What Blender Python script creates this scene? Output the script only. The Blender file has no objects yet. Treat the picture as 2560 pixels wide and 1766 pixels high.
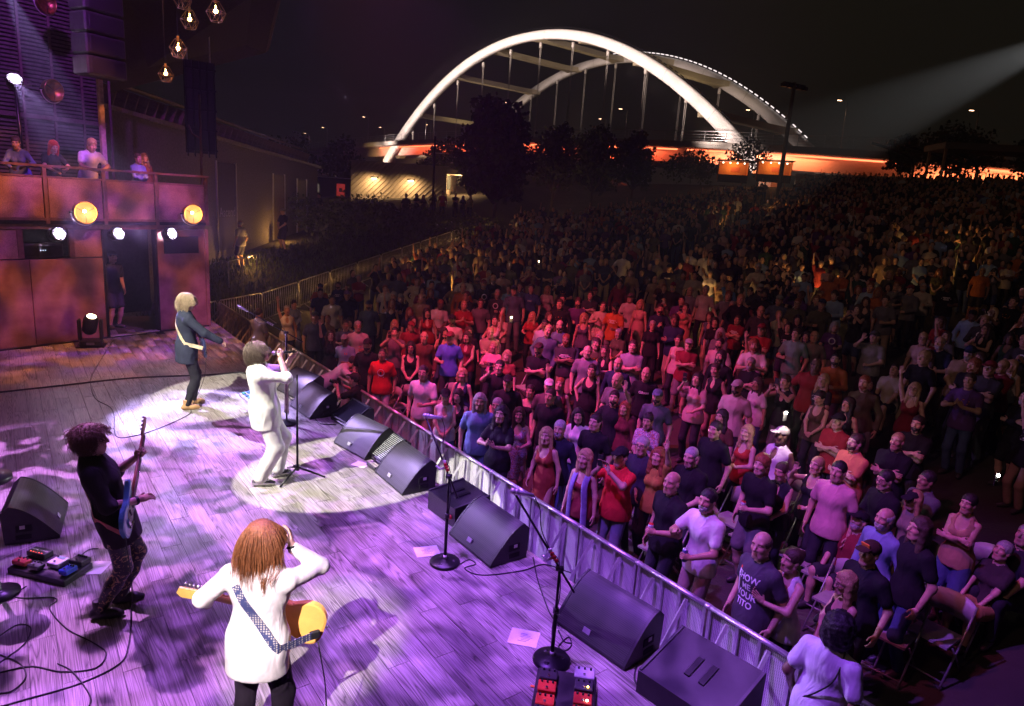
import bpy, bmesh, math, random
import numpy as np
from mathutils import Vector, Matrix
from mathutils.bvhtree import BVHTree

SC = bpy.context.scene
COL = SC.collection
random.seed(11); RNG = np.random.default_rng(7)
R_ = math.radians

# ---------------------------------------------------------------- camera
CAM_H, PITCH, ROLL = 3.485, 0.22099, 0.06825
_F = Vector((0, math.cos(PITCH), -math.sin(PITCH))); _r = Vector((1, 0, 0)); _u = _r.cross(_F)
_R = math.cos(ROLL)*_r + math.sin(ROLL)*_u
_U = -math.sin(ROLL)*_r + math.cos(ROLL)*_u
cam = bpy.data.cameras.new('camera'); camo = bpy.data.objects.new('camera', cam); COL.objects.link(camo)
cam.sensor_width = 36; cam.lens = 24.0; cam.clip_start = .05; cam.clip_end = 1500
camo.matrix_world = Matrix(((_R.x, _U.x, -_F.x, 0), (_R.y, _U.y, -_F.y, 0), (_R.z, _U.z, -_F.z, CAM_H), (0, 0, 0, 1)))
SC.camera = camo
SC.render.engine = 'CYCLES'
SC.cycles.use_denoising = True
SC.cycles.max_bounces = 5; SC.cycles.diffuse_bounces = 2; SC.cycles.glossy_bounces = 2
SC.cycles.transmission_bounces = 4; SC.cycles.volume_bounces = 0; SC.cycles.transparent_max_bounces = 6
SC.cycles.caustics_reflective = False; SC.cycles.caustics_refractive = False
SC.cycles.sample_clamp_indirect = 4.0
SC.cycles.use_light_tree = True
SC.view_settings.view_transform = 'Standard'; SC.view_settings.look = 'None'
SC.view_settings.exposure = 0.0; SC.view_settings.gamma = 1.0; SC.view_settings.use_curve_mapping = False

# ---------------------------------------------------------------- night sky
W = bpy.data.worlds.new('World'); SC.world = W; W.use_nodes = True
_bg = W.node_tree.nodes['Background']
_bg.inputs['Color'].default_value = (1.0, .86, .58, 1); _bg.inputs['Strength'].default_value = .0062

# ---------------------------------------------------------------- stage lamps
def aim(o, tgt):
    d = Vector(tgt) - o.location
    o.rotation_euler = d.to_track_quat('-Z', 'Y').to_euler()
def spot(name, loc, tgt, power, color, angle, blend=.15, size=.05, gobo=None):
    l = bpy.data.lights.new(name, 'SPOT'); l.energy = power; l.color = color
    l.spot_size = R_(angle); l.spot_blend = blend; l.shadow_soft_size = size
    o = bpy.data.objects.new(name, l); COL.objects.link(o); o.location = loc; aim(o, tgt)
    if gobo:
        l.use_nodes = True; nt = l.node_tree; em = nt.nodes['Emission']
        tc = nt.nodes.new('ShaderNodeTexCoord'); sx = nt.nodes.new('ShaderNodeSeparateXYZ')
        nt.links.new(tc.outputs['Normal'], sx.inputs[0])
        dx = nt.nodes.new('ShaderNodeMath'); dx.operation = 'DIVIDE'; dy = nt.nodes.new('ShaderNodeMath'); dy.operation = 'DIVIDE'
        nt.links.new(sx.outputs[0], dx.inputs[0]); nt.links.new(sx.outputs[2], dx.inputs[1])
        nt.links.new(sx.outputs[1], dy.inputs[0]); nt.links.new(sx.outputs[2], dy.inputs[1])
        cb = nt.nodes.new('ShaderNodeCombineXYZ'); nt.links.new(dx.outputs[0], cb.inputs[0]); nt.links.new(dy.outputs[0], cb.inputs[1])
        cb.inputs[2].default_value = gobo.get('seed', 0.)
        nz = nt.nodes.new('ShaderNodeTexNoise'); nz.inputs['Scale'].default_value = gobo.get('scale', 6.)
        nz.inputs['Detail'].default_value = gobo.get('detail', 2.); nz.inputs['Distortion'].default_value = gobo.get('dist', .6)
        nt.links.new(cb.outputs[0], nz.inputs['Vector'])
        rp = nt.nodes.new('ShaderNodeMapRange'); rp.interpolation_type = 'SMOOTHSTEP'
        rp.inputs[1].default_value = gobo.get('lo', .42); rp.inputs[2].default_value = gobo.get('hi', .58)
        rp.inputs[3].default_value = gobo.get('min', .1); rp.inputs[4].default_value = 1.
        nt.links.new(nz.outputs['Fac'], rp.inputs[0]); nt.links.new(rp.outputs[0], em.inputs['Strength'])
    return o
def point(name, loc, power, color, size=.05):
    l = bpy.data.lights.new(name, 'POINT'); l.energy = power; l.color = color; l.shadow_soft_size = size
    o = bpy.data.objects.new(name, l); COL.objects.link(o); o.location = loc; return o
PUR = (.36, .10, 1.0); LAV = (.58, .30, 1.0); PINK = (1., .62, .98); WARMW = (1., .95, .82); AMB = (1., .42, .10)
# two white follow spots from the truss left of the photographer: pools on singer and guitarist
spot('follow_spot_singer', (-7.2, 3.0, 8.2), (-1.98, 8.12, 0), 12500, WARMW, 12.0, .035, .03)
spot('follow_spot_guitarist', (-6.4, 3.1, 8.2), (-4.72, 10.78, 0), 12000, WARMW, 11.0, .035, .03)
spot('front_spot', Vector((0, 0, CAM_H)) + (_F + _R*((2500*2560/2314.-1280)/1706.67) - _U*((45*2560/2314.-883)/1706.67))*50, (-2.9, 7.6, 1.2), 95000, (.95, .97, 1.), 2.6, .3, .12)
spot('key_front_guitarist', (-2.2, -2.6, 7.4), (-1.5, 3.62, 1.1), 10500, (1, .84, .92), 8.2, .7, .04)
# violet washes with gobos
LAV = (.46, .15, 1.0); PINK = (.70, .25, 1.0)
spot('wash_a', (-2.6, 8.2, 9.0), (-1.7, 6.0, 0), 5200, LAV, 56, .6, .05, dict(scale=17, lo=.49, hi=.56, min=.02, dist=2.2, detail=2.5))
spot('wash_b', (-7.5, 8.0, 8.5), (-4.6, 6.4, 0), 8600, PINK, 44, .35, .03, dict(scale=10, lo=.48, hi=.54, min=.02, dist=2.0, detail=2., seed=3.3))
spot('wash_c', (.6, 5.6, 9.0), (.2, 4.4, 0), 3800, LAV, 40, .6, .06, dict(scale=18, lo=.48, hi=.56, min=.03, dist=1.5, seed=8.))
spot('wash_flat', (-3.0, 6.0, 9.5), (-2.4, 7.0, 0), 800, PUR, 86, .7, .2)
spot('wash_edge', (-2.0, 4.6, 8.5), (2.0, 6.6, -.6), 4400, (.34, .09, 1.0), 50, .7, .1)
# stage spill on the front rows, and a fill for the far crowd
spot('crowd_a', (-2.6, 10.0, 8.0), (1.2, 12.6, -.5), 3100, (.62, .07, .70), 50, .9, .2)
spot('crowd_b', (.5, 6.2, 8.0), (4.0, 8.6, -.5), 950, (1., .11, .42), 46, .9, .2)
spot('crowd_red', (-3.6, 10.9, 8.5), (.6, 14.6, -.5), 6000, (1., .06, .16), 58, .9, .2)
spot('crowd_far', (-14.0, -8.0, 20), (9., 26.0, 1), 2400, (1., .50, .40), 60, 1., .3)  # added high fill lamp, keeps the back rows evenly dim
# amber and violet on the front of the set
spot('amber_set', (-4.5, 9.5, 8.0), (-8.4, 13.6, 2.2), 3700, (1., .28, .07), 58, .7, .1, dict(scale=13., lo=.42, hi=.60, min=.06, seed=5.))
spot('purple_set', (-3.0, 12.5, 8.0), (-8.6, 14.2, 1.4), 3600, (.40, .08, 1.), 46, .7, .1, dict(scale=13., lo=.42, hi=.60, min=.08, seed=1.))
spot('slat_wash', (-7.5, 10.0, 8.8), (-11.6, 15.6, 5.4), 1700, (.48, .07, .9), 62, .8, .1)
# ---------------------------------------------------------------- placing helpers (picture units: 2314 px wide)
KPX = 2560/2314.
def ray(px, py):
    return _F + _R*((px*KPX-1280)/1706.67) - _U*((py*KPX-883)/1706.67)
def G(px, py, z=0.):
    d = ray(px, py); t = (z-CAM_H)/d.z
    return Vector((0, 0, CAM_H)) + d*t
def AT(px, py, dep):
    return Vector((0, 0, CAM_H)) + ray(px, py)*dep
UX, UY = .602, -.799      # along the stage front (towards the photographer)
NX, NY = .799, .602       # towards the audience
def ST(s, n, z=0.): return Vector((s*UX+n*NX, s*UY+n*NY, z))
def to_st(p): return p[0]*UX+p[1]*UY, p[0]*NX+p[1]*NY
U_ANG = math.atan2(UY, UX)
EDGE_N, BAR_N, FENCE_N = 4.05, 5.05, 5.30
def _ss(x): x = np.clip(x, 0, 1); return x*x*(3-2*x)
def terrain(x, y):
    x = np.asarray(x, float); y = np.asarray(y, float)
    s = x*NX + y*NY - BAR_N
    h = -1.25 + .115*np.maximum(0, np.minimum(s, 60)-2) + .03*np.maximum(0, np.minimum(s, 60)-22)*_ss((x-4)/14)
    dl = -((x+8.15)*.965 - (y-24.65)*.26)          # metres left of the crowd fence
    h = h + 1.75*_ss((dl-.6)/3.2)*_ss((y-17)/6)
    return h
def TR(px, py, dz=0.):
    """point of the ground (plus dz) seen at a picture position"""
    O = Vector((0, 0, CAM_H)); d = ray(px, py); t = 3.; prev = t
    while t < 300:
        p = O + d*t
        if p.z - dz < float(terrain(p.x, p.y)): break
        prev = t; t += .25
    a, b = prev, t
    for _ in range(18):
        m = (a+b)/2; p = O+d*m
        if p.z-dz < float(terrain(p.x, p.y)): b = m
        else: a = m
    return O + d*b

# ---------------------------------------------------------------- mesh helpers
def mk_mesh(name, V, Fq, smooth=True, col=None, mats=None, mi=None):
    V = np.asarray(V, np.float32).reshape(-1, 3); me = bpy.data.meshes.new(name)
    me.vertices.add(len(V)); me.vertices.foreach_set('co', V.ravel())
    if isinstance(Fq, np.ndarray):
        n = Fq.shape[1]; nf = len(Fq); me.loops.add(nf*n); me.loops.foreach_set('vertex_index', Fq.astype(np.int32).ravel())
        me.polygons.add(nf); me.polygons.foreach_set('loop_start', np.arange(0, nf*n, n, dtype=np.int32))
    else:
        nf = len(Fq); lens = np.array([len(f) for f in Fq], np.int32); flat = np.array([i for f in Fq for i in f], np.int32)
        me.loops.add(len(flat)); me.loops.foreach_set('vertex_index', flat); me.polygons.add(nf)
        me.polygons.foreach_set('loop_start', np.concatenate([[0], np.cumsum(lens)[:-1]]).astype(np.int32))
    if smooth is True: me.polygons.foreach_set('use_smooth', np.ones(nf, bool))
    elif smooth is not False: me.polygons.foreach_set('use_smooth', np.asarray(smooth, bool))
    if mi is not None: me.polygons.foreach_set('material_index', np.asarray(mi, np.int32))
    if col is not None:
        a = me.attributes.new('tint', 'FLOAT_COLOR', 'POINT'); c = np.ones((len(V), 4), np.float32); c[:, :3] = col
        a.data.foreach_set('color', c.ravel())
    for m in (mats or []): me.materials.append(m)
    me.update(calc_edges=True)
    return me
class MB:
    """collects shapes that become one mesh"""
    def __init__(s): s.v = []; s.f = []; s.sm = []; s.mi = []; s.m = 0
    def add(s, vs, fs, smooth=False):
        b = len(s.v); s.v += [tuple(v) for v in vs]
        for f in fs: s.f.append(tuple(i+b for i in f)); s.sm.append(smooth); s.mi.append(s.m)
        return s
    def box(s, c, d, rot=None, bev=0.):
        x, y, z = d[0]/2, d[1]/2, d[2]/2
        if bev > 0:
            b = min(bev, x*.9, y*.9, z*.9); vs = []
            for sz in (-1, 1):
                for sy in (-1, 1):
                    for sx in (-1, 1):
                        vs += [(sx*(x-b), sy*(y-b), sz*z), (sx*(x-b), sy*y, sz*(z-b)), (sx*x, sy*(y-b), sz*(z-b))]
            def I(ix, iy, iz, k): return (iz*4+iy*2+ix)*3+k
            fs = [(I(0,0,0,0), I(0,1,0,0), I(1,1,0,0), I(1,0,0,0)), (I(0,0,1,0), I(1,0,1,0), I(1,1,1,0), I(0,1,1,0)),
                  (I(0,0,0,1), I(1,0,0,1), I(1,0,1,1), I(0,0,1,1)), (I(0,1,0,1), I(0,1,1,1), I(1,1,1,1), I(1,1,0,1)),
                  (I(0,0,0,2), I(0,0,1,2), I(0,1,1,2), I(0,1,0,2)), (I(1,0,0,2), I(1,1,0,2), I(1,1,1,2), I(1,0,1,2))]
            for iz in (0, 1):
                for iy in (0, 1):
                    for ix in (0, 1):
                        t = (I(ix,iy,iz,0), I(ix,iy,iz,1), I(ix,iy,iz,2)); fs.append(t if (ix+iy+iz) % 2 == 0 else t[::-1])
            for iz in (0, 1):
                for iy in (0, 1): fs.append((I(0,iy,iz,0), I(1,iy,iz,0), I(1,iy,iz,1), I(0,iy,iz,1)))
            for iz in (0, 1):
                for ix in (0, 1): fs.append((I(ix,0,iz,0), I(ix,1,iz,0), I(ix,1,iz,2), I(ix,0,iz,2)))
            for iy in (0, 1):
                for ix in (0, 1): fs.append((I(ix,iy,0,1), I(ix,iy,1,1), I(ix,iy,1,2), I(ix,iy,0,2)))
        else:
            vs = [(sx*x, sy*y, sz*z) for sz in (-1, 1) for sy in (-1, 1) for sx in (-1, 1)]
            fs = [(0,2,3,1), (4,5,7,6), (0,1,5,4), (2,6,7,3), (0,4,6,2), (1,3,7,5)]
        M = Matrix.Identity(3) if rot is None else (rot if isinstance(rot, Matrix) else Matrix.Rotation(rot, 3, 'Z'))
        c = Vector(c); s.add([M @ Vector(v) + c for v in vs], fs); return s
    def tube(s, pts, r, n=8, cap=True, smooth=True, flat=1.):
        pts = [Vector(p) for p in pts]; rs = r if isinstance(r, (list, tuple)) else [r]*len(pts)
        vs = []; fs = []; ref = None
        for i, p in enumerate(pts):
            d = (pts[min(i+1, len(pts)-1)] - pts[max(i-1, 0)])
            if d.length < 1e-9: d = Vector((0, 0, 1))
            d.normalize()
            if ref is None:
                ref = Vector((0, 0, 1)) if abs(d.z) < .9 else Vector((1, 0, 0))
            a = d.cross(ref)
            if a.length < 1e-6: a = d.cross(Vector((0, 1, 0)))
            a.normalize(); b = a.cross(d); ref = b
            for k in range(n):
                t = 2*math.pi*k/n; vs.append(p + a*math.cos(t)*rs[i] + b*math.sin(t)*rs[i]*flat)
        for i in range(len(pts)-1):
            for k in range(n):
                k2 = (k+1) % n; fs.append((i*n+k, (i+1)*n+k, (i+1)*n+k2, i*n+k2))
        if cap: fs.append(tuple(range(n))); fs.append(tuple(range((len(pts)-1)*n+n-1, (len(pts)-1)*n-1, -1)))
        s.add(vs, fs, smooth); return s
    def cyl(s, a, b, r, n=12, r2=None, smooth=True): return s.tube([a, b], [r, r if r2 is None else r2], n, True, smooth)
    def lathe(s, prof, c=(0,0,0), axis=(0,0,1), n=20, smooth=True, cap=True):
        ax = Vector(axis).normalized(); q = Vector((0,0,1)).rotation_difference(ax); c = Vector(c); vs = []; fs = []
        for (r, z) in prof:
            for k in range(n):
                t = 2*math.pi*k/n; vs.append(q @ Vector((r*math.cos(t), r*math.sin(t), z)) + c)
        m = len(prof)
        for i in range(m-1):
            for k in range(n):
                k2 = (k+1) % n; fs.append((i*n+k, i*n+k2, (i+1)*n+k2, (i+1)*n+k))
        if cap:
            if prof[0][0] > 1e-5: fs.append(tuple(range(n-1, -1, -1)))
            if prof[-1][0] > 1e-5: fs.append(tuple(range((m-1)*n, m*n)))
        s.add(vs, fs, smooth); return s
    def prism(s, poly, h0, h1, M=None, smooth=False):
        """polygon in local xy extruded h0..h1 along local z, then matrix"""
        M = M or Matrix.Identity(4); n = len(poly)
        vs = [M @ Vector((x, y, h0)) for x, y in poly] + [M @ Vector((x, y, h1)) for x, y in poly]
        fs = [tuple(range(n-1, -1, -1)), tuple(range(n, 2*n))] + [(i, (i+1) % n, n+(i+1) % n, n+i) for i in range(n)]
        s.add(vs, fs, smooth); return s
    def quad(s, a, b, c, d): s.add([a, b, c, d], [(0, 1, 2, 3)]); return s
    def ball(s, c, r, n=12, m=8, sc=(1,1,1)):
        vs = []; fs = []
        for i in range(m+1):
            ph = math.pi*i/m
            for k in range(n):
                t = 2*math.pi*k/n
                vs.append((c[0]+r*sc[0]*math.sin(ph)*math.cos(t), c[1]+r*sc[1]*math.sin(ph)*math.sin(t), c[2]-r*sc[2]*math.cos(ph)))
        for i in range(m):
            for k in range(n):
                k2 = (k+1) % n; fs.append((i*n+k, i*n+k2, (i+1)*n+k2, (i+1)*n+k))
        s.add(vs, fs, True); return s
    def mesh(s, name, mats):
        mats = mats if isinstance(mats, (list, tuple)) else [mats]
        return mk_mesh(name, s.v, s.f, smooth=s.sm, mats=mats, mi=s.mi)
    def build(s, name, mats, parent=None, **kw):
        return link(name, s.mesh(name, mats), parent, **kw)
def link(name, me, parent=None, loc=None, rotz=None, color=None):
    o = bpy.data.objects.new(name, me); COL.objects.link(o)
    if parent is not None: o.parent = parent
    if loc is not None: o.location = loc
    if rotz is not None: o.rotation_euler = (0, 0, rotz)
    if color is not None: o.color = (*color, 1.)
    return o
def tag(o, label=None, cat=None, group=None, kind=None):
    if label: o['label'] = label
    if cat: o['category'] = cat
    if group: o['group'] = group
    if kind: o['kind'] = kind
    return o
def empty(name, loc=(0,0,0), rotz=0., label=None, cat=None, group=None):
    o = bpy.data.objects.new(name, None); COL.objects.link(o); o.location = loc; o.rotation_euler = (0, 0, rotz)
    o.empty_display_size = .1
    return tag(o, label, cat, group)
def copy_tree(o, parent=None):
    c = o.copy(); COL.objects.link(c); c.parent = parent
    for ch in o.children: copy_tree(ch, c)
    return c
def spline(pts, n=8):
    """Catmull-Rom through points"""
    P = [Vector(p) for p in pts]; P = [P[0]*2-P[1]] + P + [P[-1]*2-P[-2]]; out = []
    for i in range(1, len(P)-2):
        a, b, c, d = P[i-1], P[i], P[i+1], P[i+2]
        for k in range(n):
            t = k/n; out.append(.5*((2*b)+(c-a)*t+(2*a-5*b+4*c-d)*t*t+(3*b-a-3*c+d)*t**3))
    out.append(P[-2]); return out

# ---------------------------------------------------------------- materials
MATS = {}
def _mat(name):
    m = bpy.data.materials.new(name); m.use_nodes = True; nt = m.node_tree
    return m, nt, nt.nodes, nt.links, nt.nodes['Principled BSDF']
def mat(name, col=(.5,.5,.5), rough=.5, metal=0., var=.25, scale=14., bump=.0, bscale=120., emit=None, estr=0., spec=.5):
    if name in MATS: return MATS[name]
    m, nt, N, L, b = _mat(name)
    b.inputs['Roughness'].default_value = rough; b.inputs['Metallic'].default_value = metal
    b.inputs['Specular IOR Level'].default_value = spec
    if var > 0:
        tc = N.new('ShaderNodeTexCoord'); nz = N.new('ShaderNodeTexNoise'); nz.inputs['Scale'].default_value = scale; nz.inputs['Detail'].default_value = 4
        L.new(tc.outputs['Object'], nz.inputs['Vector'])
        cr = N.new('ShaderNodeMapRange'); cr.inputs[1].default_value = .3; cr.inputs[2].default_value = .7
        cr.inputs[3].default_value = 1-var; cr.inputs[4].default_value = 1+var
        L.new(nz.outputs['Fac'], cr.inputs[0])
        mx = N.new('ShaderNodeVectorMath'); mx.operation = 'SCALE'; mx.inputs[0].default_value = col[:3]
        L.new(cr.outputs[0], mx.inputs['Scale']); L.new(mx.outputs[0], b.inputs['Base Color'])
    else: b.inputs['Base Color'].default_value = (*col, 1)
    if bump > 0:
        tc = N.new('ShaderNodeTexCoord'); n2 = N.new('ShaderNodeTexNoise'); n2.inputs['Scale'].default_value = bscale; n2.inputs['Detail'].default_value = 3
        L.new(tc.outputs['Object'], n2.inputs['Vector']); bp = N.new('ShaderNodeBump'); bp.inputs['Strength'].default_value = bump; bp.inputs['Distance'].default_value = .01
        L.new(n2.outputs['Fac'], bp.inputs['Height']); L.new(bp.outputs[0], b.inputs['Normal'])
    if emit:
        b.inputs['Emission Color'].default_value = (*emit, 1); b.inputs['Emission Strength'].default_value = estr
        try: m.cycles.emission_sampling = 'NONE'
        except Exception: pass
    MATS[name] = m; return m
def lamp_mat(name, col, strength):
    if name in MATS: return MATS[name]
    m, nt, N, L, b = _mat(name); b.inputs['Base Color'].default_value = (0, 0, 0, 1)
    b.inputs['Emission Color'].default_value = (*col, 1); b.inputs['Emission Strength'].default_value = strength
    try: m.cycles.emission_sampling = 'NONE'
    except Exception: pass
    MATS[name] = m; return m
def _obj_mat(name, rough, kind):
    """materials that take their colour from the object, with a per-vertex tint"""
    m, nt, N, L, b = _mat(name); b.inputs['Roughness'].default_value = rough
    oi = N.new('ShaderNodeObjectInfo'); tc = N.new('ShaderNodeTexCoord')
    src = oi.outputs['Color']
    def mul(a, bb):
        x = N.new('ShaderNodeMix'); x.data_type = 'RGBA'; x.blend_type = 'MULTIPLY'; x.inputs[0].default_value = 1
        L.new(a, x.inputs[6]); L.new(bb, x.inputs[7]); return x.outputs[2]
    def noise(scale, detail, lo, hi, vec=None):
        n = N.new('ShaderNodeTexNoise'); n.inputs['Scale'].default_value = scale; n.inputs['Detail'].default_value = detail
        L.new(vec or tc.outputs['Object'], n.inputs['Vector']); r = N.new('ShaderNodeMapRange')
        r.inputs[1].default_value = .3; r.inputs[2].default_value = .7; r.inputs[3].default_value = lo; r.inputs[4].default_value = hi
        L.new(n.outputs['Fac'], r.inputs[0]); return r.outputs[0]
    def bump(h, st, dist=.01):
        bp = N.new('ShaderNodeBump'); bp.inputs['Strength'].default_value = st; bp.inputs['Distance'].default_value = dist
        L.new(h, bp.inputs['Height']); L.new(bp.outputs[0], b.inputs['Normal'])
    if kind in ('skin', 'crowd'):
        at = N.new('ShaderNodeAttribute'); at.attribute_name = 'tint'; src = mul(src, at.outputs['Color'])
    if kind == 'skin':
        src = mul(src, noise(22, 3, .88, 1.08)); b.inputs['Subsurface Weight'].default_value = 0.
    if kind == 'cloth':
        src = mul(src, noise(6, 3, .82, 1.1))
        mp = N.new('ShaderNodeMapping'); mp.inputs['Scale'].default_value = (1, 1, .45); L.new(tc.outputs['Object'], mp.inputs[0])
        n = N.new('ShaderNodeTexNoise'); n.inputs['Scale'].default_value = 7; n.inputs['Detail'].default_value = 2.5; n.inputs['Distortion'].default_value = .8
        L.new(mp.outputs[0], n.inputs['Vector']); bump(n.outputs['Fac'], .5, .05)
        b.inputs['Specular IOR Level'].default_value = .2
    if kind == 'hair':
        mp = N.new('ShaderNodeMapping'); mp.inputs['Scale'].default_value = (1, 1, .12); L.new(tc.outputs['Object'], mp.inputs[0])
        n = N.new('ShaderNodeTexNoise'); n.inputs['Scale'].default_value = 130; n.inputs['Detail'].default_value = 2; n.inputs['Distortion'].default_value = .6
        L.new(mp.outputs[0], n.inputs['Vector']); r = N.new('ShaderNodeMapRange'); r.inputs[1].default_value = .3; r.inputs[2].default_value = .7
        r.inputs[3].default_value = .5; r.inputs[4].default_value = 1.25; L.new(n.outputs['Fac'], r.inputs[0]); src = mul(src, r.outputs[0]); bump(n.outputs['Fac'], .7, .01)
    L.new(src, b.inputs['Base Color']); MATS[name] = m; return m
M_SKIN = _obj_mat('skin', .5, 'skin'); M_CLOTH = _obj_mat('cloth', .85, 'cloth'); M_HAIR = _obj_mat('hair', .55, 'hair')
M_CROWD = _obj_mat('crowd_skin_and_cloth', .8, 'crowd'); M_SHOE = _obj_mat('shoe', .45, 'plain')
M_SATIN = _obj_mat('satin', .38, 'cloth')
BLK = mat('black_plastic', (.016, .015, .017), .5, var=.3)
BLKM = mat('black_metal', (.02, .02, .022), .35, .6, var=.3)
STEEL = mat('galvanised_steel', (.55, .55, .56), .38, .85, var=.2)
ALU = mat('aluminium', (.72, .72, .73), .35, .7, var=.12)
CHROME = mat('chrome', (.8, .8, .8), .15, 1., var=0)
PAPER = mat('paper', (.72, .70, .66), .9, var=.05)
RED = mat('red_plastic', (.5, .03, .02), .45, var=.1)
WHITEP = mat('white_paint', (.75, .74, .70), .6, var=.08)
INK = mat('ink', (.03, .03, .035), .8, var=0)
# ---------------------------------------------------------------- bodies from distance fields
def surface_nets(D, lo, h):
    ins = D < 0
    def c(i, j, k): return ins[i:D.shape[0]-1+i, j:D.shape[1]-1+j, k:D.shape[2]-1+k]
    offs = [(i, j, k) for i in (0, 1) for j in (0, 1) for k in (0, 1)]
    anyv = np.zeros(tuple(d-1 for d in D.shape), bool); allv = np.ones_like(anyv)
    for o in offs: anyv |= c(*o); allv &= c(*o)
    mask = anyv & ~allv; ids = np.argwhere(mask); M = len(ids)
    num = -np.ones(mask.shape, np.int64); num[mask] = np.arange(M)
    Vc = np.stack([D[ids[:, 0]+o[0], ids[:, 1]+o[1], ids[:, 2]+o[2]] for o in offs], 1)
    of = np.array(offs, float); acc = np.zeros((M, 3)); cnt = np.zeros(M)
    for a in range(8):
        for b in range(a+1, 8):
            if np.abs(of[a]-of[b]).sum() != 1: continue
            va, vb = Vc[:, a], Vc[:, b]; m = (va < 0) != (vb < 0)
            t = va[m]/(va[m]-vb[m]); acc[m] += of[a]+t[:, None]*(of[b]-of[a]); cnt[m] += 1
    V = lo + h*(ids + acc/cnt[:, None])
    F = []
    for ax in range(3):
        b, c2 = [(1, 2), (2, 0), (0, 1)][ax]
        sl0 = [slice(None)]*3; sl1 = [slice(None)]*3; sl0[ax] = slice(0, -1); sl1[ax] = slice(1, None)
        d = ins[tuple(sl0)] != ins[tuple(sl1)]
        e = np.argwhere(d)
        e = e[(e[:, b] > 0) & (e[:, c2] > 0) & (e[:, b] < D.shape[b]-1) & (e[:, c2] < D.shape[c2]-1)]
        q = []
        for (db, dc) in ((-1, -1), (0, -1), (0, 0), (-1, 0)):
            x = e.copy(); x[:, b] += db; x[:, c2] += dc; q.append(num[x[:, 0], x[:, 1], x[:, 2]])
        q = np.stack(q, 1); fl = ins[e[:, 0], e[:, 1], e[:, 2]]
        q[~fl] = q[~fl][:, ::-1]; F.append(q)
    F = np.concatenate(F); F = F[(F >= 0).all(1)]
    return V, F
def nfield(P, freq, seed):
    r = np.random.default_rng(seed); o = np.zeros(P.shape[:-1])
    for i in range(7):
        d = r.normal(size=3); d /= np.linalg.norm(d); f = freq*(.6+1.3*r.random())
        o += np.sin(P @ (d*f) + r.random()*6.28 + 1.5*np.sin(P @ (r.normal(size=3)*freq*.4)))
    return o/7
class Sdf:
    """smooth union of limbs; cuts are half spaces or shapes taken away"""
    def __init__(s): s.p = []; s.cut = []; s.amp = 0; s.fr = 20; s.seed = 1
    def rc(s, a, b, ra, rb, k=.03, flat=None): s.p.append(('rc', np.array(a, float), np.array(b, float), ra, rb, k)); return s
    def ell(s, c, r, k=.04, R=None): s.p.append(('ell', np.array(c, float), np.array(r, float), None if R is None else np.array(R, float), 0, k)); return s
    def minus(s, kind, *a): s.cut.append((kind,)+tuple(np.array(x, float) if not np.isscalar(x) else x for x in a)); return s
    def plane(s, p, n): return s.minus('plane', p, n)     # keeps the side the normal points away from
    @staticmethod
    def _d(pr, P):
        if pr[0] == 'rc':
            _, a, b, ra, rb, k = pr; ab = b-a; L = ab @ ab + 1e-12; t = np.clip(((P-a) @ ab)/L, 0, 1)
            return np.linalg.norm(P-a-t[..., None]*ab, axis=-1) - (ra+t*(rb-ra))
        _, c, r, R, _, k = pr; q = P-c
        if R is not None: q = q @ R
        k0 = np.linalg.norm(q/r, axis=-1); k1 = np.linalg.norm(q/(r*r), axis=-1)
        return np.where(k1 > 1e-9, k0*(k0-1)/np.maximum(k1, 1e-9), -r.min())
    def mesh(s, h):
        lo = np.full(3, 9.); hi = np.full(3, -9.)
        bbs = []
        for pr in s.p:
            if pr[0] == 'rc': m = max(pr[3], pr[4]); a = np.minimum(pr[1], pr[2])-m; b = np.maximum(pr[1], pr[2])+m
            else:
                e = pr[2] if pr[3] is None else np.sqrt(((pr[3]*pr[2])**2).sum(1)); a = pr[1]-e; b = pr[1]+e
            bbs.append((a, b)); lo = np.minimum(lo, a); hi = np.maximum(hi, b)
        pad = 3*h + s.amp; lo = lo-pad; hi = hi+pad; n = np.ceil((hi-lo)/h).astype(int)+1
        ax = [lo[i]+h*np.arange(n[i]) for i in range(3)]
        D = np.full(n, .3, np.float64)
        for pr, (a, b) in zip(s.p, bbs):
            k = pr[5]; m = k+2*h+s.amp+.01
            i0 = np.maximum(0, np.floor((a-m-lo)/h).astype(int)); i1 = np.minimum(n, np.ceil((b+m-lo)/h).astype(int)+1)
            P = np.stack(np.meshgrid(*[ax[i][i0[i]:i1[i]] for i in range(3)], indexing='ij'), -1)
            d = s._d(pr, P); sl = tuple(slice(i0[i], i1[i]) for i in range(3)); o = D[sl]
            hh = np.maximum(k-np.abs(o-d), 0)/max(k, 1e-6); D[sl] = np.minimum(o, d) - hh*hh*k*.25
        if s.amp or s.cut:
            P = np.stack(np.meshgrid(*ax, indexing='ij'), -1)
            if s.amp: D = D + s.amp*nfield(P, s.fr, s.seed)
            for c in s.cut:
                if c[0] == 'plane': D = np.maximum(D, (P-c[1]) @ c[2])
                elif c[0] == 'ell': D = np.maximum(D, -s._d(('ell', c[1], c[2], None, 0, 0), P))
                elif c[0] == 'rc': D = np.maximum(D, -s._d(('rc', c[1], c[2], c[3], c[4], 0), P))
        return surface_nets(D, lo, h)
def xf(V, R, t, s=1.): return (np.asarray(V)*s) @ np.array(R, float).T + np.array(t, float)
def join(parts):
    vs, fs, cs, b = [], [], [], 0
    for V, F, c in parts:
        vs.append(V); fs.append(F+b); b += len(V); cs.append(np.broadcast_to(np.asarray(c, float), (len(V), 3)))
    return np.concatenate(vs), np.concatenate(fs), np.concatenate(cs)
def rot(ax, a): return np.array(Matrix.Rotation(a, 3, ax))
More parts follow.
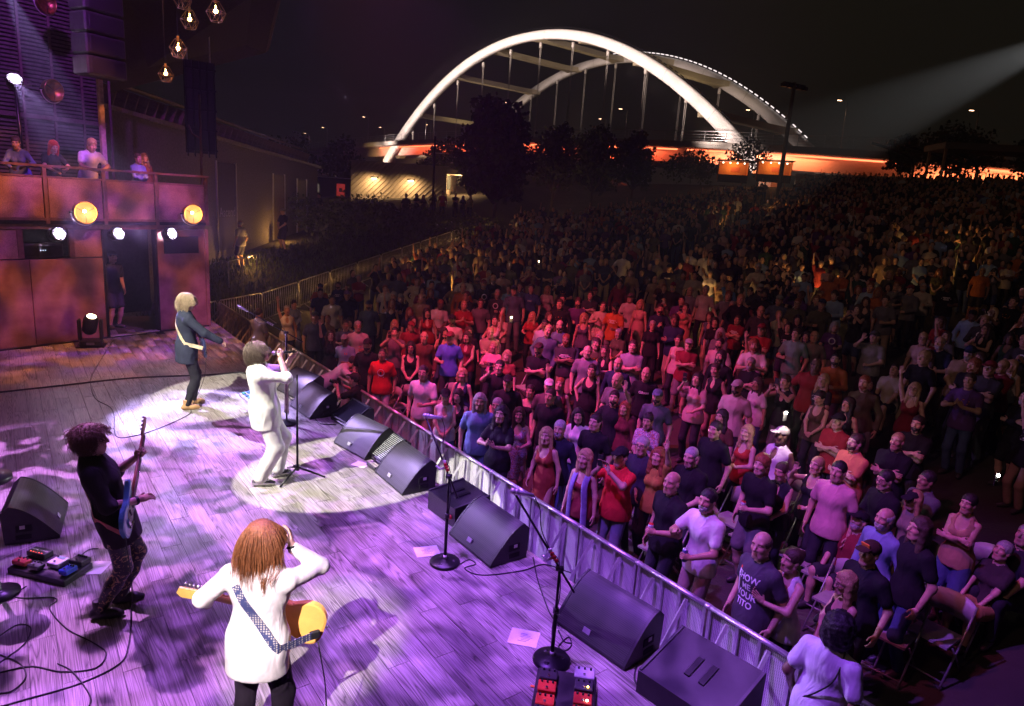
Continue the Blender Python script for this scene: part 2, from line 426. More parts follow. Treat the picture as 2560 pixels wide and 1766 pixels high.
def nrm(v): v = np.array(v, float); return v/max(np.linalg.norm(v), 1e-9)
def frame(y, z):
    """matrix whose columns are x, y (forward), z (up)"""
    y = nrm(y); x = nrm(np.cross(y, z)); return np.stack([x, y, np.cross(x, y)], 1)
def ik(a, c, l1, l2, pole):
    a = np.array(a, float); c = np.array(c, float); d = c-a; L = np.linalg.norm(d); mx = (l1+l2)*.995
    if L > mx: c = a+d/L*mx; d = c-a; L = mx
    L = max(L, abs(l1-l2)+.02)
    x = (l1*l1-l2*l2+L*L)/(2*L); hgt = math.sqrt(max(l1*l1-x*x, 0)); u = nrm(d)
    p = np.array(pole, float); p = nrm(p-u*(p @ u)); return a+u*x+p*hgt, c

# ---- heads (face looks along +y, origin mid skull)
def head_geo(sex='m', h=.0072, jaw=1., nose=1.):
    s = Sdf(); f = sex == 'f'; w = .94 if f else 1.
    s.ell((0, -.015, .035), (.076*w, .097, .086), .03)
    s.ell((0, .022, -.045), (.058*w*jaw, .066, .073), .04)
    s.rc((-.02*jaw, .058, -.098), (.02*jaw, .058, -.098), .017, .017, .03)
    s.rc((-.052*jaw, -.005, -.062), (-.022*jaw, .05, -.096), .022, .016, .03); s.rc((.052*jaw, -.005, -.062), (.022*jaw, .05, -.096), .022, .016, .03)
    s.rc((-.042*w, .066, .028), (.042*w, .066, .028), .014, .014, .025)
    s.ell((-.04*w, .055, -.022), (.026, .028, .026), .02); s.ell((.04*w, .055, -.022), (.026, .028, .026), .02)
    s.rc((0, .083, .016), (0, .083+.024*nose, -.026), .008, .0125, .014)
    s.ell((-.012, .094, -.031), (.009, .010, .008), .01); s.ell((.012, .094, -.031), (.009, .010, .008), .01)
    s.rc((-.017, .079, -.0605), (.017, .079, -.0605), .0085, .0085, .012); s.rc((-.014, .078, -.0745), (.014, .078, -.0745), .0085, .0085, .012)
    for q in (-1, 1):
        s.ell((q*.078*w, -.010, -.004), (.010, .022, .030), .01, rot('Z', q*.35))
    s.rc((0, -.022, -.05), (0, -.045, -.20), .054 if not f else .045, .060 if not f else .050, .03)
    for q in (-1, 1): s.minus('ell', (q*.031*w, .098, .004), (.019, .020, .0125))
    V, F = s.mesh(h)
    V2, F2, C = [V], [F], []
    c = np.ones((len(V), 3)); x, y, z = V[:, 0], V[:, 1], V[:, 2]
    br = (np.abs(np.abs(x)-.033*w) < .021) & (z > .020) & (z < .034) & (y > .05); c[br] = (.30, .24, .22)
    lp = (np.abs(x) < .024) & (z > -.081) & (z < -.054) & (y > .076); c[lp] = (.80, .50, .50)
    ck = (np.abs(np.abs(x)-.042) < .02) & (np.abs(z+.022) < .02) & (y > .04); c[ck] *= (1.05, .90, .88)
    b = len(V); ev = []
    m = MB()
    for q in (-1, 1): m.ball((q*.031*w, .0685, .004), .0125, 10, 8)
    Ve = np.array(m.v); Fe = np.array([g for g in m.f]); ce = np.full((len(Ve), 3), 1.25)
    fr = Ve[:, 1] > .0775; ce[fr] = (.12, .09, .08)
    return join([(V, F, c), (Ve, Fe, ce)])
HEADS = {}
def get_head(sex, v=0, hero=False):
    k = (sex, v, hero)
    if k not in HEADS: HEADS[k] = head_geo(sex, .0048 if hero else .0075, [1., 1.12, .92][v % 3], [1., 1.35, .75][v % 3])
    return HEADS[k]
# ---- hands: wrist at the origin, fingers along +y, palm faces -z, thumb on +x (a left hand seen from its back)
def hand_geo(kind, h=.0062):
    s = Sdf(); s.rc((0, -.02, 0), (0, .02, 0), .026, .028, .02)
    s.ell((0, .055, 0), (.041, .050, .016), .015)
    curl = dict(open=.12, relaxed=.55, fist=1.35, point=1.35)[kind]
    for i, (x, L) in enumerate([(.030, .072), (.010, .080), (-.011, .074), (-.030, .058)]):
        cu = .1 if (kind == 'point' and i == 0) else curl
        p = np.array([x, .095, 0.]); sp = (x*1.6 if kind == 'open' else x*.3); a = cu*.55
        for j, l in enumerate((L*.45, L*.32, L*.25)):
            d = np.array([sp, math.cos(a), -math.sin(a)]); d = nrm(d); q = p+d*l
            s.rc(p, q, .0088-.0006*j, .0082-.0006*j, .004); p = q; a += cu*(1. if kind in ('fist', 'point') else .6)
    if kind in ('fist', 'point'): s.rc((.032, .03, -.012), (.040, .068, -.034), .012, .0105, .012).rc((.040, .068, -.034), (.012, .088, -.050), .0102, .009, .004)
    else: s.rc((.030, .025, -.006), (.058, .058, -.014), .012, .0105, .012).rc((.058, .058, -.014), (.068, .092, -.018), .0102, .0085, .004)
    return s.mesh(h)
HANDS = {}
def get_hand(kind, side):
    if (kind, side) not in HANDS:
        if (kind, 'L') not in HANDS: HANDS[(kind, 'L')] = hand_geo(kind)
        V, F = HANDS[(kind, 'L')]; V2 = V.copy(); V2[:, 0] *= -1; HANDS[(kind, 'R')] = (V2, F[:, ::-1].copy())
    return HANDS[(kind, side)]

# ---- skeleton.  Facing +y, right hand on +x.
def skeleton(sex='m', lean=(0, 0), pel=(0, 0, 0), twist=0., head=(0, 0, 0), LW=None, RW=None, LP=(-.6, -1, -.3), RP=(.6, -1, -.3),
             LF=(-.11, 0), RF=(.11, 0), LK=(-.1, 1, 0), RK=(.1, 1, 0), LFY=.2, RFY=-.2, seat=False, LH='relaxed', RH='relaxed', LN=None, RN=None, fat=1., LD=None, RD=None, LFZ=0, RFZ=0):
    f = sex == 'f'; J = dict(sex=sex, fat=fat)
    hz = .93; P = np.array([pel[0], pel[1], hz+pel[2]])
    up = nrm((lean[0], lean[1], 1.)); fw = nrm(np.array([math.sin(-twist), math.cos(twist), 0]) - up*np.dot((math.sin(-twist), math.cos(twist), 0), up))
    R = frame(fw, up); J['P'] = P; J['R'] = R
    T = lambda x, y, z: P + R @ np.array([x, y, z])
    J['T'] = T
    J['N'] = T(0, -.01, .55)
    hp, hy, hr = head                      # pitch (up +), yaw (to the left +), roll
    Rh = R @ rot('Z', hy) @ rot('X', hp) @ rot('Y', hr); J['Rh'] = Rh
    J['H'] = J['N'] + R @ np.array([0, .03, .02]) + Rh @ np.array([0, .012, .125])
    sw = .155 if f else .185
    for S, q in (('L', -1), ('R', 1)):
        J['S'+S] = T(q*sw, -.01, .455)
        W = LW if S == 'L' else RW
        W = T(*(W if W is not None else (q*(sw+.09), .06, -.04)))
        J['E'+S], J['W'+S] = ik(J['S'+S], W, .285 if not f else .265, .255 if not f else .24, R @ np.array(LP if S == 'L' else RP, float))
        hd = LD if S == 'L' else RD
        J['D'+S] = nrm(R @ np.array(hd)) if hd is not None else nrm(J['W'+S]-J['E'+S])
        pn = LN if S == 'L' else RN
        J['B'+S] = nrm(R @ np.array(pn if pn is not None else (q*1., .1, .15), float))   # back of the hand
        J['hand'+S] = LH if S == 'L' else RH
        hip = P + np.array([q*(.092 if not f else .098), 0, -.03])
        ft = LF if S == 'L' else RF; fz = LFZ if S == 'L' else RFZ
        A = np.array([ft[0], ft[1], .085+fz])
        J['h'+S] = hip; J['k'+S], J['a'+S] = ik(hip, A, .43, .42, LK if S == 'L' else RK); J['fy'+S] = LFY if S == 'L' else RFY
    return J
def torso(s, J, d=0., k=.05, chest=1.):
    T, R, f, ft = J['T'], J['R'], J['sex'] == 'f', J['fat']
    if not f:
        s.ell(T(0, .0, 0), (.163*(.6+.4*ft)+d, .112*ft+d, .125+d), k, R); s.ell(T(0, .008*ft, .16), (.150*ft+d, .105*ft+d, .15+d), k, R)
        s.ell(T(0, .012, .36), (.172*(.7+.3*ft)+d, .118*(.6+.4*ft)+d, .155+d), k, R)
        
        for q in (-1, 1): s.rc(T(q*.05, -.015, .49), T(q*.165, -.012, .452), .058+d*.8, .055+d*.8, k)
    else:
        s.ell(T(0, -.005, 0), (.168*(.6+.4*ft)+d, .115*ft+d, .125+d), k, R); s.ell(T(0, .005, .17), (.128*ft+d, .092*ft+d, .14+d), k, R)
        s.ell(T(0, .005, .36), (.145*(.7+.3*ft)+d, .098+d, .14+d), k, R)
        for q in (-1, 1): s.ell(T(q*.068, .085, .33), (.062+d*.6, .055+d*.6, .062+d*.6), .035, R)
        
        for q in (-1, 1): s.rc(T(q*.04, -.015, .49), T(q*.135, -.012, .455), .048+d*.8, .046+d*.8, k)
    s.rc(T(0, -.02, .47), T(0, -.015, .56), .075+d, .058+d*.5, k)
def arms(s, J, d=0., upto=2., k=.03, ends=None):
    f = J['sex'] == 'f'; b = .88 if f else 1.
    for S in 'LR':
        a, e, w = J['S'+S], J['E'+S], J['W'+S]
        if upto >= 1: s.rc(a, e, .052*b+d, .043*b+d, k)
        else: s.rc(a, a+(e-a)*upto, .053*b+d, (.055-.004*upto)*b+d, k)
        if upto > 1: t = min(1, upto-1); s.rc(e, e+(w-e)*t, .043*b+d, (.043+(.029-.043)*t)*b+d, k)
def legs(s, J, d=0., upto=2., k=.03, flare=0.):
    f = J['sex'] == 'f'; b = 1.02 if f else 1.; ft = .5+.5*J['fat']
    for S in 'LR':
        a, e, w = J['h'+S], J['k'+S], J['a'+S]
        if upto >= 1: s.rc(a, e, .087*b*ft+d, .058*b+d, k)
        else: s.rc(a, a+(e-a)*upto, .089*b*ft+d, (.089-.026*upto)*b+d+flare, k)
        if upto > 1:
            t = min(1, upto-1)
            if d < .012: s.rc(e, e+(w-e)*.45, .056*b+d, .055*b+d, k); s.rc(e+(w-e)*.4, w, .056*b+d, .036*b+d, k)
            else: s.rc(e, e+(w-e)*t, .060*b+d, .046*b+d+flare, k)
def body_mesh(J, h=.0165, headv=0, hero=False, low=False):
    s = Sdf(); torso(s, J); arms(s, J); legs(s, J)
    for S in 'LR': s.rc(J['a'+S], J['a'+S]+np.array([0, .0, -.02]), .036, .04, .02)
    V, F = s.mesh(h); parts = [(V, F, (1, 1, 1))]
    Vh, Fh, Ch = get_head(J['sex'], headv, hero); parts.append((xf(Vh, J['Rh'], J['H'], 1.04), Fh, Ch))
    for S in 'LR':
        Vm, Fm = get_hand(J['hand'+S], S); y = J['D'+S]; z = J['B'+S]; M = frame(y, z)
        parts.append((xf(Vm, M, J['W'+S]-y*.004, .95 if J['sex'] == 'm' else .86), Fm, (1, .97, .97)))
    V, F, C = join(parts); return mk_mesh('person', V, F, col=C, mats=[M_SKIN])
def top_mesh(J, kind='tee', h=.0165, loose=.016, hem=-.12, amp=.0045, seed=1, mat_=None):
    s = Sdf(); s.amp = amp; s.fr = 17; s.seed = seed; T, R = J['T'], J['R']
    torso(s, J, loose, .06)
    if kind == 'tee': arms(s, J, .017, .62, .035)
    elif kind == 'long': arms(s, J, .013, 1.93, .03)
    elif kind == 'rolled': arms(s, J, .016, 1.12, .03)
    elif kind == 'jacket': arms(s, J, .019, 1.97, .03)
    else: s.p = [p for p in s.p]
    if kind == 'dress':
        s.rc(T(0, 0, .05), np.array([*(J['P'][:2]), .52]), .155, .20, .08)
        s.plane((0, 0, .50), (0, 0, -1))
    else:
        wx, wy = (.178 if J['sex'] == 'm' else .182)*(.6+.4*J['fat'])+loose, .128*J['fat']+loose
        for zz in (.03, hem*.45, hem): s.ell(T(0, 0, zz), (wx+.004, wy, .15), .06, R)
        s.plane(T(0, 0, hem), R @ np.array([0, 0, -1.]))
    nk = J['N']; up = R @ np.array([0, 0, 1.]); fw = R @ np.array([0, 1., 0])
    s.minus('rc', nk-up*.015+fw*.01, nk+up*.2, .066, .07)
    if kind in ('tank', 'dress'):
        s.minus('ell', T(0, .10, .50), (.088, .12, .135))
        for q in (-1, 1): s.minus('rc', T(q*(.20 if J['sex']=='m' else .185), -.01, .33), T(q*(.19 if J['sex']=='m' else .17), -.01, .62), .055, .07)
    if kind == 'vneck': s.minus('ell', T(0, .11, .44), (.045, .08, .09))
    if kind == 'off': s.plane(T(0, 0, .40), up)
    V, F = s.mesh(h); return mk_mesh('shirt', V, F, mats=[mat_ or M_CLOTH])
def bottom_mesh(J, kind='pants', h=.018, amp=.005, seed=2, loose=.014, mat_=None):
    s = Sdf(); s.amp = amp; s.fr = 16; s.seed = seed; T, R = J['T'], J['R']; f = J['sex'] == 'f'
    s.ell(T(0, 0, 0), ((.165 if not f else .17)*(.6+.4*J['fat'])+.010, .114*J['fat']+.010, .125+.01), .05, R)
    if kind == 'pants': legs(s, J, loose, 1.93, .035, .004)
    elif kind == 'slim': legs(s, J, .0118, 1.95, .03)
    elif kind == 'shorts': legs(s, J, .022, .86, .035, .012)
    elif kind == 'skirt': s.rc(J['P'], np.array([*(J['P'][:2]), .55]), .15, .21, .08).plane((0, 0, .52), (0, 0, -1))
    s.plane(T(0, 0, .08), R @ np.array([0, 0, 1.]))
    V, F = s.mesh(h); return mk_mesh('trousers', V, F, mats=[mat_ or M_CLOTH])
def shoe_mesh(J, h=.013, boot=0., mat_=None):
    out = []
    for S in 'LR':
        s = Sdf(); a = J['a'+S]; fy = J['fy'+S]; M = rot('Z', fy); z0 = a[2]-.085
        L = lambda x, y, z: M @ np.array([x, y, z]) + np.array([a[0], a[1], z0])
        s.rc(L(0, -.045, .045), L(0, .10, .038), .042, .040, .03); s.rc(L(0, .08, .036), L(0, .155, .028), .040, .030, .03); s.rc(L(0, -.01, .06), L(0, -.012, .10+boot), .042, .044, .03)
        s.plane((0, 0, z0+.004), (0, 0, -1)); s.plane(L(0, 0, .115+boot), (0, 0, 1)); V, F = s.mesh(h); out.append(mk_mesh('shoe', V, F, mats=[mat_ or M_SHOE]))
    return out
# ---- hair, caps, beards in head space
def hair_sdf(kind, h=.0085, seed=3, amp=None):
    s = Sdf(); s.seed = seed
    if kind == 'short': s.ell((0, -.022, .04), (.086, .104, .093), .02); s.amp = .005; s.fr = 90; s.plane((0, 0, -.055), (0, 0, -1)); s.minus('ell', (0, .115, -.045), (.088, .10, .105)); s.minus('rc', (-.1, .02, -.06), (.1, .02, -.06), .045, .045)
    elif kind == 'buzz': s.ell((0, -.018, .036), (.080, .1, .089), .02); s.amp = .001; s.fr = 60; s.plane((0, 0, -.03), (0, 0, -1)); s.minus('ell', (0, .12, -.035), (.09, .10, .105)); s.minus('rc', (-.1, .02, -.05), (.1, .02, -.05), .045, .045)
    elif kind == 'balding':
        s.ell((0, -.024, .02), (.088, .104, .08), .02); s.amp = .003; s.fr = 80; s.plane((0, 0, -.05), (0, 0, -1)); s.plane((0, 0, .052), (0, .25, 1)); s.minus('ell', (0, .115, -.02), (.088, .12, .14)); s.minus('rc', (-.1, .02, -.05), (.1, .02, -.05), .04, .04)
    elif kind in ('long', 'bob', 'wavy'):
        L = {'long': .30, 'bob': .13, 'wavy': .24}[kind]
        s.ell((0, -.02, .042), (.092, .108, .098), .03); s.rc((0, -.04, .0), (0, -.075, -L), .088, .07, .05)
        for q in (-1, 1): s.rc((q*.075, .0, .02), (q*.085, -.01, -L*.95), .035, .032 if kind != 'wavy' else .05, .03)
        s.amp = .006 if kind != 'wavy' else .011; s.fr = 70 if kind != 'wavy' else 60
        s.minus('ell', (0, .125, -.055), (.072, .11, .125)); s.minus('rc', (0, .10, -.1), (0, .10, -.5), .085, .12)
    elif kind == 'pony':
        s.ell((0, -.02, .04), (.084, .105, .092), .02); s.amp = .003; s.fr = 80; s.plane((0, .0, -.06), (0, 0, -1)); s.minus('ell', (0, .115, -.045), (.088, .10, .105)); s.minus('rc', (-.1, .02, -.055), (.1, .02, -.055), .045, .045)
        s2 = Sdf(); s2.amp = .005; s2.fr = 80; s2.rc((0, -.12, .03), (0, -.145, -.04), .03, .036, .03).rc((0, -.145, -.04), (0, -.125, -.2), .036, .016, .03)
        a = s.mesh(h); b = s2.mesh(h); V, F, _ = join([(a[0], a[1], (1,1,1)), (b[0], b[1], (1,1,1))]); return V, F
    elif kind == 'bun':
        s.ell((0, -.02, .04), (.084, .105, .092), .02); s.ell((0, -.105, .075), (.04, .038, .038), .02); s.amp = .004; s.fr = 80; s.plane((0, 0, -.06), (0, 0, -1)); s.minus('ell', (0, .115, -.045), (.088, .10, .105)); s.minus('rc', (-.1, .02, -.055), (.1, .02, -.055), .045, .045)
    elif kind == 'curly':
        s.ell((0, -.03, .045), (.118, .125, .115), .04); s.ell((0, -.05, -.05), (.115, .09, .10), .05); s.amp = .013; s.fr = 95; s.minus('ell', (0, .13, -.05), (.075, .105, .12)); s.minus('rc', (0, .07, -.12), (0, .07, -.4), .075, .1)
    elif kind == 'shag':
        s.ell((0, -.02, .045), (.095, .11, .10), .03); s.ell((0, -.045, -.07), (.09, .07, .09), .04); s.amp = .01; s.fr = 80; s.minus('ell', (0, .125, -.05), (.076, .105, .11)); s.minus('rc', (0, .09, -.1), (0, .09, -.4), .085, .12)
    elif kind == 'cap':
        s.ell((0, -.014, .05), (.089, .108, .086), .02); s.rc((-.045, .085, .055), (.045, .085, .055), .010, .010, .02)
        s.ell((0, .115, .050), (.072, .078, .009), .012, rot('X', -.18)); s.plane((0, 0, .032), (0, .0, -1))
    elif kind == 'beard':
        s.ell((0, .028, -.055), (.064, .070, .078), .02); s.amp = .004; s.fr = 90; s.plane((0, 0, -.038), (0, .1, 1)); s.minus('ell', (0, .115, -.066), (.024, .03, .011)); s.minus('ell', (0, .02, -.03), (.05, .06, .05)); s.plane((0, .0, 0), (0, -1, 0))
        s.minus('ell', (0, .105, -.03), (.03, .025, .022))
    if amp is not None: s.amp = amp
    return s.mesh(h)
HAIRS = {}
def get_hair(kind):
    if kind not in HAIRS:
        V, F = hair_sdf(kind); HAIRS[kind] = mk_mesh('hair' if kind not in ('cap', 'beard') else kind, V, F, mats=[M_CLOTH if kind == 'cap' else M_HAIR])
    return HAIRS[kind]
def glasses_mesh():
    m = MB()
    for q in (-1, 1):
        m.tube([(q*.033+.021*math.cos(t), .096, .003+.016*math.sin(t)) for t in np.linspace(0, 6.283, 13)], .0026, 5, False)
        m.tube([(q*.054, .092, .006), (q*.079, .04, .008), (q*.082, -.02, .002)], .0024, 5)
    m.tube([(-.013, .099, .006), (.013, .099, .006)], .0024, 5); return m.mesh('glasses', BLK)
_GL = []
def head_mat(J):
    M = Matrix.Identity(4)
    for i in range(3):
        for j in range(3): M[i][j] = J['Rh'][i, j]*1.04
        M[i][3] = J['H'][i]
    return M
SKINS = [(.58, .36, .26), (.62, .40, .30), (.52, .31, .22), (.48, .28, .19), (.30, .17, .11), (.17, .09, .06), (.60, .38, .29)]
VAR = {}
POSES = {}
def pose(name, sex='m', **k): POSES[name] = dict(sex=sex, **k)
def variant(pname, sex, top, bottom, headv=0, fat=1., hem=-.12):
    """meshes of one body in one pose with one set of clothes (shared between people)"""
    kb = (pname, sex, fat, headv)
    if kb not in VAR:
        J = skeleton(**{**POSES[pname], 'sex': sex, 'fat': fat}); VAR[kb] = dict(J=J, body=body_mesh(J, .018, headv))
    v = VAR[kb]; J = v['J']
    if ('t', top) not in v: v[('t', top)] = top_mesh(J, top, .018, seed=len(VAR), hem=hem)
    if ('b', bottom) not in v: v[('b', bottom)] = bottom_mesh(J, bottom, .02, seed=len(VAR)+50) if bottom else None
    if 's' not in v: v['s'] = shoe_mesh(J, .016)
    return v
def person(loc, yaw, pname, sex='m', top='tee', tcol=(.02,.02,.02), bottom='pants', bcol=(.03,.04,.08), hair='short', hcol=(.05,.03,.02),
           skin=0, scale=1., cap=None, beard=None, glasses=False, fat=1., headv=0, label=None, group=None, shoes=(.05,.05,.05), hem=-.12):
    v = variant(pname, sex, top, bottom, headv, fat, hem); J = v['J']
    o = link('person', v['body'], None, loc, yaw, SKINS[skin % len(SKINS)] if isinstance(skin, int) else skin)
    o.scale = (scale*.95, scale*.95, scale); tag(o, label, 'person', group)
    link('dress' if top == 'dress' else 'shirt', v[('t', top)], o, color=tcol)
    if bottom: link(bottom if bottom in ('shorts', 'skirt') else 'trousers', v[('b', bottom)], o, color=bcol)
    for sm in v['s']: link('shoe', sm, o, color=shoes)
    HM = head_mat(J)
    def hp(name, me, c):
        x = link(name, me, o, color=c); x.matrix_local = HM; return x
    if hair: hp('hair', get_hair(hair), hcol)
    if cap is not None: hp('cap', get_hair('cap'), cap)
    if beard is not None: hp('beard', get_hair('beard'), beard)
    if glasses:
        if not _GL: _GL.append(glasses_mesh())
        x = link('glasses', _GL[0], o); x.matrix_local = HM
    return o, J
def hand_world(o, J, S, fwd=.07, out=0.):
    """where the palm of a person's hand is in the world"""
    p = J['W'+S] + J['D'+S]*fwd - J['B'+S]*out
    M = Matrix.Translation(o.location) @ Matrix.Rotation(o.rotation_euler.z, 4, 'Z') @ Matrix.Diagonal((*o.scale, 1))
    return M @ Vector(p), (M.to_3x3() @ Vector(J['D'+S])).normalized()
# the crowd's poses (wrist targets are measured from the pelvis)
pose('side', head=(.12, 0, 0), LH='relaxed', RH='relaxed')
pose('side2', head=(.05, .25, .05), lean=(.03, -.02), LW=(-.25, .02, -.03), RW=(.24, .10, .0), LF=(-.12, .05), RF=(.13, -.06))
pose('crossed', head=(.14, 0, 0), LW=(.08, .20, .27), RW=(-.09, .22, .31), LP=(-1, -.2, -.6), RP=(1, -.2, -.6), LD=(1, .1, .12), RD=(-1, .05, -.1), LN=(0, 1, .2), RN=(0, 1, .2))
pose('drink', head=(.14, -.1, 0), RW=(.12, .30, .22), RP=(.8, -.5, -.7), RH='fist', RD=(-.5, .8, .25), RN=(.6, .5, .2), LW=(-.25, .06, -.02))
pose('drinkL', head=(.10, .15, 0), LW=(-.12, .30, .20), LP=(-.8, -.5, -.7), LH='fist', LD=(.5, .8, .25), LN=(-.6, .5, .2), RW=(.25, .06, -.02))
pose('phone', head=(.15, 0, 0), LW=(-.07, .36, .60), RW=(.09, .36, .60), LP=(-1, .2, -.9), RP=(1, .2, -.9), LH='relaxed', RH='relaxed', LD=(.25, .1, 1), RD=(-.25, .1, 1), LN=(-.3, -1, 0), RN=(.3, -1, 0))
pose('phoneR', head=(.15, -.1, 0), RW=(.12, .36, .66), RP=(1, .1, -.8), RH='relaxed', RD=(-.2, .1, 1), RN=(.3, -1, 0), LW=(-.06, .24, .12), LP=(-1, -.3, -.4), LH='fist', LD=(.8, .5, .1), LN=(-.2, .6, .7))
pose('raise', head=(.22, 0, 0), RW=(.26, .10, .97), RP=(.8, -.6, .3), RH='open', RD=(.05, 0, 1), RN=(.2, -1, 0), LW=(-.24, .06, -.02))
pose('raiseL', head=(.18, .1, 0), LW=(-.22, .20, .92), LP=(-.8, -.6, .2), LH='open', LD=(-.05, .1, 1), LN=(-.2, -1, 0), RW=(.2, .18, .1), RP=(1, -.5, -.4))
pose('clap', head=(.12, 0, 0), LW=(-.06, .33, .30), RW=(.07, .33, .32), LP=(-1, -.2, -.7), RP=(1, -.2, -.7), LH='open', RH='open', LD=(.35, .6, .6), RD=(-.35, .6, .6), LN=(-1, .3, 0), RN=(1, .3, 0))
pose('pointcan', head=(.10, .1, 0), RW=(.10, .36, .40), RP=(.9, -.2, -.9), RH='point', RD=(-.45, .8, .35), RN=(.5, .1, .8), LW=(-.10, .31, .15), LP=(-.8, -.5, -.7), LH='fist', LD=(.5, .8, .2), LN=(-.6, .5, .2))
pose('hip', head=(.10, .1, -.05), lean=(-.04, 0), RW=(.21, .02, .05), RP=(1, -.6, -.1), RH='fist', LW=(-.24, .08, -.03))
pose('low', head=(-.05, 0, 0), LW=(-.04, .20, .05), RW=(.05, .22, .04), LP=(-1, -.3, 0), RP=(1, -.3, 0), LH='fist', RH='fist', LD=(.8, .4, -.2), RD=(-.8, .4, -.2), LN=(-.3, 1, .3), RN=(.3, 1, .3))
pose('seated', head=(.25, 0, 0), pel=(0, -.22, -.45), lean=(0, -.08), LF=(-.14, .22), RF=(.14, .22), LW=(-.12, .34, .03), RW=(.12, .34, .03), LP=(-1, -.6, 0), RP=(1, -.6, 0))
# ---------------------------------------------------------------- ground
def ground():
    xs = np.concatenate([np.linspace(-260, -40, 23), np.linspace(-36, 60, 97), np.linspace(66, 320, 24)])
    ys = np.concatenate([np.linspace(-60, 0, 7), np.linspace(1, 90, 90), np.linspace(96, 420, 28)])
    X, Y = np.meshgrid(xs, ys, indexing='ij'); Z = terrain(X, Y)
    V = np.stack([X, Y, Z], -1).reshape(-1, 3); nx, ny = len(xs), len(ys)
    i, j = np.meshgrid(np.arange(nx-1), np.arange(ny-1), indexing='ij'); a = (i*ny+j).ravel()
    F = np.stack([a, a+ny, a+ny+1, a+1], 1)
    m, nt, N, L, b = _mat('ground')
    tc = N.new('ShaderNodeTexCoord'); n1 = N.new('ShaderNodeTexNoise'); n1.inputs['Scale'].default_value = .35; n1.inputs['Detail'].default_value = 8
    L.new(tc.outputs['Object'], n1.inputs['Vector']); r = N.new('ShaderNodeValToRGB')
    r.color_ramp.elements[0].position = .35; r.color_ramp.elements[0].color = (.035, .032, .028, 1); r.color_ramp.elements[1].position = .7; r.color_ramp.elements[1].color = (.075, .068, .05, 1)
    L.new(n1.outputs['Fac'], r.inputs[0]); L.new(r.outputs[0], b.inputs['Base Color']); b.inputs['Roughness'].default_value = .9
    n2 = N.new('ShaderNodeTexNoise'); n2.inputs['Scale'].default_value = 30; n2.inputs['Detail'].default_value = 4; L.new(tc.outputs['Object'], n2.inputs['Vector'])
    bp = N.new('ShaderNodeBump'); bp.inputs['Strength'].default_value = .4; bp.inputs['Distance'].default_value = .02; L.new(n2.outputs['Fac'], bp.inputs['Height']); L.new(bp.outputs[0], b.inputs['Normal'])
    tag(link('ground', mk_mesh('ground', V, F, mats=[m])), kind='structure')
ground()

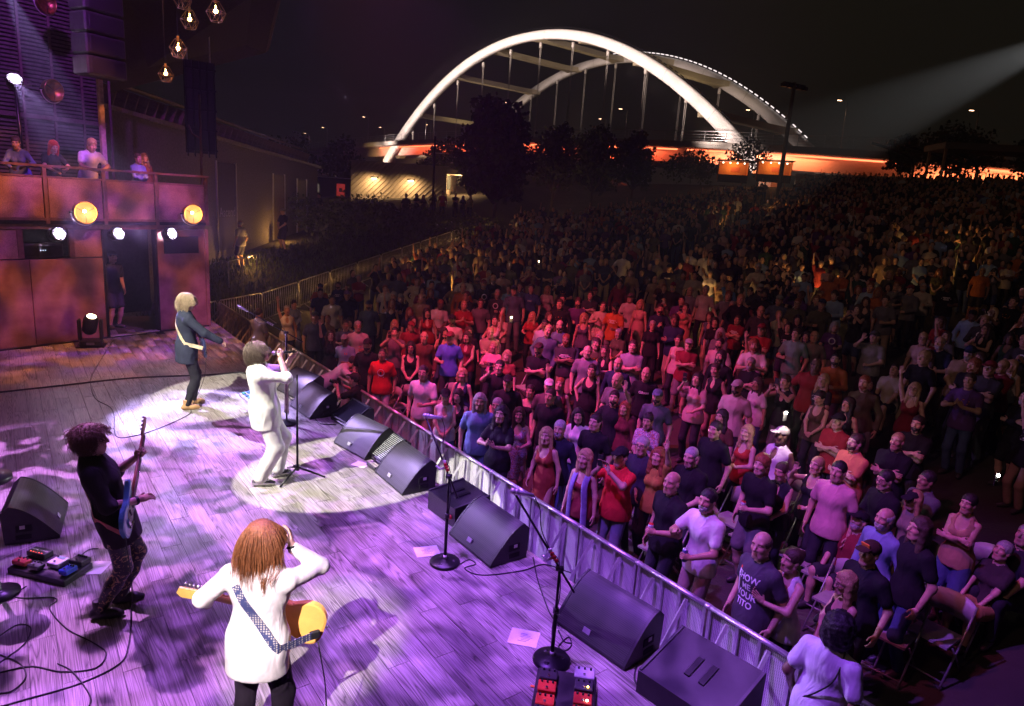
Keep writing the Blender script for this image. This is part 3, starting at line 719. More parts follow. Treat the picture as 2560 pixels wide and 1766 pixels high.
# ---------------------------------------------------------------- stage
def wood_mat():
    m, nt, N, L, b = _mat('stage_planks')
    tc = N.new('ShaderNodeTexCoord'); oi = N.new('ShaderNodeObjectInfo'); at = N.new('ShaderNodeAttribute'); at.attribute_name = 'rnd'
    def math_(op, a, bb=None, v=None):
        x = N.new('ShaderNodeMath'); x.operation = op
        L.new(a, x.inputs[0]) if not isinstance(a, float) else setattr(x.inputs[0], 'default_value', a)
        if bb is not None: L.new(bb, x.inputs[1])
        if v is not None: x.inputs[1].default_value = v
        return x.outputs[0]
    rnd = math_('ADD', oi.outputs['Random'], at.outputs['Fac'])
    off = N.new('ShaderNodeCombineXYZ'); L.new(math_('MULTIPLY', rnd, v=37.), off.inputs[0]); L.new(math_('MULTIPLY', rnd, v=11.3), off.inputs[1]); L.new(math_('MULTIPLY', rnd, v=5.1), off.inputs[2])
    ad = N.new('ShaderNodeVectorMath'); ad.operation = 'ADD'; L.new(tc.outputs['Object'], ad.inputs[0]); L.new(off.outputs[0], ad.inputs[1])
    # slow warp that bends the rings
    wp = N.new('ShaderNodeMapping'); wp.inputs['Scale'].default_value = (.42, 9, 3); L.new(ad.outputs[0], wp.inputs[0])
    nw = N.new('ShaderNodeTexNoise'); nw.inputs['Scale'].default_value = 1.; nw.inputs['Detail'].default_value = 1.5; L.new(wp.outputs[0], nw.inputs['Vector'])
    ring = math_('SINE', math_('MULTIPLY', nw.outputs['Fac'], v=60.))
    ring = math_('POWER', math_('MULTIPLY_ADD', ring, v=.5) if False else math_('ABSOLUTE', ring), v=.45)
    mp2 = N.new('ShaderNodeMapping'); mp2.inputs['Scale'].default_value = (3, 110, 40); L.new(ad.outputs[0], mp2.inputs[0])
    n2 = N.new('ShaderNodeTexNoise'); n2.inputs['Scale'].default_value = 1.; n2.inputs['Detail'].default_value = 3; L.new(mp2.outputs[0], n2.inputs['Vector'])
    fib = N.new('ShaderNodeMapRange'); fib.inputs[1].default_value = .35; fib.inputs[2].default_value = .65; fib.inputs[3].default_value = .62; fib.inputs[4].default_value = 1.; L.new(n2.outputs['Fac'], fib.inputs[0])
    mp3 = N.new('ShaderNodeMapping'); mp3.inputs['Scale'].default_value = (2., 9, 3); L.new(ad.outputs[0], mp3.inputs[0])
    n3 = N.new('ShaderNodeTexNoise'); n3.inputs['Scale'].default_value = 1.; n3.inputs['Detail'].default_value = 1; L.new(mp3.outputs[0], n3.inputs['Vector'])
    strength = N.new('ShaderNodeMapRange'); strength.inputs[1].default_value = .40; strength.inputs[2].default_value = .60; strength.inputs[3].default_value = .28; strength.inputs[4].default_value = .95; L.new(n3.outputs['Fac'], strength.inputs[0])
    inv = math_('SUBTRACT', 1.0, ring); dark = math_('MULTIPLY', inv, strength.outputs[0]); light = math_('SUBTRACT', 1.0, dark)
    tot = math_('MULTIPLY', light, fib.outputs[0])
    pl = N.new('ShaderNodeMapRange'); pl.inputs[3].default_value = .84; pl.inputs[4].default_value = 1.08; L.new(math_('FRACT', math_('MULTIPLY', rnd, v=7.77)), pl.inputs[0])
    tot = math_('MULTIPLY', tot, pl.outputs[0])
    cr = N.new('ShaderNodeValToRGB'); e = cr.color_ramp.elements; e[0].position = .10; e[0].color = (.040, .034, .030, 1); e[1].position = .95; e[1].color = (.45, .42, .375, 1)
    el = e.new(.55); el.color = (.215, .195, .172, 1)
    L.new(tot, cr.inputs[0]); L.new(cr.outputs[0], b.inputs['Base Color']); b.inputs['Roughness'].default_value = .42
    bp = N.new('ShaderNodeBump'); bp.inputs['Strength'].default_value = .15; bp.inputs['Distance'].default_value = .003; L.new(tot, bp.inputs['Height']); L.new(bp.outputs[0], b.inputs['Normal'])
    return m
M_WOOD = wood_mat()
def stage():
    m = MB(); Mx = Matrix.Rotation(U_ANG, 4, 'Z')
    # slab: local x along the front edge, local y towards the audience
    def bx(s0, s1, n0, n1, z0, z1): m.box(ST((s0+s1)/2, (n0+n1)/2, (z0+z1)/2), (s1-s0, n1-n0, z1-z0), U_ANG)
    bx(-19.2, 4.5, -6.5, EDGE_N, -1.24, -.016)
    slab = tag(m.build('stage_floor', mat('stage_deck', (.03, .026, .024), .7)), kind='structure')
    t = MB(); t.box(ST(-7.35, EDGE_N+.022, -.03), (23.6, .04, .05), U_ANG, .004); t.build('edge_trim', mat('edge_wood', (.30, .26, .22), .5), slab)
    t = MB(); t.box(ST(-7.35, EDGE_N+.012, -.66), (23.6, .02, 1.14), U_ANG); t.build('fascia', BLK, slab)
    Wd, Ln, gap = .18, 1.22, .004
    me = MB().box((0, 0, -.0065), (Ln-gap, Wd-gap, .013)).mesh('plank', M_WOOD)
    a = me.attributes.new('rnd', 'FLOAT', 'POINT')
    cells = []
    n = EDGE_N-Wd/2; row = 0
    while n > -2.6:
        s = -18.9 + ((row*.47) % 1.)*Ln
        while s < 1.2:
            p = ST(s, n)
            wallside = (p.x+9.81)*.82917-(p.y-12.65)*.55899
            v = p - Vector((0, 0, CAM_H)); dpt = v.dot(_F)
            if wallside > -.3 and dpt > 1.2:
                x = 512+682.67*v.dot(_R)/dpt; y = 353-682.67*v.dot(_U)/dpt
                if -130 < x < 1150 and -60 < y < 800: cells.append((dpt, s, n))
            s += Ln
        n -= Wd; row += 1
    cells.sort()
    for (_, s, n) in cells[:300]:
        o = link('plank', me, slab, ST(s, n, random.uniform(-.0006, .0006)), U_ANG + (math.pi if random.random() < .5 else 0))
    V, F, rn = [], [], []
    bv = np.array([tuple(v.co) for v in me.vertices]); bf = np.array([tuple(p.vertices) for p in me.polygons]); c, si = math.cos(U_ANG), math.sin(U_ANG)
    # the farther planks, one sheet of separate boards laid in the slab's frame
    for q, (_, s, n) in enumerate(cells[300:]):
        P = ST(s, n); F.append(bf+len(V)*8); V.append(bv + np.array([s, n, 0])); rn += [random.random()]*8
    if V:
        mm = mk_mesh('far_planks', np.concatenate(V), np.concatenate(F), smooth=False, mats=[M_WOOD])
        a = mm.attributes.new('rnd', 'FLOAT', 'POINT'); a.data.foreach_set('value', np.array(rn, np.float32))
        o = link('far_planks', mm, slab, (0, 0, 0)); o['kind'] = 'stuff'
        o.matrix_local = Matrix(((UX, NX, 0, 0), (UY, NY, 0, 0), (0, 0, 1, 0), (0, 0, 0, 1)))
stage()

# ---------------------------------------------------------------- barricade between pit and crowd
def perf_mat():
    m, nt, N, L, b = _mat('perforated_plate')
    tc = N.new('ShaderNodeTexCoord'); mp = N.new('ShaderNodeMapping'); mp.inputs['Scale'].default_value = (52, 1, 52); L.new(tc.outputs['Object'], mp.inputs[0])
    v = N.new('ShaderNodeTexVoronoi'); v.inputs['Randomness'].default_value = 0.; v.inputs['Scale'].default_value = 1; L.new(mp.outputs[0], v.inputs['Vector'])
    r = N.new('ShaderNodeValToRGB'); r.color_ramp.elements[0].position = .20; r.color_ramp.elements[0].color = (.05, .05, .05, 1); r.color_ramp.elements[1].position = .30; r.color_ramp.elements[1].color = (.70, .69, .70, 1)
    L.new(v.outputs['Distance'], r.inputs[0]); L.new(r.outputs[0], b.inputs['Base Color']); b.inputs['Metallic'].default_value = .0; b.inputs['Roughness'].default_value = .6
    return m
M_PERF = perf_mat()
def barricade():
    Wp = .94; root = empty('crowd_barricade', (0, 0, 0))
    P = []
    # local x along the line, local y towards the audience, z=0 on the floor
    pl = MB().box((0, .02, .62), (Wp-.02, .006, 1.06)); a = pl.build('mesh_plate', M_PERF, root)
    t = MB().tube([(-Wp/2+.004, 0, 1.2), (Wp/2-.004, 0, 1.2)], .03, 12).tube([(-Wp/2+.03, 0, 1.2), (-Wp/2-.03, 0, 1.2)], .034, 12); t.build('top_rail', ALU, root)
    for x in (-.44, -.12, .12, .44):
        MB().box((x, -.004, .6), (.034, .03, 1.16)).build('post', ALU, root)
    for x in (-.225, .225):
        MB().tube([(x, -.03, 1.14), (x, -.62, .10)], .024, 4, smooth=False).build('brace', ALU, root)
    MB().box((0, -.42, .02), (Wp-.01, .86, .03)).build('foot_plate', ALU, root)
    MB().box((0, -.30, .34), (Wp-.01, .26, .025)).build('step', ALU, root)
    first = True
    for i in range(23):
        s = -1.2 - i*Wp
        o = root if first else copy_tree(root); first = False
        o.location = ST(s, FENCE_N, -1.25); o.rotation_euler = (0, 0, U_ANG); o.scale = (1, 1, .81)
        ordn = ['nearest', 'second', 'third', 'fourth', 'fifth', 'sixth', 'seventh', 'eighth', 'ninth', 'tenth', 'eleventh', 'twelfth', 'thirteenth', 'fourteenth', 'fifteenth', 'sixteenth', 'seventeenth', 'eighteenth', 'nineteenth', 'twentieth', 'twenty first', 'twenty second', 'farthest'][i]
        tag(o, f'perforated metal stage barricade panel with diagonal braces, {ordn} from the photographer', 'barricade', 'barricade panels along the stage front')
barricade()

# ---------------------------------------------------------------- set wall with balcony
WA = Vector((-9.81, 12.65, 0)); WANG = math.atan2(.82917, .55899)
WM = Matrix.Translation(WA) @ Matrix.Rotation(WANG, 4, 'Z')          # local x along the wall, -y towards the stage
def WL(x, y, z): return WM @ Vector((x, y, z))
def glitter():
    m, nt, N, L, b = _mat('glitter_panel')
    tc = N.new('ShaderNodeTexCoord'); n = N.new('ShaderNodeTexNoise'); n.inputs['Scale'].default_value = 3; n.inputs['Detail'].default_value = 5; L.new(tc.outputs['Object'], n.inputs['Vector'])
    r = N.new('ShaderNodeValToRGB'); r.color_ramp.elements[0].position = .3; r.color_ramp.elements[0].color = (.16, .075, .06, 1); r.color_ramp.elements[1].position = .75; r.color_ramp.elements[1].color = (.33, .19, .14, 1)
    L.new(n.outputs['Fac'], r.inputs[0]); v = N.new('ShaderNodeTexNoise'); v.inputs['Scale'].default_value = 160; v.inputs['Detail'].default_value = 1; L.new(tc.outputs['Object'], v.inputs['Vector'])
    mr = N.new('ShaderNodeMapRange'); mr.inputs[1].default_value = .35; mr.inputs[2].default_value = .72; mr.inputs[3].default_value = .75; mr.inputs[4].default_value = 1.7; L.new(v.outputs['Fac'], mr.inputs[0])
    x = N.new('ShaderNodeVectorMath'); x.operation = 'SCALE'; L.new(r.outputs[0], x.inputs[0]); L.new(mr.outputs[0], x.inputs['Scale']); L.new(x.outputs[0], b.inputs['Base Color'])
    b.inputs['Roughness'].default_value = .45; b.inputs['Metallic'].default_value = .25
    bp = N.new('ShaderNodeBump'); bp.inputs['Strength'].default_value = .5; bp.inputs['Distance'].default_value = .004; L.new(v.outputs['Fac'], bp.inputs['Height']); L.new(bp.outputs[0], b.inputs['Normal'])
    return m
M_GLIT = glitter(); M_RAIL = mat('brown_steel', (.16, .085, .06), .5, .3)
M_DARKW = mat('dark_wall', (.035, .033, .033), .8)
def set_wall():
    r = empty('set_wall', WA, WANG, 'rust coloured glittering stage set wall with a doorway and openings', 'wall')
    def part(name, x0, x1, y0, y1, z0, z1, mm, bev=.004, par=None):
        return MB().box(((x0+x1)/2, (y0+y1)/2, (z0+z1)/2), (x1-x0, y1-y0, z1-z0), None, bev).build(name, mm, par or r)
    for x0, x1 in ((-3.3, -1.05), (-1.04, .62), (.63, 1.98)): part('panel', x0, x1, 0, .06, .03, 1.72, M_GLIT)
    part('panel', 3.13, 4.27, 0, .06, .03, 2.3, M_GLIT)
    MB().box((3.7, -.004, 1.96), (.82, .02, .38)).build('opening', mat('void_black', (.004, .004, .005), .9, var=0), r)  # solid black board on the panel, the opening's darkness put into its colour
    for x0, x1 in ((-3.3, -1.1), (-.98, -.1), (.02, .46), (1.44, 1.98)): part('panel', x0, x1, .002, .055, 1.74, 2.30, M_GLIT)
    for x in (-1.04, -.04, .5, 1.4): part('mullion', x-.05, x+.05, -.01, .06, 1.74, 2.30, M_RAIL)
    for x in (1.99, 3.10): part('jamb', x-.02, x+.03, -.03, .12, 0, 2.31, BLKM)
    part('header', -3.3, 4.27, -.03, .08, 2.31, 2.42, M_RAIL)
    part('threshold', 2.02, 3.09, -.05, .1, .0, .035, ALU)
    part('cover', -3.3, 4.3, -.05, .0, -.0, .03, BLK)
    part('end_post', 4.27, 4.36, -.02, .3, 0, 2.31, M_GLIT)
    part('back_wall', -3.3, 4.3, 2.6, 2.7, 0, 2.4, M_DARKW)
set_wall()
def balcony():
    r = empty('balcony', WL(0, 0, 2.43), WANG, 'steel balcony with four rust coloured front panels above the stage doorway', 'balcony')
    def part(name, x0, x1, y0, y1, z0, z1, mm, bev=.004, par=None):
        return MB().box(((x0+x1)/2, (y0+y1)/2, (z0+z1)/2), (x1-x0, y1-y0, z1-z0), None, bev).build(name, mm, par or r)
    part('deck', -3.3, 4.36, .0, 2.7, .0, .08, M_DARKW)
    px = [-1.25, -.13, .97, 2.05, 3.13, 4.3]
    for x in px: part('post', x-.035, x+.035, -.10, -.03, -.02, 1.08, M_RAIL)
    for a, b in zip([-3.3]+px[:-1], px):
        p = part('panel', a+.05, b-.05, -.085, -.045, .10, .86, M_GLIT)
        part('panel_frame', a+.036, b-.036, -.095, -.035, .86, .90, M_RAIL, par=p); part('panel_frame', a+.036, b-.036, -.095, -.035, .05, .10, M_RAIL, par=p)
    part('hand_rail', -3.3, 4.36, -.115, -.015, 1.06, 1.11, M_RAIL)
    part('fascia', -3.3, 4.36, -.09, 0, -.02, .05, BLKM)
balcony()
# things behind the openings
def amp(x, y, z, w, d, h, label):
    o = empty('amplifier', WL(x, y, z), WANG, label, 'amplifier')
    MB().box((0, 0, h/2), (w, d, h), None, .012).build('case', BLK, o); MB().box((0, -d/2-.004, h/2), (w*.94, .008, h*.7)).build('front_panel', BLKM, o)
    for i in range(3): MB().cyl((-.06+i*.04, -d/2-.008, h*.55), (-.06+i*.04, -d/2-.016, h*.55), .007, 8).build('indicator', lamp_mat('led_blue', (.7, .8, 1.), 3.), o)
amp(.95, .35, 1.73, .7, .4, .28, 'black amplifier head with white lights in the wall opening')
amp(3.7, .38, 1.77, .5, .4, .25, 'amplifier behind the opening of the right wall panel')
sh = empty('shelf', WL(.9, .35, 1.70), WANG, 'dark shelf behind the wall openings', 'shelf'); MB().box((0, 0, 0), (2.2, .6, .04)).build('board', BLK, sh)
for x in (-1., 1.): MB().box((x, .2, -.86), (.05, .05, 1.68)).build('leg', BLK, sh)
cy = empty('cymbal', WL(-.35, .5, 1.68), WANG, 'brass cymbal on its stand in the left wall opening', 'cymbal')
MB().lathe([(.19, 0), (.10, .02), (.04, .03), (.03, .045), (.001, .05)], (0, 0, .14), (0, -.35, 1), 24).build('plate', mat('brass', (.7, .45, .12), .3, 1.), cy); MB().cyl((0, 0, -1.68), (0, 0, .16), .012, 8).build('stand', CHROME, cy)
dr = empty('drum', WL(-.75, .55, 1.66), WANG, 'pale drum in the left wall opening', 'drum'); MB().cyl((0, 0, 0), (0, 0, .22), .17, 24).build('shell', WHITEP, dr); MB().cyl((0, 0, .2), (0, 0, .235), .178, 24).build('hoop', CHROME, dr)
MB().cyl((0, 0, -1.66), (0, 0, 0), .02, 8).build('stand', CHROME, dr)
# slatted back wall of the stage house, seen above the balcony
def slat_wall():
    r = empty('stage_house_wall', WL(0, 3.2, 2.4), WANG, 'dark slatted stage house wall above the balcony, washed purple', 'wall')
    m = MB()
    for k in range(78): m.box((.2, 0, .1+k*.085), (7.0, .05, .05))
    o = m.build('slats', mat('slat', (.10, .085, .085), .7), r); o['kind'] = 'stuff'
    MB().box((.2, .08, 3.4), (7.0, .04, 6.9)).build('backing', mat('slat_back', (.02, .018, .018), .9), r)
    for x in np.arange(-3., 3.9, .62): MB().box((x, -.04, 3.4), (.05, .04, 6.8)).build('batten', mat('batten', (.14, .11, .10), .6), r)
    MB().box((.2, -.06, 2.2), (7., .06, .10)).build('girt', mat('batten', (.14,.11,.10), .6), r)
slat_wall()
b_ = empty('column', WL(2.55, .9, 2.5), WANG, 'pale painted steel column behind the balcony people', 'column')
MB().box((0, 0, 1.55), (.10, .10, 3.1), None, .008).build('shaft', mat('pale_steel', (.50, .36, .28), .6), b_); MB().box((0, 0, 3.12), (.16, .16, .03)).build('cap_plate', STEEL, b_)

# ---------------------------------------------------------------- venue building left of the crowd
def text_mesh(txt, size, mm, ext=.003, name='lettering', shear=0., bold=0.):
    c = bpy.data.curves.new('t', 'FONT'); c.body = txt; c.size = size; c.extrude = ext; c.align_x = 'CENTER'; c.shear = shear; c.offset = bold; c.resolution_u = 3
    o = bpy.data.objects.new('t', c); COL.objects.link(o); bpy.context.view_layer.update()
    me = bpy.data.meshes.new_from_object(o.evaluated_get(bpy.context.evaluated_depsgraph_get())); bpy.data.objects.remove(o); bpy.data.curves.remove(c)
    me.name = name; me.materials.clear(); me.materials.append(mm); return me
def venue_building():
    x0 = -11.45
    r = empty('venue_building', (x0, 30, 0), 0, 'long low dark grey building beside the path left of the crowd', 'building')
    wm = mat('grey_render', (.17, .155, .145), .8)
    def part(name, a, b, c, d, e, f, mm, bev=.0, par=None): return MB().box(((a+b)/2, (c+d)/2, (e+f)/2), (b-a, d-c, f-e), None, bev).build(name, mm, par or r)
    m = MB(); zt0, zt1 = 5.25, 4.45
    m.add([(0, -14, -1.4), (0, 9, -1.4), (0, 9, zt1), (0, -14, zt0), (-7, -14, -1.4), (-7, 9, -1.4), (-7, 9, zt1), (-7, -14, zt0)],
          [(0, 1, 2, 3), (5, 4, 7, 6), (1, 5, 6, 2), (4, 0, 3, 7), (3, 2, 6, 7)]); m.build('wall', wm, r)
    m = MB(); m.add([(.16, -14, zt0), (.16, 9.15, zt1), (.16, 9.15, zt1+.12), (.16, -14, zt0+.12), (-7.1, -14, zt0), (-7.1, 9.15, zt1), (-7.1, 9.15, zt1+.12), (-7.1, -14, zt0+.12)],
          [(0, 1, 2, 3), (5, 4, 7, 6), (1, 5, 6, 2), (4, 0, 3, 7), (3, 2, 6, 7), (0, 4, 5, 1)]); m.build('roof', mat('roof_metal', (.22, .20, .19), .6), r)
    for k, (c, d) in enumerate(((-3.9, -2.2), (2.0, 3.5), (5.4, 6.9))):
        w = part('window' if k else 'banner', .002, .03, c, d, .9+.02*c, 3.95-.04*c, mat('banner_dark' if not k else 'window_blind', ((.035, .03, .03) if not k else (.16, .12, .05)), .6))
        for (a, b) in ((c-.05, c), (d, d+.05)): part('frame', .0, .05, a, b, .85+.02*c, 4.-.04*c, ALU, par=w)
        if not k:
            t = link('lettering', text_mesh('Ascend', .5, mat('sign_grey', (.30, .28, .28), .6), name='lettering'), w); t.matrix_local = Matrix.Translation((.04, -3.05, 2.1)) @ Matrix.Rotation(math.pi/2, 4, 'Z') @ Matrix.Rotation(math.pi/2, 4, 'X')
venue_building()
def louvre():
    r = empty('louvre_canopy', (-11.9, 30, 4.9), 0, 'sloping canopy of upright metal fins on the low building roof', 'canopy')
    fin = MB().box((0, 0, .0), (.5, .03, .75)).mesh('fin', mat('fin_metal', (.30, .22, .14), .5, .3))
    for k in range(34):
        y = -11 + k*.56; o = link('fin', fin, r, (.3-.006*k, y, .55-.035*k*.56)); o.rotation_euler = (0, R_(18), R_(12))
    m = MB()
    m.add([(.62, -11.3, .95), (.62, 8.2, .27), (.3, 8.2, .30), (.3, -11.3, .98)], [(0, 1, 2, 3)])
    m.tube([(.62, -11.3, 1.0), (.5, 8.2, .30)], .05, 4, smooth=False); m.tube([(.35, -11.3, .22), (.2, 8.2, -.5)], .05, 4, smooth=False); m.build('edge_beam', mat('roof_metal'), r)
louvre()
def video_screen():
    c = AT(452, 245, 19.5); r = empty('video_screen', (c.x, c.y, c.z-1.3), R_(38), 'tall dark video wall seen from behind with purple light on its frame', 'screen')
    MB().box((0, 0, 1.3), (.8, .12, 2.5)).build('panel', BLK, r)
    for k in range(5): MB().box((0, -.09, .15+k*.55), (.86, .05, .05)).build('rib', BLKM, r)
    for x in (-.38, -.19, 0, .19, .38): MB().box((x, -.10, 1.25), (.03, .06, 2.6)).build('upright', BLKM, r)
    MB().tube([(-.3, 0, 2.5), (-.3, 0, 5.5)], .02, 6).build('chain', STEEL, r); MB().tube([(.3, 0, 2.5), (.3, 0, 5.5)], .02, 6).build('chain', STEEL, r)
video_screen()
tp = AT(456, 395, 16.5); r = empty('truss_post', (tp.x, tp.y, 3.2), 0, 'thin steel post rising at the balcony end', 'post')
MB().tube([(0, 0, -.85), (0, 0, 2.2)], .03, 8).build('shaft', M_RAIL, r); MB().tube([(0, 0, 1.2), (-.2, 0, 1.3), (-.28, 0, 1.5)], .02, 6).build('hook', M_RAIL, r)

# ---------------------------------------------------------------- roof and dark wing behind the lanterns
r = empty('stage_roof', (0, 0, 0), 0, 'dark stage roof edge high above the lanterns', 'roof')
m = MB(); pts = [AT(150, -60, 14), AT(640, -60, 17), AT(600, 120, 24), AT(250, 210, 18)]
MB().add([p for p in pts] + [p+Vector((-.2, .9, .3)) for p in pts], [(0, 1, 2, 3), (7, 6, 5, 4), (0, 4, 5, 1), (1, 5, 6, 2), (2, 6, 7, 3), (3, 7, 4, 0)]).build('soffit', mat('soffit', (.03, .027, .025), .8), r)
# ---------------------------------------------------------------- arch bridge
BL = Vector((-39.2, 205, 0)); BD = Vector((.667, -.745, 0)).normalized(); BN = Vector((.745, .667, 0)).normalized(); SPAN = 115.; BW = 27.6
WHITE_ST = mat('white_steel', (.78, .76, .73), .5, var=.05)
def deck_z(t): return max(6., 16.7 - .00032*(t-30)**2)
def bridge():
    r = empty('arch_bridge', BL, 0, 'white lit steel arch bridge with hangers crossing behind the trees', 'bridge')
    def P(t, o=0., z=0.): return BD*t + BN*o + Vector((0, 0, z))
    def arch(t): u = (t/SPAN)*2-1; return 13.2 + 25.4*(1-abs(u)**2.05)
    ts = np.linspace(-2, SPAN+2, 61)
    for o, nm in ((0, 'near'), (BW, 'far')):
        vs = []; fs = []
        for i, t in enumerate(ts):
            d = Vector((BD.x, BD.y, 0)); tn = (P(t+.5, 0, arch(t+.5))-P(t-.5, 0, arch(t-.5))).normalized(); nv = tn.cross(BN).normalized()
            wv = .92+.42*abs(t/SPAN*2-1); wn = .85
            c = P(t, o, arch(t))
            for k in range(12):
                a = 2*math.pi*k/12; ca, sa = math.cos(a), math.sin(a); sg = lambda x: math.copysign(abs(x)**.55, x)
                vs.append(c + BN*sg(ca)*wn + nv*sg(sa)*wv)
        for i in range(len(ts)-1):
            for k in range(12): fs.append((i*12+k, i*12+(k+1) % 12, (i+1)*12+(k+1) % 12, (i+1)*12+k))
        m = MB(); m.add(vs, fs, True); rib = m.build('rib', WHITE_ST, r)
        for j in range(10):                       # joint rings of the rib segments
            t = 8+j*11.; tn = (P(t+.5, 0, arch(t+.5))-P(t-.5, 0, arch(t-.5))).normalized(); nv = tn.cross(BN).normalized(); wv = .93+.42*abs(t/SPAN*2-1); vs = []
            for e in (-.07, .07):
                for k in range(12): a = 2*math.pi*k/12; sg = lambda x: math.copysign(abs(x)**.55, x); vs.append(P(t, o, arch(t)) + tn*e + BN*sg(math.cos(a))*.89 + nv*sg(math.sin(a))*(wv+.04))
            m = MB(); m.add(vs, [(k, (k+1) % 12, 12+(k+1) % 12, 12+k) for k in range(12)], True); m.build('joint_ring', mat('joint_grey', (.55, .52, .50), .5), rib)
        # led line on the outer edge
        m = MB(); step = 1.3
        for j in range(int(SPAN/step)-6):
            t = 4+j*step
            if o and t < 58: continue
            tn = (P(t+.5, 0, arch(t+.5))-P(t-.5, 0, arch(t-.5))).normalized(); nv = tn.cross(BN).normalized(); nv = nv if nv.z > 0 else -nv
            c = P(t, o, arch(t)) + nv*(1.25+.42*abs(t/SPAN*2-1)) - BN*.5; m.tube([c-tn*.45, c+tn*.45], .11, 4, smooth=False)
        x = m.build('led_line', lamp_mat('arch_led', (1., .86, .84), 1.6) if o else BLKM, r); x['kind'] = 'stuff'
    for i, t in enumerate((14, 30, 45, 60, 75, 90, 106)):
        z = arch(t)-.3; vs = []; fs = []
        for k, o in enumerate(np.linspace(0, BW, 13)):
            e = 1+1.6*(abs(o/BW*2-1)**6); c = P(t, o, z)
            for a, b in ((-.9*e, .55), (.9*e, .55), (.9*e, -.55), (-.9*e, -.55)): vs.append(c+BD*a+Vector((0, 0, b)))
            if k:
                for q in range(4): fs.append(((k-1)*4+q, (k-1)*4+(q+1) % 4, k*4+(q+1) % 4, k*4+q))
        m = MB(); m.add(vs, fs); m.build('cross_brace', mat('cream_steel', (.62, .55, .38), .6, var=.05), r)
    for j in range(11):
        t = 10+j*10.; 
        for o in (1.2, BW-1.2):
            m = MB(); z0 = deck_z(t)+.3; z1 = arch(t)-1.2
            if z1-z0 < 2: continue
            for q in (-.16, .16): m.tube([P(t+q, o, z0), P(t+q, o, z1)], .055, 5)
            m.tube([P(t, o, z1), P(t, o, z1-1.1)], .34, 8); m.tube([P(t, o, z0), P(t, o, z0+2.4)], .2, 8); m.build('hanger', mat('hanger_steel', (.6, .57, .52), .5), r)
    # deck, girders, piers
    td = np.linspace(-170, 260, 44)
    def strip(name, o0, o1, za, zb, mm, dx=0):
        vs = []; fs = []
        for t in td:
            z = deck_z(t)
            vs += [P(t, o0, z+za), P(t, o1, z+za), P(t, o1, z+zb), P(t, o0, z+zb)]
        for i in range(len(td)-1):
            for k in range(4): fs.append((i*4+k, i*4+(k+1) % 4, (i+1)*4+(k+1) % 4, (i+1)*4+k))
        m = MB(); m.add(vs, fs); return m.build(name, mm, r)
    cst = mat('bridge_concrete', (.34, .32, .29), .8)
    strip('deck', -3.5, BW+3.5, -.5, 0, cst); strip('kerb', -3.6, -3.2, 0, .5, cst)
    for o in (1.0, 8, 22, 29): strip('girder', o, o+.4, -2.9, -.5, mat('girder_paint', (.62, .50, .44), .6))
    # railing
    m = MB(); rail = strip('rail', -3.45, -3.38, 2.15, 2.25, STEEL); strip('rail', -3.45, -3.38, .75, .8, STEEL); strip('rail', -3.45, -3.38, 1.2, 1.25, STEEL); strip('rail', -3.45, -3.38, 1.65, 1.7, STEEL)
    pm = MB().box((0, 0, 1.1), (.09, .09, 2.2)).mesh('rail_post', STEEL)
    for t in np.arange(-60, 180, 4.2):
        z = deck_z(t)
        link('rail_post', pm, r, P(t, -3.42, z))
    for t in (-55, -3, SPAN+3, 165, 210):
        for o in (2, 14, 26): MB().box(P(t, o, deck_z(t)-11), (2.2, 2.6, 16), math.atan2(BD.y, BD.x)).build('pier', mat('pier_concrete', (.40, .33, .24), .8), r)
    # red light strips under the deck edge
    for a, b in ((-6, 28), (30, 64), (66, 100), (102, 140), (142, 200)):
        m = MB()
        zz = deck_z
        m.tube([P(t, .2, zz(t)-.72) for t in np.linspace(a, b, 8)], .12, 4, smooth=False); m.build('red_light_strip', lamp_mat('red_strip', (1., .16, .06), 5.), r)
bridge()
def BP(t, o, z): return BL + BD*t + BN*o + Vector((0, 0, z))
def red_area(t, L, P, col=(1., .13, .05)):
    l = bpy.data.lights.new('bridge_red_light', 'AREA'); l.shape = 'RECTANGLE'; l.size = L; l.size_y = .3; l.energy = P; l.color = col
    o = bpy.data.objects.new('bridge_red_light', l); COL.objects.link(o); p = BP(t, -.7, deck_z(t)-.8); q = BP(t, 1.2, deck_z(t)-2.4)
    d = (q-p).normalized(); z = -d; x = BD; y = z.cross(x); o.matrix_world = Matrix(((x.x, y.x, z.x, p.x), (x.y, y.y, z.y, p.y), (x.z, y.z, z.z, p.z), (0, 0, 0, 1)))
for t, pw in ((5, 300), (30, 500), (60, 700), (88, 900)): red_area(t, 24, pw*2.2)
red_area(122, 34, 2700, (1., .24, .09)); red_area(158, 34, 2700, (1., .24, .09))
# floodlights along the near rib
def arch_z(t): u = (t/SPAN)*2-1; return 13.2 + 25.4*(1-abs(u)**2.05)
for t in np.linspace(0, 115, 22):
    spot('arch_flood', BP(t, -8, arch_z(t)-2.0), BP(t, 0, arch_z(t)), 4600, (1., .76, .68), 95, 1., .4)
for t in (22, 60, 98): spot('brace_flood', BP(t, 14, 17), BP(t, 14, 40), 3200, (1., .70, .36), 130, .8, .5)
spot('pier_flood', BP(-3, -16, 10), BP(-3, 4, 9), 9000, (1., .62, .25), 80, .8, .5)
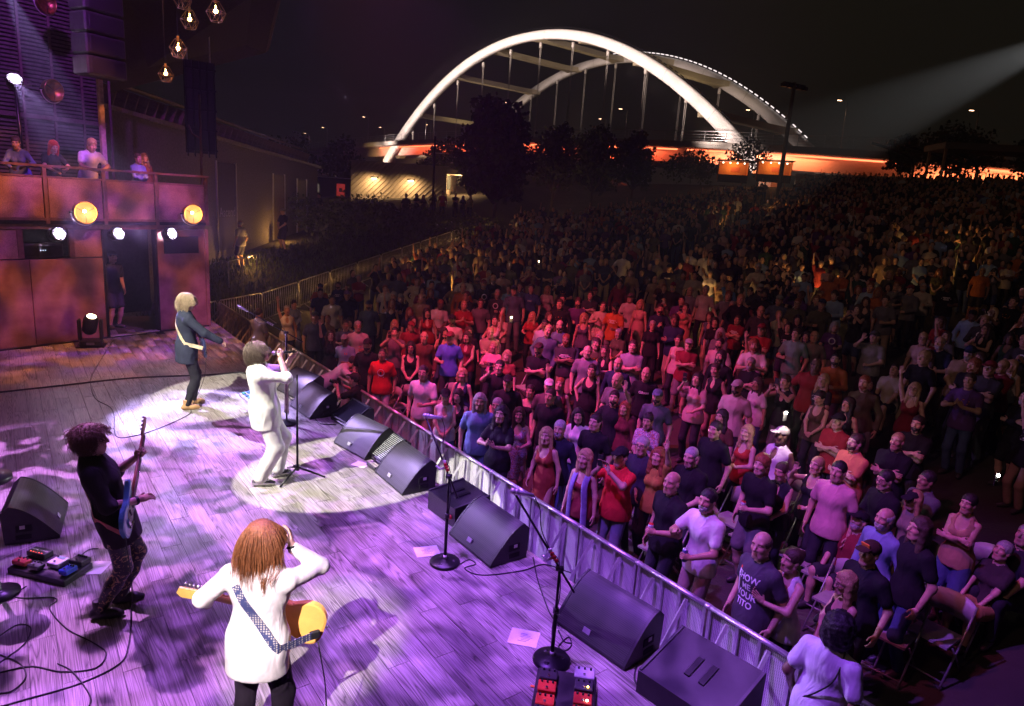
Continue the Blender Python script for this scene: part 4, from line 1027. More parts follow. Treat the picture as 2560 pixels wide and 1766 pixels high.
# street lamps on the deck
def street_lamps():
    root = None; k = 0
    spec = [(-48, 'pole'), (-34, ''), (-20, ''), (-6, ''), (12, ''), (26, ''), (48, ''), (66, ''), (84, ''), (104, ''), (128, ''), (142, ''), (-62, '')]
    names = ['second from the bridge left end', 'third from the bridge left end', 'near the left foot of the arch', 'beside the left foot of the arch', 'under the left part of the arch', 'behind the tall dark tree', 'in the middle under the arch', 'right of the arch middle', 'just left of the right arch foot', 'between the two ribs at right', 'first right of the arch', 'second right of the arch', 'first at the bridge left end']
    for (t, _), nm in zip(spec, names):
        z = deck_z(t); p = BP(t, 4+14*(k % 2), z)
        if root is None:
            root = empty('street_lamp', p); MB().tube([(0, 0, 0), (0, 0, 8.6)], [.13, .08], 8).build('pole', STEEL, root); MB().tube([(0, 0, 8.6), (-.4, -.1, 8.85), (-1.1, -.25, 8.9)], .06, 6).build('arm', STEEL, root)
            MB().box((-1.4, -.3, 8.88), (.9, .4, .16), .2, .04).build('head', BLKM, root); MB().box((-1.4, -.3, 8.76), (.62, .26, .07), .2).build('lamp', lamp_mat('street_lamp_glow', (1., .55, .30), 9.), root); o = root
        else: o = copy_tree(root); o.location = p
        o.scale = (1, 1, random.uniform(.75, 1.1)); tag(o, 'glowing street lamp on the bridge, '+nm, 'street lamp', 'street lamps on the bridge'); k += 1
street_lamps()

# ---------------------------------------------------------------- concrete service building with wall lamps
def service_building():
    bl = G(793, 452, 2.5); x0, x1, y0, y1 = -15.05, -6.7, 61.2, 70.; z0, z1 = .6, 5.78
    r = empty('service_building', (x0, y0, 0), 0, 'pale concrete box building with diagonal ribs and two wall lamps', 'building')
    cm = mat('board_concrete', (.42, .36, .29), .8)
    m = MB(); m.box(((x1-x0)/2, (y1-y0)/2, (z0+z1)/2), (x1-x0, y1-y0, z1-z0)); m.build('wall', cm, r)
    MB().box(((x1-x0)/2, (y1-y0)/2, z1+.05), (x1-x0+.2, y1-y0+.2, .1)).build('roof_edge', cm, r)
    Wd, Ht = x1-x0, z1-1.2
    for k in range(30):
        u = -4.2 + k*.45; pts = []
        # a diagonal rib rising to the right, clipped to the facade
        a = (u, 1.2); b = (u+Ht, 1.2+Ht)
        xa, za = a; xb, zb = b
        if xb < .05 or xa > Wd-.05: continue
        if xa < .02: za += .02-xa; xa = .02
        if xb > Wd-.02: zb -= xb-(Wd-.02); xb = Wd-.02
        if xb-xa < .2: continue
        MB().tube([(xa, -.03, za), (xb, -.03, zb)], .045, 4, smooth=False).build('rib', cm, r)
    for x in (2.05, 5.25):
        l = MB().box((x, -.14, 4.55), (.55, .26, .16), None, .02).build('wall_lamp', BLKM, r); MB().box((x, -.15, 4.45), (.46, .2, .04)).build('glow', lamp_mat('wall_lamp_glow', (1., .72, .32), 24.), l)
        spot('wall_lamp_light', (x0+x, y0-1.1, 4.6), (x0+x-.2, y0-.02, 2.6), 430, (1., .60, .26), 165, 1., .15)
    w = MB().box((Wd+.02, 1.6, 4.55), (.04, 2.4, 1.15)).build('window', lamp_mat('lit_window', (1., .70, .30), 1.3), r)
    for y in (.4, 1., 1.6, 2.2, 2.8): MB().box((Wd+.05, y, 4.55), (.05, .06, 1.2)).build('mullion', BLKM, w)
    MB().box((Wd+.6, 1.6, 5.3), (1.2, 3., .1)).build('canopy', cm, r)
    d = MB().box((Wd+.02, 4.3, 2.7), (.05, 1.1, 2.2)).build('door', BLKM, r)
    MB().box((Wd+.03, .5, 3.1), (.04, .8, .9)).build('notice', mat('notice', (.12, .10, .08), .6), r)
service_building()
point('canopy_lamp', (-5.6, 62.5, 4.9), 420, (1., .58, .24), .2)
def low_wall():
    a, b = G(700, 470, 1.6), None
    r = empty('fence_wall', (-22, 66, 1), 0, 'dark screen fence between the two low buildings', 'fence'); MB().box((3.5, 0, 1.6), (7.2, .12, 3.4)).build('screen', M_DARKW, r); MB().tube([(-.1, 0, 3.35), (7.1, 0, 3.35)], .05, 6).build('rail', STEEL, r)
    for px, py, w, h, c, lb in ((714, 425, .6, .75, (.25, .2, .16), 'small framed grey notice board by the path'), (770, 430, .75, 1.1, (.65, .05, .04), 'small red lit poster on the dark fence')):
        p = AT(px, py, 62); q = empty('poster', (p.x, p.y, p.z-h/2), 0, lb, 'poster'); MB().box((0, 0, h/2), (w, .05, h)).build('board', lamp_mat('poster_'+str(px), c, .35), q); MB().box((0, -.03, h/2), (w*.35, .03, h*.3)).build('symbol', WHITEP, q); MB().box((0, .03, -.5), (.06, .04, 2.2)).build('post', BLKM, q)
low_wall()
# paved terrace with lit people behind the hedge
def terrace():
    a, b = G(860, 470, 1.7), G(1230, 500, 1.7)
    r = empty('handrail', (0, 0, 0), 0, 'long pale metal handrail on the terrace behind the hedge', 'handrail')
    P = [TR(812, 462, .9), TR(900, 478, .9), TR(990, 497, .9), TR(1040, 505, .9), TR(1120, 510, .9)]
    m = MB(); m.tube(P, .035, 6); m.build('rail', STEEL, r)
    m2 = [q-Vector((0, 0, .45)) for q in P]; MB().tube(m2, .03, 6).build('rail', STEEL, r)
    for q in P: MB().tube([q-Vector((0, 0, .95)), q], .03, 6).build('post', STEEL, r)
terrace()

# ---------------------------------------------------------------- trees, shrubs
def leaf_mat(name, col):
    m, nt, N, L, b = _mat(name); tc = N.new('ShaderNodeTexCoord'); n = N.new('ShaderNodeTexNoise'); n.inputs['Scale'].default_value = 2.2; L.new(tc.outputs['Object'], n.inputs['Vector'])
    mr = N.new('ShaderNodeMapRange'); mr.inputs[1].default_value = .3; mr.inputs[2].default_value = .7; mr.inputs[3].default_value = .6; mr.inputs[4].default_value = 1.5; L.new(n.outputs['Fac'], mr.inputs[0])
    x = N.new('ShaderNodeVectorMath'); x.operation = 'SCALE'; x.inputs[0].default_value = col; L.new(mr.outputs[0], x.inputs['Scale']); L.new(x.outputs[0], b.inputs['Base Color']); b.inputs['Roughness'].default_value = .7; return m
M_LEAF = leaf_mat('leaves', (.055, .075, .028)); M_BARK = mat('bark', (.06, .045, .035), .9)
def leaf_cloud(blobs, n, size, rng, flat=.35):
    """leaf quads spread through a set of ellipsoids"""
    vol = np.array([b[3]*b[4]*b[5] for b in blobs]); pick = rng.choice(len(blobs), n, p=vol/vol.sum()); B = np.array(blobs)[pick]
    d = rng.normal(size=(n, 3)); d /= np.linalg.norm(d, axis=1)[:, None]; rad = rng.random(n)**.45*(1+.10*rng.normal(size=n))
    C = B[:, :3] + d*rad[:, None]*B[:, 3:6]
    a = rng.normal(size=(n, 3)); a /= np.linalg.norm(a, axis=1)[:, None]; b = np.cross(a, rng.normal(size=(n, 3))); b /= np.linalg.norm(b, axis=1)[:, None]
    s = size*(.6+.8*rng.random(n))[:, None]
    V = np.stack([C-a*s*.5, C+b*s*flat, C+a*s*.5, C-b*s*flat], 1).reshape(-1, 3); F = np.arange(4*n).reshape(n, 4)
    return V, F
def tree(base, h, w, label, n=2600, size=.34, lobes=9, trunk=.28, squash=1., seed=0):
    rng = np.random.default_rng(seed+int(abs(base[0])*7)); r = empty('tree', base, 0, label, 'tree', 'trees in front of the bridge')
    tr = MB(); tr.tube([(0, 0, -.3), (rng.normal()*.1, rng.normal()*.1, h*trunk), (rng.normal()*.2, 0, h*.62)], [.035*h*.5, .026*h*.5, .008*h], 8)
    blobs = [(0, 0, h*(trunk+(1-trunk)*.5), w*.36, w*.36, h*(1-trunk)*.42)]
    for i in range(lobes):
        a = i*2.4+rng.random(); zz = h*(trunk+.06+(1-trunk)*.82*((i+.5)/lobes)); rr = w*.36*(1-.55*abs((i+.5)/lobes*2-.85))
        c = (math.cos(a)*rr, math.sin(a)*rr, zz); blobs.append((*c, w*(.15+.08*rng.random()), w*(.15+.08*rng.random()), w*.15*squash))
        tr.tube([(0, 0, h*trunk*.9), (c[0]*.5, c[1]*.5, (zz+h*trunk)/2), c], [.013*h, .009*h, .004*h], 5)
    tr.build('trunk', M_BARK, r); V, F = leaf_cloud(blobs, n, size, rng); o = link('crown', mk_mesh('crown', V, F, smooth=False, mats=[M_LEAF]), r); return r
def tree_px(cx, top, bot, wpx, dep, label, **k):
    b = AT(cx, bot, dep); t = AT(cx, top, dep); tree((b.x, b.y, b.z), t.z-b.z, wpx*KPX*dep/1707, label, **k)
tree_px(1112, 222, 512, 190, 46, 'tallest dark leafy tree standing in front of the arch', n=5200, size=.42, lobes=15, trunk=.2)
tree_px(1000, 308, 470, 130, 78, 'rounded dark tree over the corner of the concrete building', n=2600, size=.36, trunk=.15)
tree_px(1245, 275, 470, 130, 58, 'loose mid height tree just right of the tallest tree', n=2600, size=.36, trunk=.2)
tree_px(1335, 280, 470, 150, 66, 'broad dark tree under the middle of the arch', n=2800, size=.42, trunk=.2)
tree_px(1425, 292, 460, 110, 70, 'narrower dark tree in front of the hangers right of the arch middle', n=2200, size=.42, trunk=.2)
tree_px(1685, 310, 400, 120, 82, 'thin branched tree across the right foot of the arch', n=900, size=.36, trunk=.1)
tree_px(2030, 300, 405, 90, 70, 'small round dark tree right of the bridge', n=1700, size=.40, trunk=.12)
tree_px(2150, 292, 400, 190, 74, 'wide low dark tree left of the pavilion', n=2800, size=.42, lobes=13, trunk=.1)
tree_px(770, 300, 470, 120, 90, 'dark tree behind the concrete building at left', n=1800, size=.5, trunk=.1)
tree_px(650, 300, 470, 170, 95, 'dark spreading tree behind the low grey building', n=2200, size=.5, trunk=.1)
tree_px(1560, 345, 410, 150, 85, 'low scrubby tree before the red lit girder', n=1300, size=.4, trunk=.1)
tree_px(2330, 300, 420, 120, 70, 'dark tree at the right edge behind the pavilion', n=1500, size=.42, trunk=.12)
def shrub(base, rx, ry, h, label, n, size=.13, seed=1):
    rng = np.random.default_rng(seed); r = empty('shrub', base, 0, label, 'shrub', 'shrubs on the bank')
    bl = [(rng.normal()*rx*.45, rng.normal()*ry*.45, h*(.3+.4*rng.random()), rx*.5, ry*.5, h*.42) for _ in range(9)]
    V, F = leaf_cloud(bl, n, size, rng); link('foliage', mk_mesh('foliage', V, F, smooth=False, mats=[M_LEAF]), r)
    m = MB()
    for i in range(5): m.tube([(0, 0, -.2), (bl[i][0]*.6, bl[i][1]*.6, bl[i][2])], [.03, .01], 5)
    m.build('stem', M_BARK, r)
for i, (px, py, dep, rx, lb) in enumerate([(780, 520, 33, 2.0, 'dark rounded shrub nearest the path on the bank'), (850, 515, 35, 2.4, 'dark dense shrub in the middle of the bank'), (930, 525, 38, 2.4, 'dark shrub right of the middle of the bank'), (990, 530, 41, 2., 'dark shrub at the right end of the bank near the fence')]):
    p = TR(px, py+18); shrub(p, rx, 1.8, 2.0, lb, 3000, .17, i)
g = MB()  # rough grass on the bank: loose blades
rng = np.random.default_rng(3); N_ = 14000; gy = 19+rng.random(N_)*26; gx = -8.15+(gy-24.65)*.27-.5-rng.random(N_)*3.2; gz = terrain(gx, gy); ga = rng.random(N_)*6.28; hh = .10+.14*rng.random(N_)
C = np.stack([gx, gy, gz], 1); d = np.stack([np.cos(ga), np.sin(ga), 0*ga], 1)*.025; tipp = np.stack([np.cos(ga+1)*.06, np.sin(ga+1)*.06, hh], 1)
V = np.stack([C-d, C+d, C+tipp], 1).reshape(-1, 3)
tag(link('grass', mk_mesh('grass', V, np.arange(3*N_).reshape(N_, 3), smooth=False, mats=[M_LEAF])), 'rough dark grass on the bank beside the crowd fence', 'grass', kind='stuff')

# ---------------------------------------------------------------- pole, stalls, pavilion on the lawn
b = TR(1757, 447); r = empty('light_pole', b, 0, 'tall dark floodlight pole standing in the crowd before the bridge', 'pole'); dd = (b-Vector((0, 0, CAM_H))).dot(_F); hgt = AT(1776, 196, dd).z-b.z
MB().tube([(0, 0, -.2), (0, 0, hgt)], [.2, .15], 10).build('shaft', mat('pole_grey', (.18, .16, .14), .6), r); MB().box((0, 0, hgt-.2), (2.6, .25, .2), .5).build('cross_arm', BLKM, r)
for x in (-1.2, -.5, .6, 1.3): MB().box((x*.88, x*.48, hgt-.35), (.55, .4, .3), .5, .05).build('floodlight', BLKM, r)
def stall(px, dep, w, lb):
    p = AT(px, 402, dep); z = float(terrain(p.x, p.y)); z = p.z-.2; r = empty('food_stall', (p.x, p.y, z), R_(-12), lb, 'stall', 'food stalls')
    om = mat('stall_orange', (.6, .24, .07), .7)
    MB().box((0, 1.2, .9), (w, .08, 1.9)).build('back_wall', om, r); MB().box((0, .6, 1.95), (w+.4, 1.6, .1)).build('roof', BLKM, r)
    for q in (-1, 1): MB().box((q*(w/2), .6, .9), (.08, 1.2, 1.9)).build('side_wall', om, r)
    MB().box((0, 0, .1), (w, .1, .8)).build('counter', BLKM, r)
    for i in range(4): MB().ball((-w*.36+i*w*.24, .4, 1.72), .08, 8, 6).build('bulb', lamp_mat('stall_bulb', (1., .8, .55), 6.), r)
    MB().box((w*.1, 1.14, 1.1), (w*.3, .03, .5)).build('menu', mat('menu', (.5, .12, .06), .6), r)
    point('stall_light', (p.x, p.y+.3, z+1.6), 90, (1., .40, .10), .2)
stall(1655, 72, 3.0, 'orange lit food stall left of the floodlight pole'); stall(1748, 72, 3.4, 'orange lit food stall behind the floodlight pole')
def pavilion():
    p = AT(2245, 412, 55); r = empty('pavilion', (p.x, p.y, p.z-.4), R_(-8), 'open roofed viewing pavilion with glass balustrade at the right edge', 'pavilion')
    MB().box((0, 1.5, 3.0), (8.6, 4, .5)).build('roof', mat('pav_roof', (.17, .15, .13), .7), r)
    for x in (-4, 4):
        for y in (0, 3): MB().box((x, y, 1.4), (.18, .18, 2.9)).build('post', mat('pav_post', (.3, .2, .12), .6), r)
    MB().box((0, 1.5, -.1), (8.6, 4, .2)).build('floor', M_DARKW, r)
    for i in range(4):
        x = -3.4+i*1.9; f = MB(); 
        f.tube([(x-.7, -.3, 0), (x-.7, -.3, 1.05), (x+.7, -.3, 1.05), (x+.7, -.3, 0)], .04, 6); q = f.build('balustrade', ALU, r); MB().box((x, -.3, .52), (.03, .03, 1.)).build('bar', ALU, q)
pavilion()
# curved shade ribs on the hill
r = empty('shade_sculpture', AT(2075, 412, 62), 0, 'curved dark shade ribs on the hill left of the round tree', 'sculpture')
for x in (-1.6, 1.4, 4.2): MB().tube(spline([(x+.8, 0, -.4), (x+.9, 0, 1.2), (x+.2, 0, 2.2), (x-1.8, 0, 2.8), (x-3.2, 0, 3.1)], 5), [.16]*21 if False else .13, 6).build('rib', BLKM, r)

# ---------------------------------------------------------------- crowd fence of steel barriers
def bike_fence():
    Wb = 2.2; root = empty('crowd_barrier', (0, 0, 0))
    m = MB(); m.tube([(-Wb/2+.03, 0, .12), (-Wb/2+.03, 0, 1.02), (-Wb/2+.10, 0, 1.1), (Wb/2-.10, 0, 1.1), (Wb/2-.03, 0, 1.02), (Wb/2-.03, 0, .12)], .02, 6); m.tube([(-Wb/2+.03, 0, .2), (Wb/2-.03, 0, .2)], .018, 6); m.build('frame', STEEL, root)
    for x in (-.8, .8): MB().tube([(x, -.32, .01), (x, -.26, .05), (x, 0, .2), (x, .26, .05), (x, .32, .01)], .018, 5).build('foot', STEEL, root)
    bar = MB().tube([(0, 0, .2), (0, 0, 1.1)], .009, 5).mesh('bar', STEEL)
    for i in range(17): link('bar', bar, root, (-Wb/2+.03+(i+1)*(Wb-.06)/18, 0, 0))
    d = Vector((.26, .965, 0)).normalized(); ang = math.atan2(d.y, d.x); names = ['nearest the stage', 'second from the stage', 'third from the stage', 'fourth from the stage', 'fifth from the stage', 'sixth from the stage', 'seventh from the stage', 'eighth from the stage', 'ninth from the stage', 'tenth from the stage', 'farthest from the stage']
    for i in range(11):
        y = 19.6+i*2.22*d.y; x = -8.15+(y-24.65)*.2694+.1; o = root if i == 0 else copy_tree(root); o.location = (x, y, float(terrain(x, y))); o.rotation_euler = (0, 0, ang)
        z2 = float(terrain(x+d.x, y+d.y)); z1 = float(terrain(x-d.x, y-d.y)); o.rotation_euler = (0, -math.atan2(z2-z1, 2.), ang)
        tag(o, 'steel crowd barrier with upright bars along the bank, '+names[i], 'barrier', 'crowd barriers along the bank')
bike_fence()
# path lights and handrails at left
def path_light(p, lb, pw=14, rz=0.):
    r = empty('path_light', p, rz, lb, 'lamp', 'amber path lights'); MB().box((0, 0, .25), (.1, .1, .5), None, .01).build('body', BLKM, r); MB().box((.055, 0, .42), (.02, .16, .05)).build('lens', lamp_mat('path_lens', (1., .62, .22), 16.), r)
    if pw: point('path_light_glow', (p[0]+.25, p[1]-.1, p[2]+.38), pw, (1., .48, .12), .05)
for px, py, lb in ((500, 562, 'amber path light against the grey wall behind the white shirted walker'), (633, 548, 'amber path light by the man in dark shorts'), (700, 508, 'amber path light near the end of the grey building'), (1060, 560, 'amber step light at the top of the fence'), (675, 520, 'small amber path light below the third window'), (1250, 500, 'amber step light under the terrace wall'), (560, 605, 'amber path light beside the sloping handrail')):
    p = TR(px, py); path_light(p, lb, 40 if px < 720 else 60)
for px, py, pw, lb in ((735, 672, 60, 'amber step lamp glowing behind the barrier and white t-shirt man'), (900, 640, 65, 'amber step lamp by the tall barrier post'), (985, 655, 65, 'amber step lamp beside the aisle rail'), (1010, 625, 35, 'small amber step lamp up the aisle'), (1830, 680, 60, 'amber lamp among the far right seats'), (1560, 695, 35, 'amber lamp by the seated pink shirt person'), (1640, 520, 40, 'amber lamp high in the crowd centre'), (1700, 505, 40, 'amber lamp at the crowd back near the pole'), (2115, 590, 40, 'amber sign lamp in the right stand')):
    p = TR(px, py, .5); path_light((p.x, p.y, p.z-.5), lb, pw)
def rail(pts, lb, posts=(0, -1)):
    r = empty('handrail', pts[0], 0, lb, 'handrail'); P = [p-pts[0] for p in pts]; MB().tube(P, .025, 8).build('rail', STEEL, r)
    for i in posts: MB().tube([P[i], P[i]-Vector((0, 0, .95))], .025, 8).build('post', STEEL, r)
q = [TR(516, 592, 1.), TR(548, 583, 1.), TR(580, 575, 1.)]; rail(q, 'sloping metal handrail in front of the white shirted walker', (0, 1, 2))
q = [TR(950, 610, 1.), TR(975, 616, 1.)]; rail(q, 'bent steel aisle rail among the left crowd', (0, 1))
q = [TR(915, 650, 1.), TR(935, 648, 1.), TR(950, 660, .6)]; rail(q, 'short steel aisle rail left of the blue shirt person', (0, 1))
# ---------------------------------------------------------------- floor monitors
def grille_mat():
    m, nt, N, L, b = _mat('speaker_grille'); tc = N.new('ShaderNodeTexCoord'); mp = N.new('ShaderNodeMapping'); mp.inputs['Scale'].default_value = (85, 85, 85); L.new(tc.outputs['Object'], mp.inputs[0])
    v = N.new('ShaderNodeTexVoronoi'); v.inputs['Randomness'].default_value = .0; v.inputs['Scale'].default_value = 1.; L.new(mp.outputs[0], v.inputs['Vector'])
    r = N.new('ShaderNodeValToRGB'); r.color_ramp.elements[0].position = .25; r.color_ramp.elements[0].color = (.008, .008, .009, 1); r.color_ramp.elements[1].position = .5; r.color_ramp.elements[1].color = (.055, .053, .056, 1)
    L.new(v.outputs['Distance'], r.inputs[0]); L.new(r.outputs[0], b.inputs['Base Color']); b.inputs['Roughness'].default_value = .45; b.inputs['Metallic'].default_value = .3; return m
M_GRILLE = grille_mat(); CAB = mat('speaker_paint', (.014, .0135, .016), .42, var=.25, bump=.25, bscale=300)
def wedge_proto():
    W_ = .74; r = empty('floor_monitor', (0, 0, 0))
    n = 14; gr = []
    for i in range(n+1):
        t = i/n; gr.append((-.27+.46*t, .035+.40*math.sin(t*math.pi/2*.92)/math.sin(math.pi/2*.92)))
    poly = [(-.27, .0)] + gr + [(.27, .36), (.25, .0)]
    # local prism axes: x->y, y->z, extrude->x
    Mx = Matrix(((0, 0, 1, 0), (1, 0, 0, 0), (0, 1, 0, 0), (0, 0, 0, 1)))
    MB().prism(poly, -W_/2, -W_/2+.022, Mx).prism(poly, W_/2-.022, W_/2, Mx).prism([(y, z-.008 if 0 < i < n+2 else z) for i, (y, z) in enumerate(poly)], -W_/2+.022, W_/2-.022, Mx).build('cabinet', CAB, r)
    m = MB(); vs = []; fs = []
    for i, (y, z) in enumerate(gr):
        for x in (-W_/2+.026, W_/2-.026): vs.append((x, y+.001, z-.003))
    for i in range(n): fs.append((i*2, i*2+1, i*2+3, i*2+2))
    m.add(vs, fs, True); m.build('grille', M_GRILLE, r)
    MB().box((-.05, -.225, .098), (.07, .05, .012), Matrix.Rotation(R_(62), 3, 'X')).build('badge', mat('badge', (.35, .35, .36), .4), r)
    for sx in (-1, 1):
        h = MB().box((sx*(W_/2-.001), .06, .17), (.012, .16, .085), None, .01).build('handle_recess', mat('void_black', (.004, .004, .005), .9, var=0), r)
        MB().box((sx*(W_/2+.004), .075, .185), (.004, .05, .04)).build('sticker', PAPER, h)
        MB().box((sx*(W_/2-.001), .07, .07), (.012, .15, .06), None, .01).build('connector_plate', mat('void_black', (.004, .004, .005), .9, var=0), r)
    for x in (-.3, .3):
        for y in (-.2, .2): MB().cyl((x, y, -.008), (x, y, .004), .02, 8).build('foot', BLK, r)
    return r
WP = wedge_proto(); first = True
for (x, y, ang, lb) in [(-3.25, 10.2, -50, 'black floor monitor lit purple beside the singer, nearest the singer'), (-3.72, 11.05, -42, 'black floor monitor half hidden behind the one by the singer'),
                        (-2.11, 8.72, -44, 'black floor monitor lit white in the light pool left of the prompter'), (-1.39, 7.76, -54, 'black floor monitor lit white in the light pool right of the prompter'),
                        (-.29, 6.28, -53, 'dark floor monitor between the two round based microphone stands'), (.78, 4.90, -48, 'large dark floor monitor right of the nearest microphone stand')]:
    o = WP if first else copy_tree(WP); first = False; a = R_(ang); f = Vector((-math.sin(a), math.cos(a), 0))
    o.location = Vector((x, y, .008)) + f*.215; o.rotation_euler = (0, 0, a); o.scale = (1.04, .84, .86); tag(o, lb, 'speaker', 'floor monitors')
o = copy_tree(WP); o.location = (-4.62, 6.22, .008); o.rotation_euler = (0, 0, R_(118)); tag(o, 'black floor monitor behind the bass player at the left edge', 'speaker', 'floor monitors')
def sub_box(loc, ang, w, d, h0, h1, lb):
    r = empty('speaker_case', loc, ang, lb, 'speaker'); m = MB()
    m.add([(-w/2, -d/2, 0), (w/2, -d/2, 0), (w/2, d/2, 0), (-w/2, d/2, 0), (-w/2, -d/2, h0), (w/2, -d/2, h0), (w/2, d/2, h1), (-w/2, d/2, h1)], [(3, 2, 1, 0), (4, 5, 6, 7), (0, 1, 5, 4), (1, 2, 6, 5), (2, 3, 7, 6), (3, 0, 4, 7)]); m.build('case', CAB, r)
    zc = (h0+h1)/2; tl = math.atan2(h1-h0, d)
    for x in (-.06, .06): MB().box((x, 0, zc+.006), (.05, .20, .012), Matrix.Rotation(tl, 3, 'X'), .004).build('handle', BLKM, r)
    for q in (-1, 1): MB().box((q*(w/2-.012), 0, zc+.004), (.022, d, .014), Matrix.Rotation(tl, 3, 'X')).build('edge', mat('edge_rub', (.05, .05, .052), .4), r)
    MB().cyl((.2, -d/2-.02, .1), (.2, -d/2+.01, .1), .025, 10).build('plug', RED, r)
p = G(1037, 1128, .18); sub_box((p.x, p.y, .004), R_(-52), .56, .46, .22, .27, 'flat black speaker case left of the dark floor monitor')
p = G(1560, 1530, .18); sub_box((p.x+.06, p.y-.04, .004), R_(-47), .70, .54, .18, .33, 'black sloping speaker case at the bottom edge by the barricade')
# ---------------------------------------------------------------- prompters
def lines_mat():
    m, nt, N, L, b = _mat('prompter_screen'); tc = N.new('ShaderNodeTexCoord'); sx = N.new('ShaderNodeSeparateXYZ'); L.new(tc.outputs['Object'], sx.inputs[0])
    def mt(op, a, v=None, c=None):
        x = N.new('ShaderNodeMath'); x.operation = op; L.new(a, x.inputs[0])
        if v is not None: x.inputs[1].default_value = v
        if c is not None: L.new(c, x.inputs[1])
        return x.outputs[0]
    row = mt('FRACT', mt('MULTIPLY', sx.outputs[1], 42.)); on = mt('LESS_THAN', row, .5)
    cb = N.new('ShaderNodeCombineXYZ'); L.new(mt('MULTIPLY', sx.outputs[0], 60.), cb.inputs[0]); L.new(mt('MULTIPLY', mt('FLOOR', mt('MULTIPLY', sx.outputs[1], 42.)), 7.3), cb.inputs[1])
    n = N.new('ShaderNodeTexNoise'); n.inputs['Scale'].default_value = 1.; L.new(cb.outputs[0], n.inputs['Vector']); wd = mt('GREATER_THAN', n.outputs['Fac'], .40)
    ink = mt('MULTIPLY', on, c=wd); lim = mt('LESS_THAN', mt('ABSOLUTE', sx.outputs[0]), .21); ink = mt('MULTIPLY', ink, c=lim)
    b.inputs['Base Color'].default_value = (.012, .012, .018, 1); b.inputs['Roughness'].default_value = .25; b.inputs['Emission Color'].default_value = (1, .98, .9, 1)
    L.new(mt('MULTIPLY', ink, .75), b.inputs['Emission Strength']); return m
def prompter(loc, ang, tilt, lit, lb):
    r = empty('prompter', loc, ang, lb, 'monitor'); q = Matrix.Rotation(R_(tilt), 3, 'X')
    m = MB(); m.prism([(-.2, 0), (.22, 0), (.22, .26), (.16, .28), (-.2, .03)], -.29, .29, Matrix(((0, 0, 1, 0), (1, 0, 0, 0), (0, 1, 0, 0), (0, 0, 0, 1)))); m.build('case', BLK, r)
    s = MB().box((0, 0, 0), (.50, .40, .012)).build('screen', lines_mat() if lit else mat('dark_glass', (.02, .02, .03), .12, var=0), r); s.location = (0, -.015, .175); s.rotation_euler = (R_(tilt), 0, 0)
    for x, y, w, d in ((0, .205, .54, .02), (0, -.205, .54, .02)): MB().box((x, y, 0), (w, d, .03)).build('bezel', BLKM, s)
    for x in (-.26, .26): MB().box((x, 0, 0), (.02, .43, .03)).build('bezel', BLKM, s)
p = G(872, 1010, .15); prompter((p.x, p.y, .004), R_(-52), 34, True, 'lyric prompter screen with white lines between two lit floor monitors')
p = G(795, 930, .18); prompter((p.x, p.y, .004), R_(-48), 30, False, 'dark glass topped prompter screen behind the lit floor monitor')
def paper(px, py, ang, w, d, lb, marks=True):
    p = G(px, py, .006); r = empty('setlist_paper', (p.x, p.y, .004), ang, lb, 'paper', 'set list papers')
    MB().box((0, 0, .001), (w, d, .002)).build('sheet', PAPER, r)
    if marks:
        for k in range(6): MB().box((random.uniform(-.02, .02), d*.22-k*d*.09, .0024), (w*random.uniform(.2, .45), .006, .0006)).build('scribble', mat('pen', (.25, .22, .3), .8, var=0), r)
paper(965, 1246, .35, .24, .20, 'white set list paper left of the middle microphone stand base')
paper(1184, 1441, -.2, .24, .21, 'white set list paper left of the nearest microphone stand base')
paper(215, 1283, .1, .20, .22, 'white set list paper behind the bass player legs', False)
paper(815, 1050, -.45, .20, .15, 'white paper on a clipboard in front of the lyric prompter', False)
p = G(845, 1055, .02); r = empty('button_box', (p.x, p.y, .004), R_(-52), 'small black control box with pale buttons before the prompter', 'control box'); MB().box((0, 0, .025), (.24, .10, .05), None, .006).build('case', BLK, r)
for i in range(10): MB().box((-.09+.045*(i % 5), -.02+.04*(i//5), .053), (.03, .025, .012)).build('button', mat('pale_button', (.6, .5, .52), .5, var=0), r)
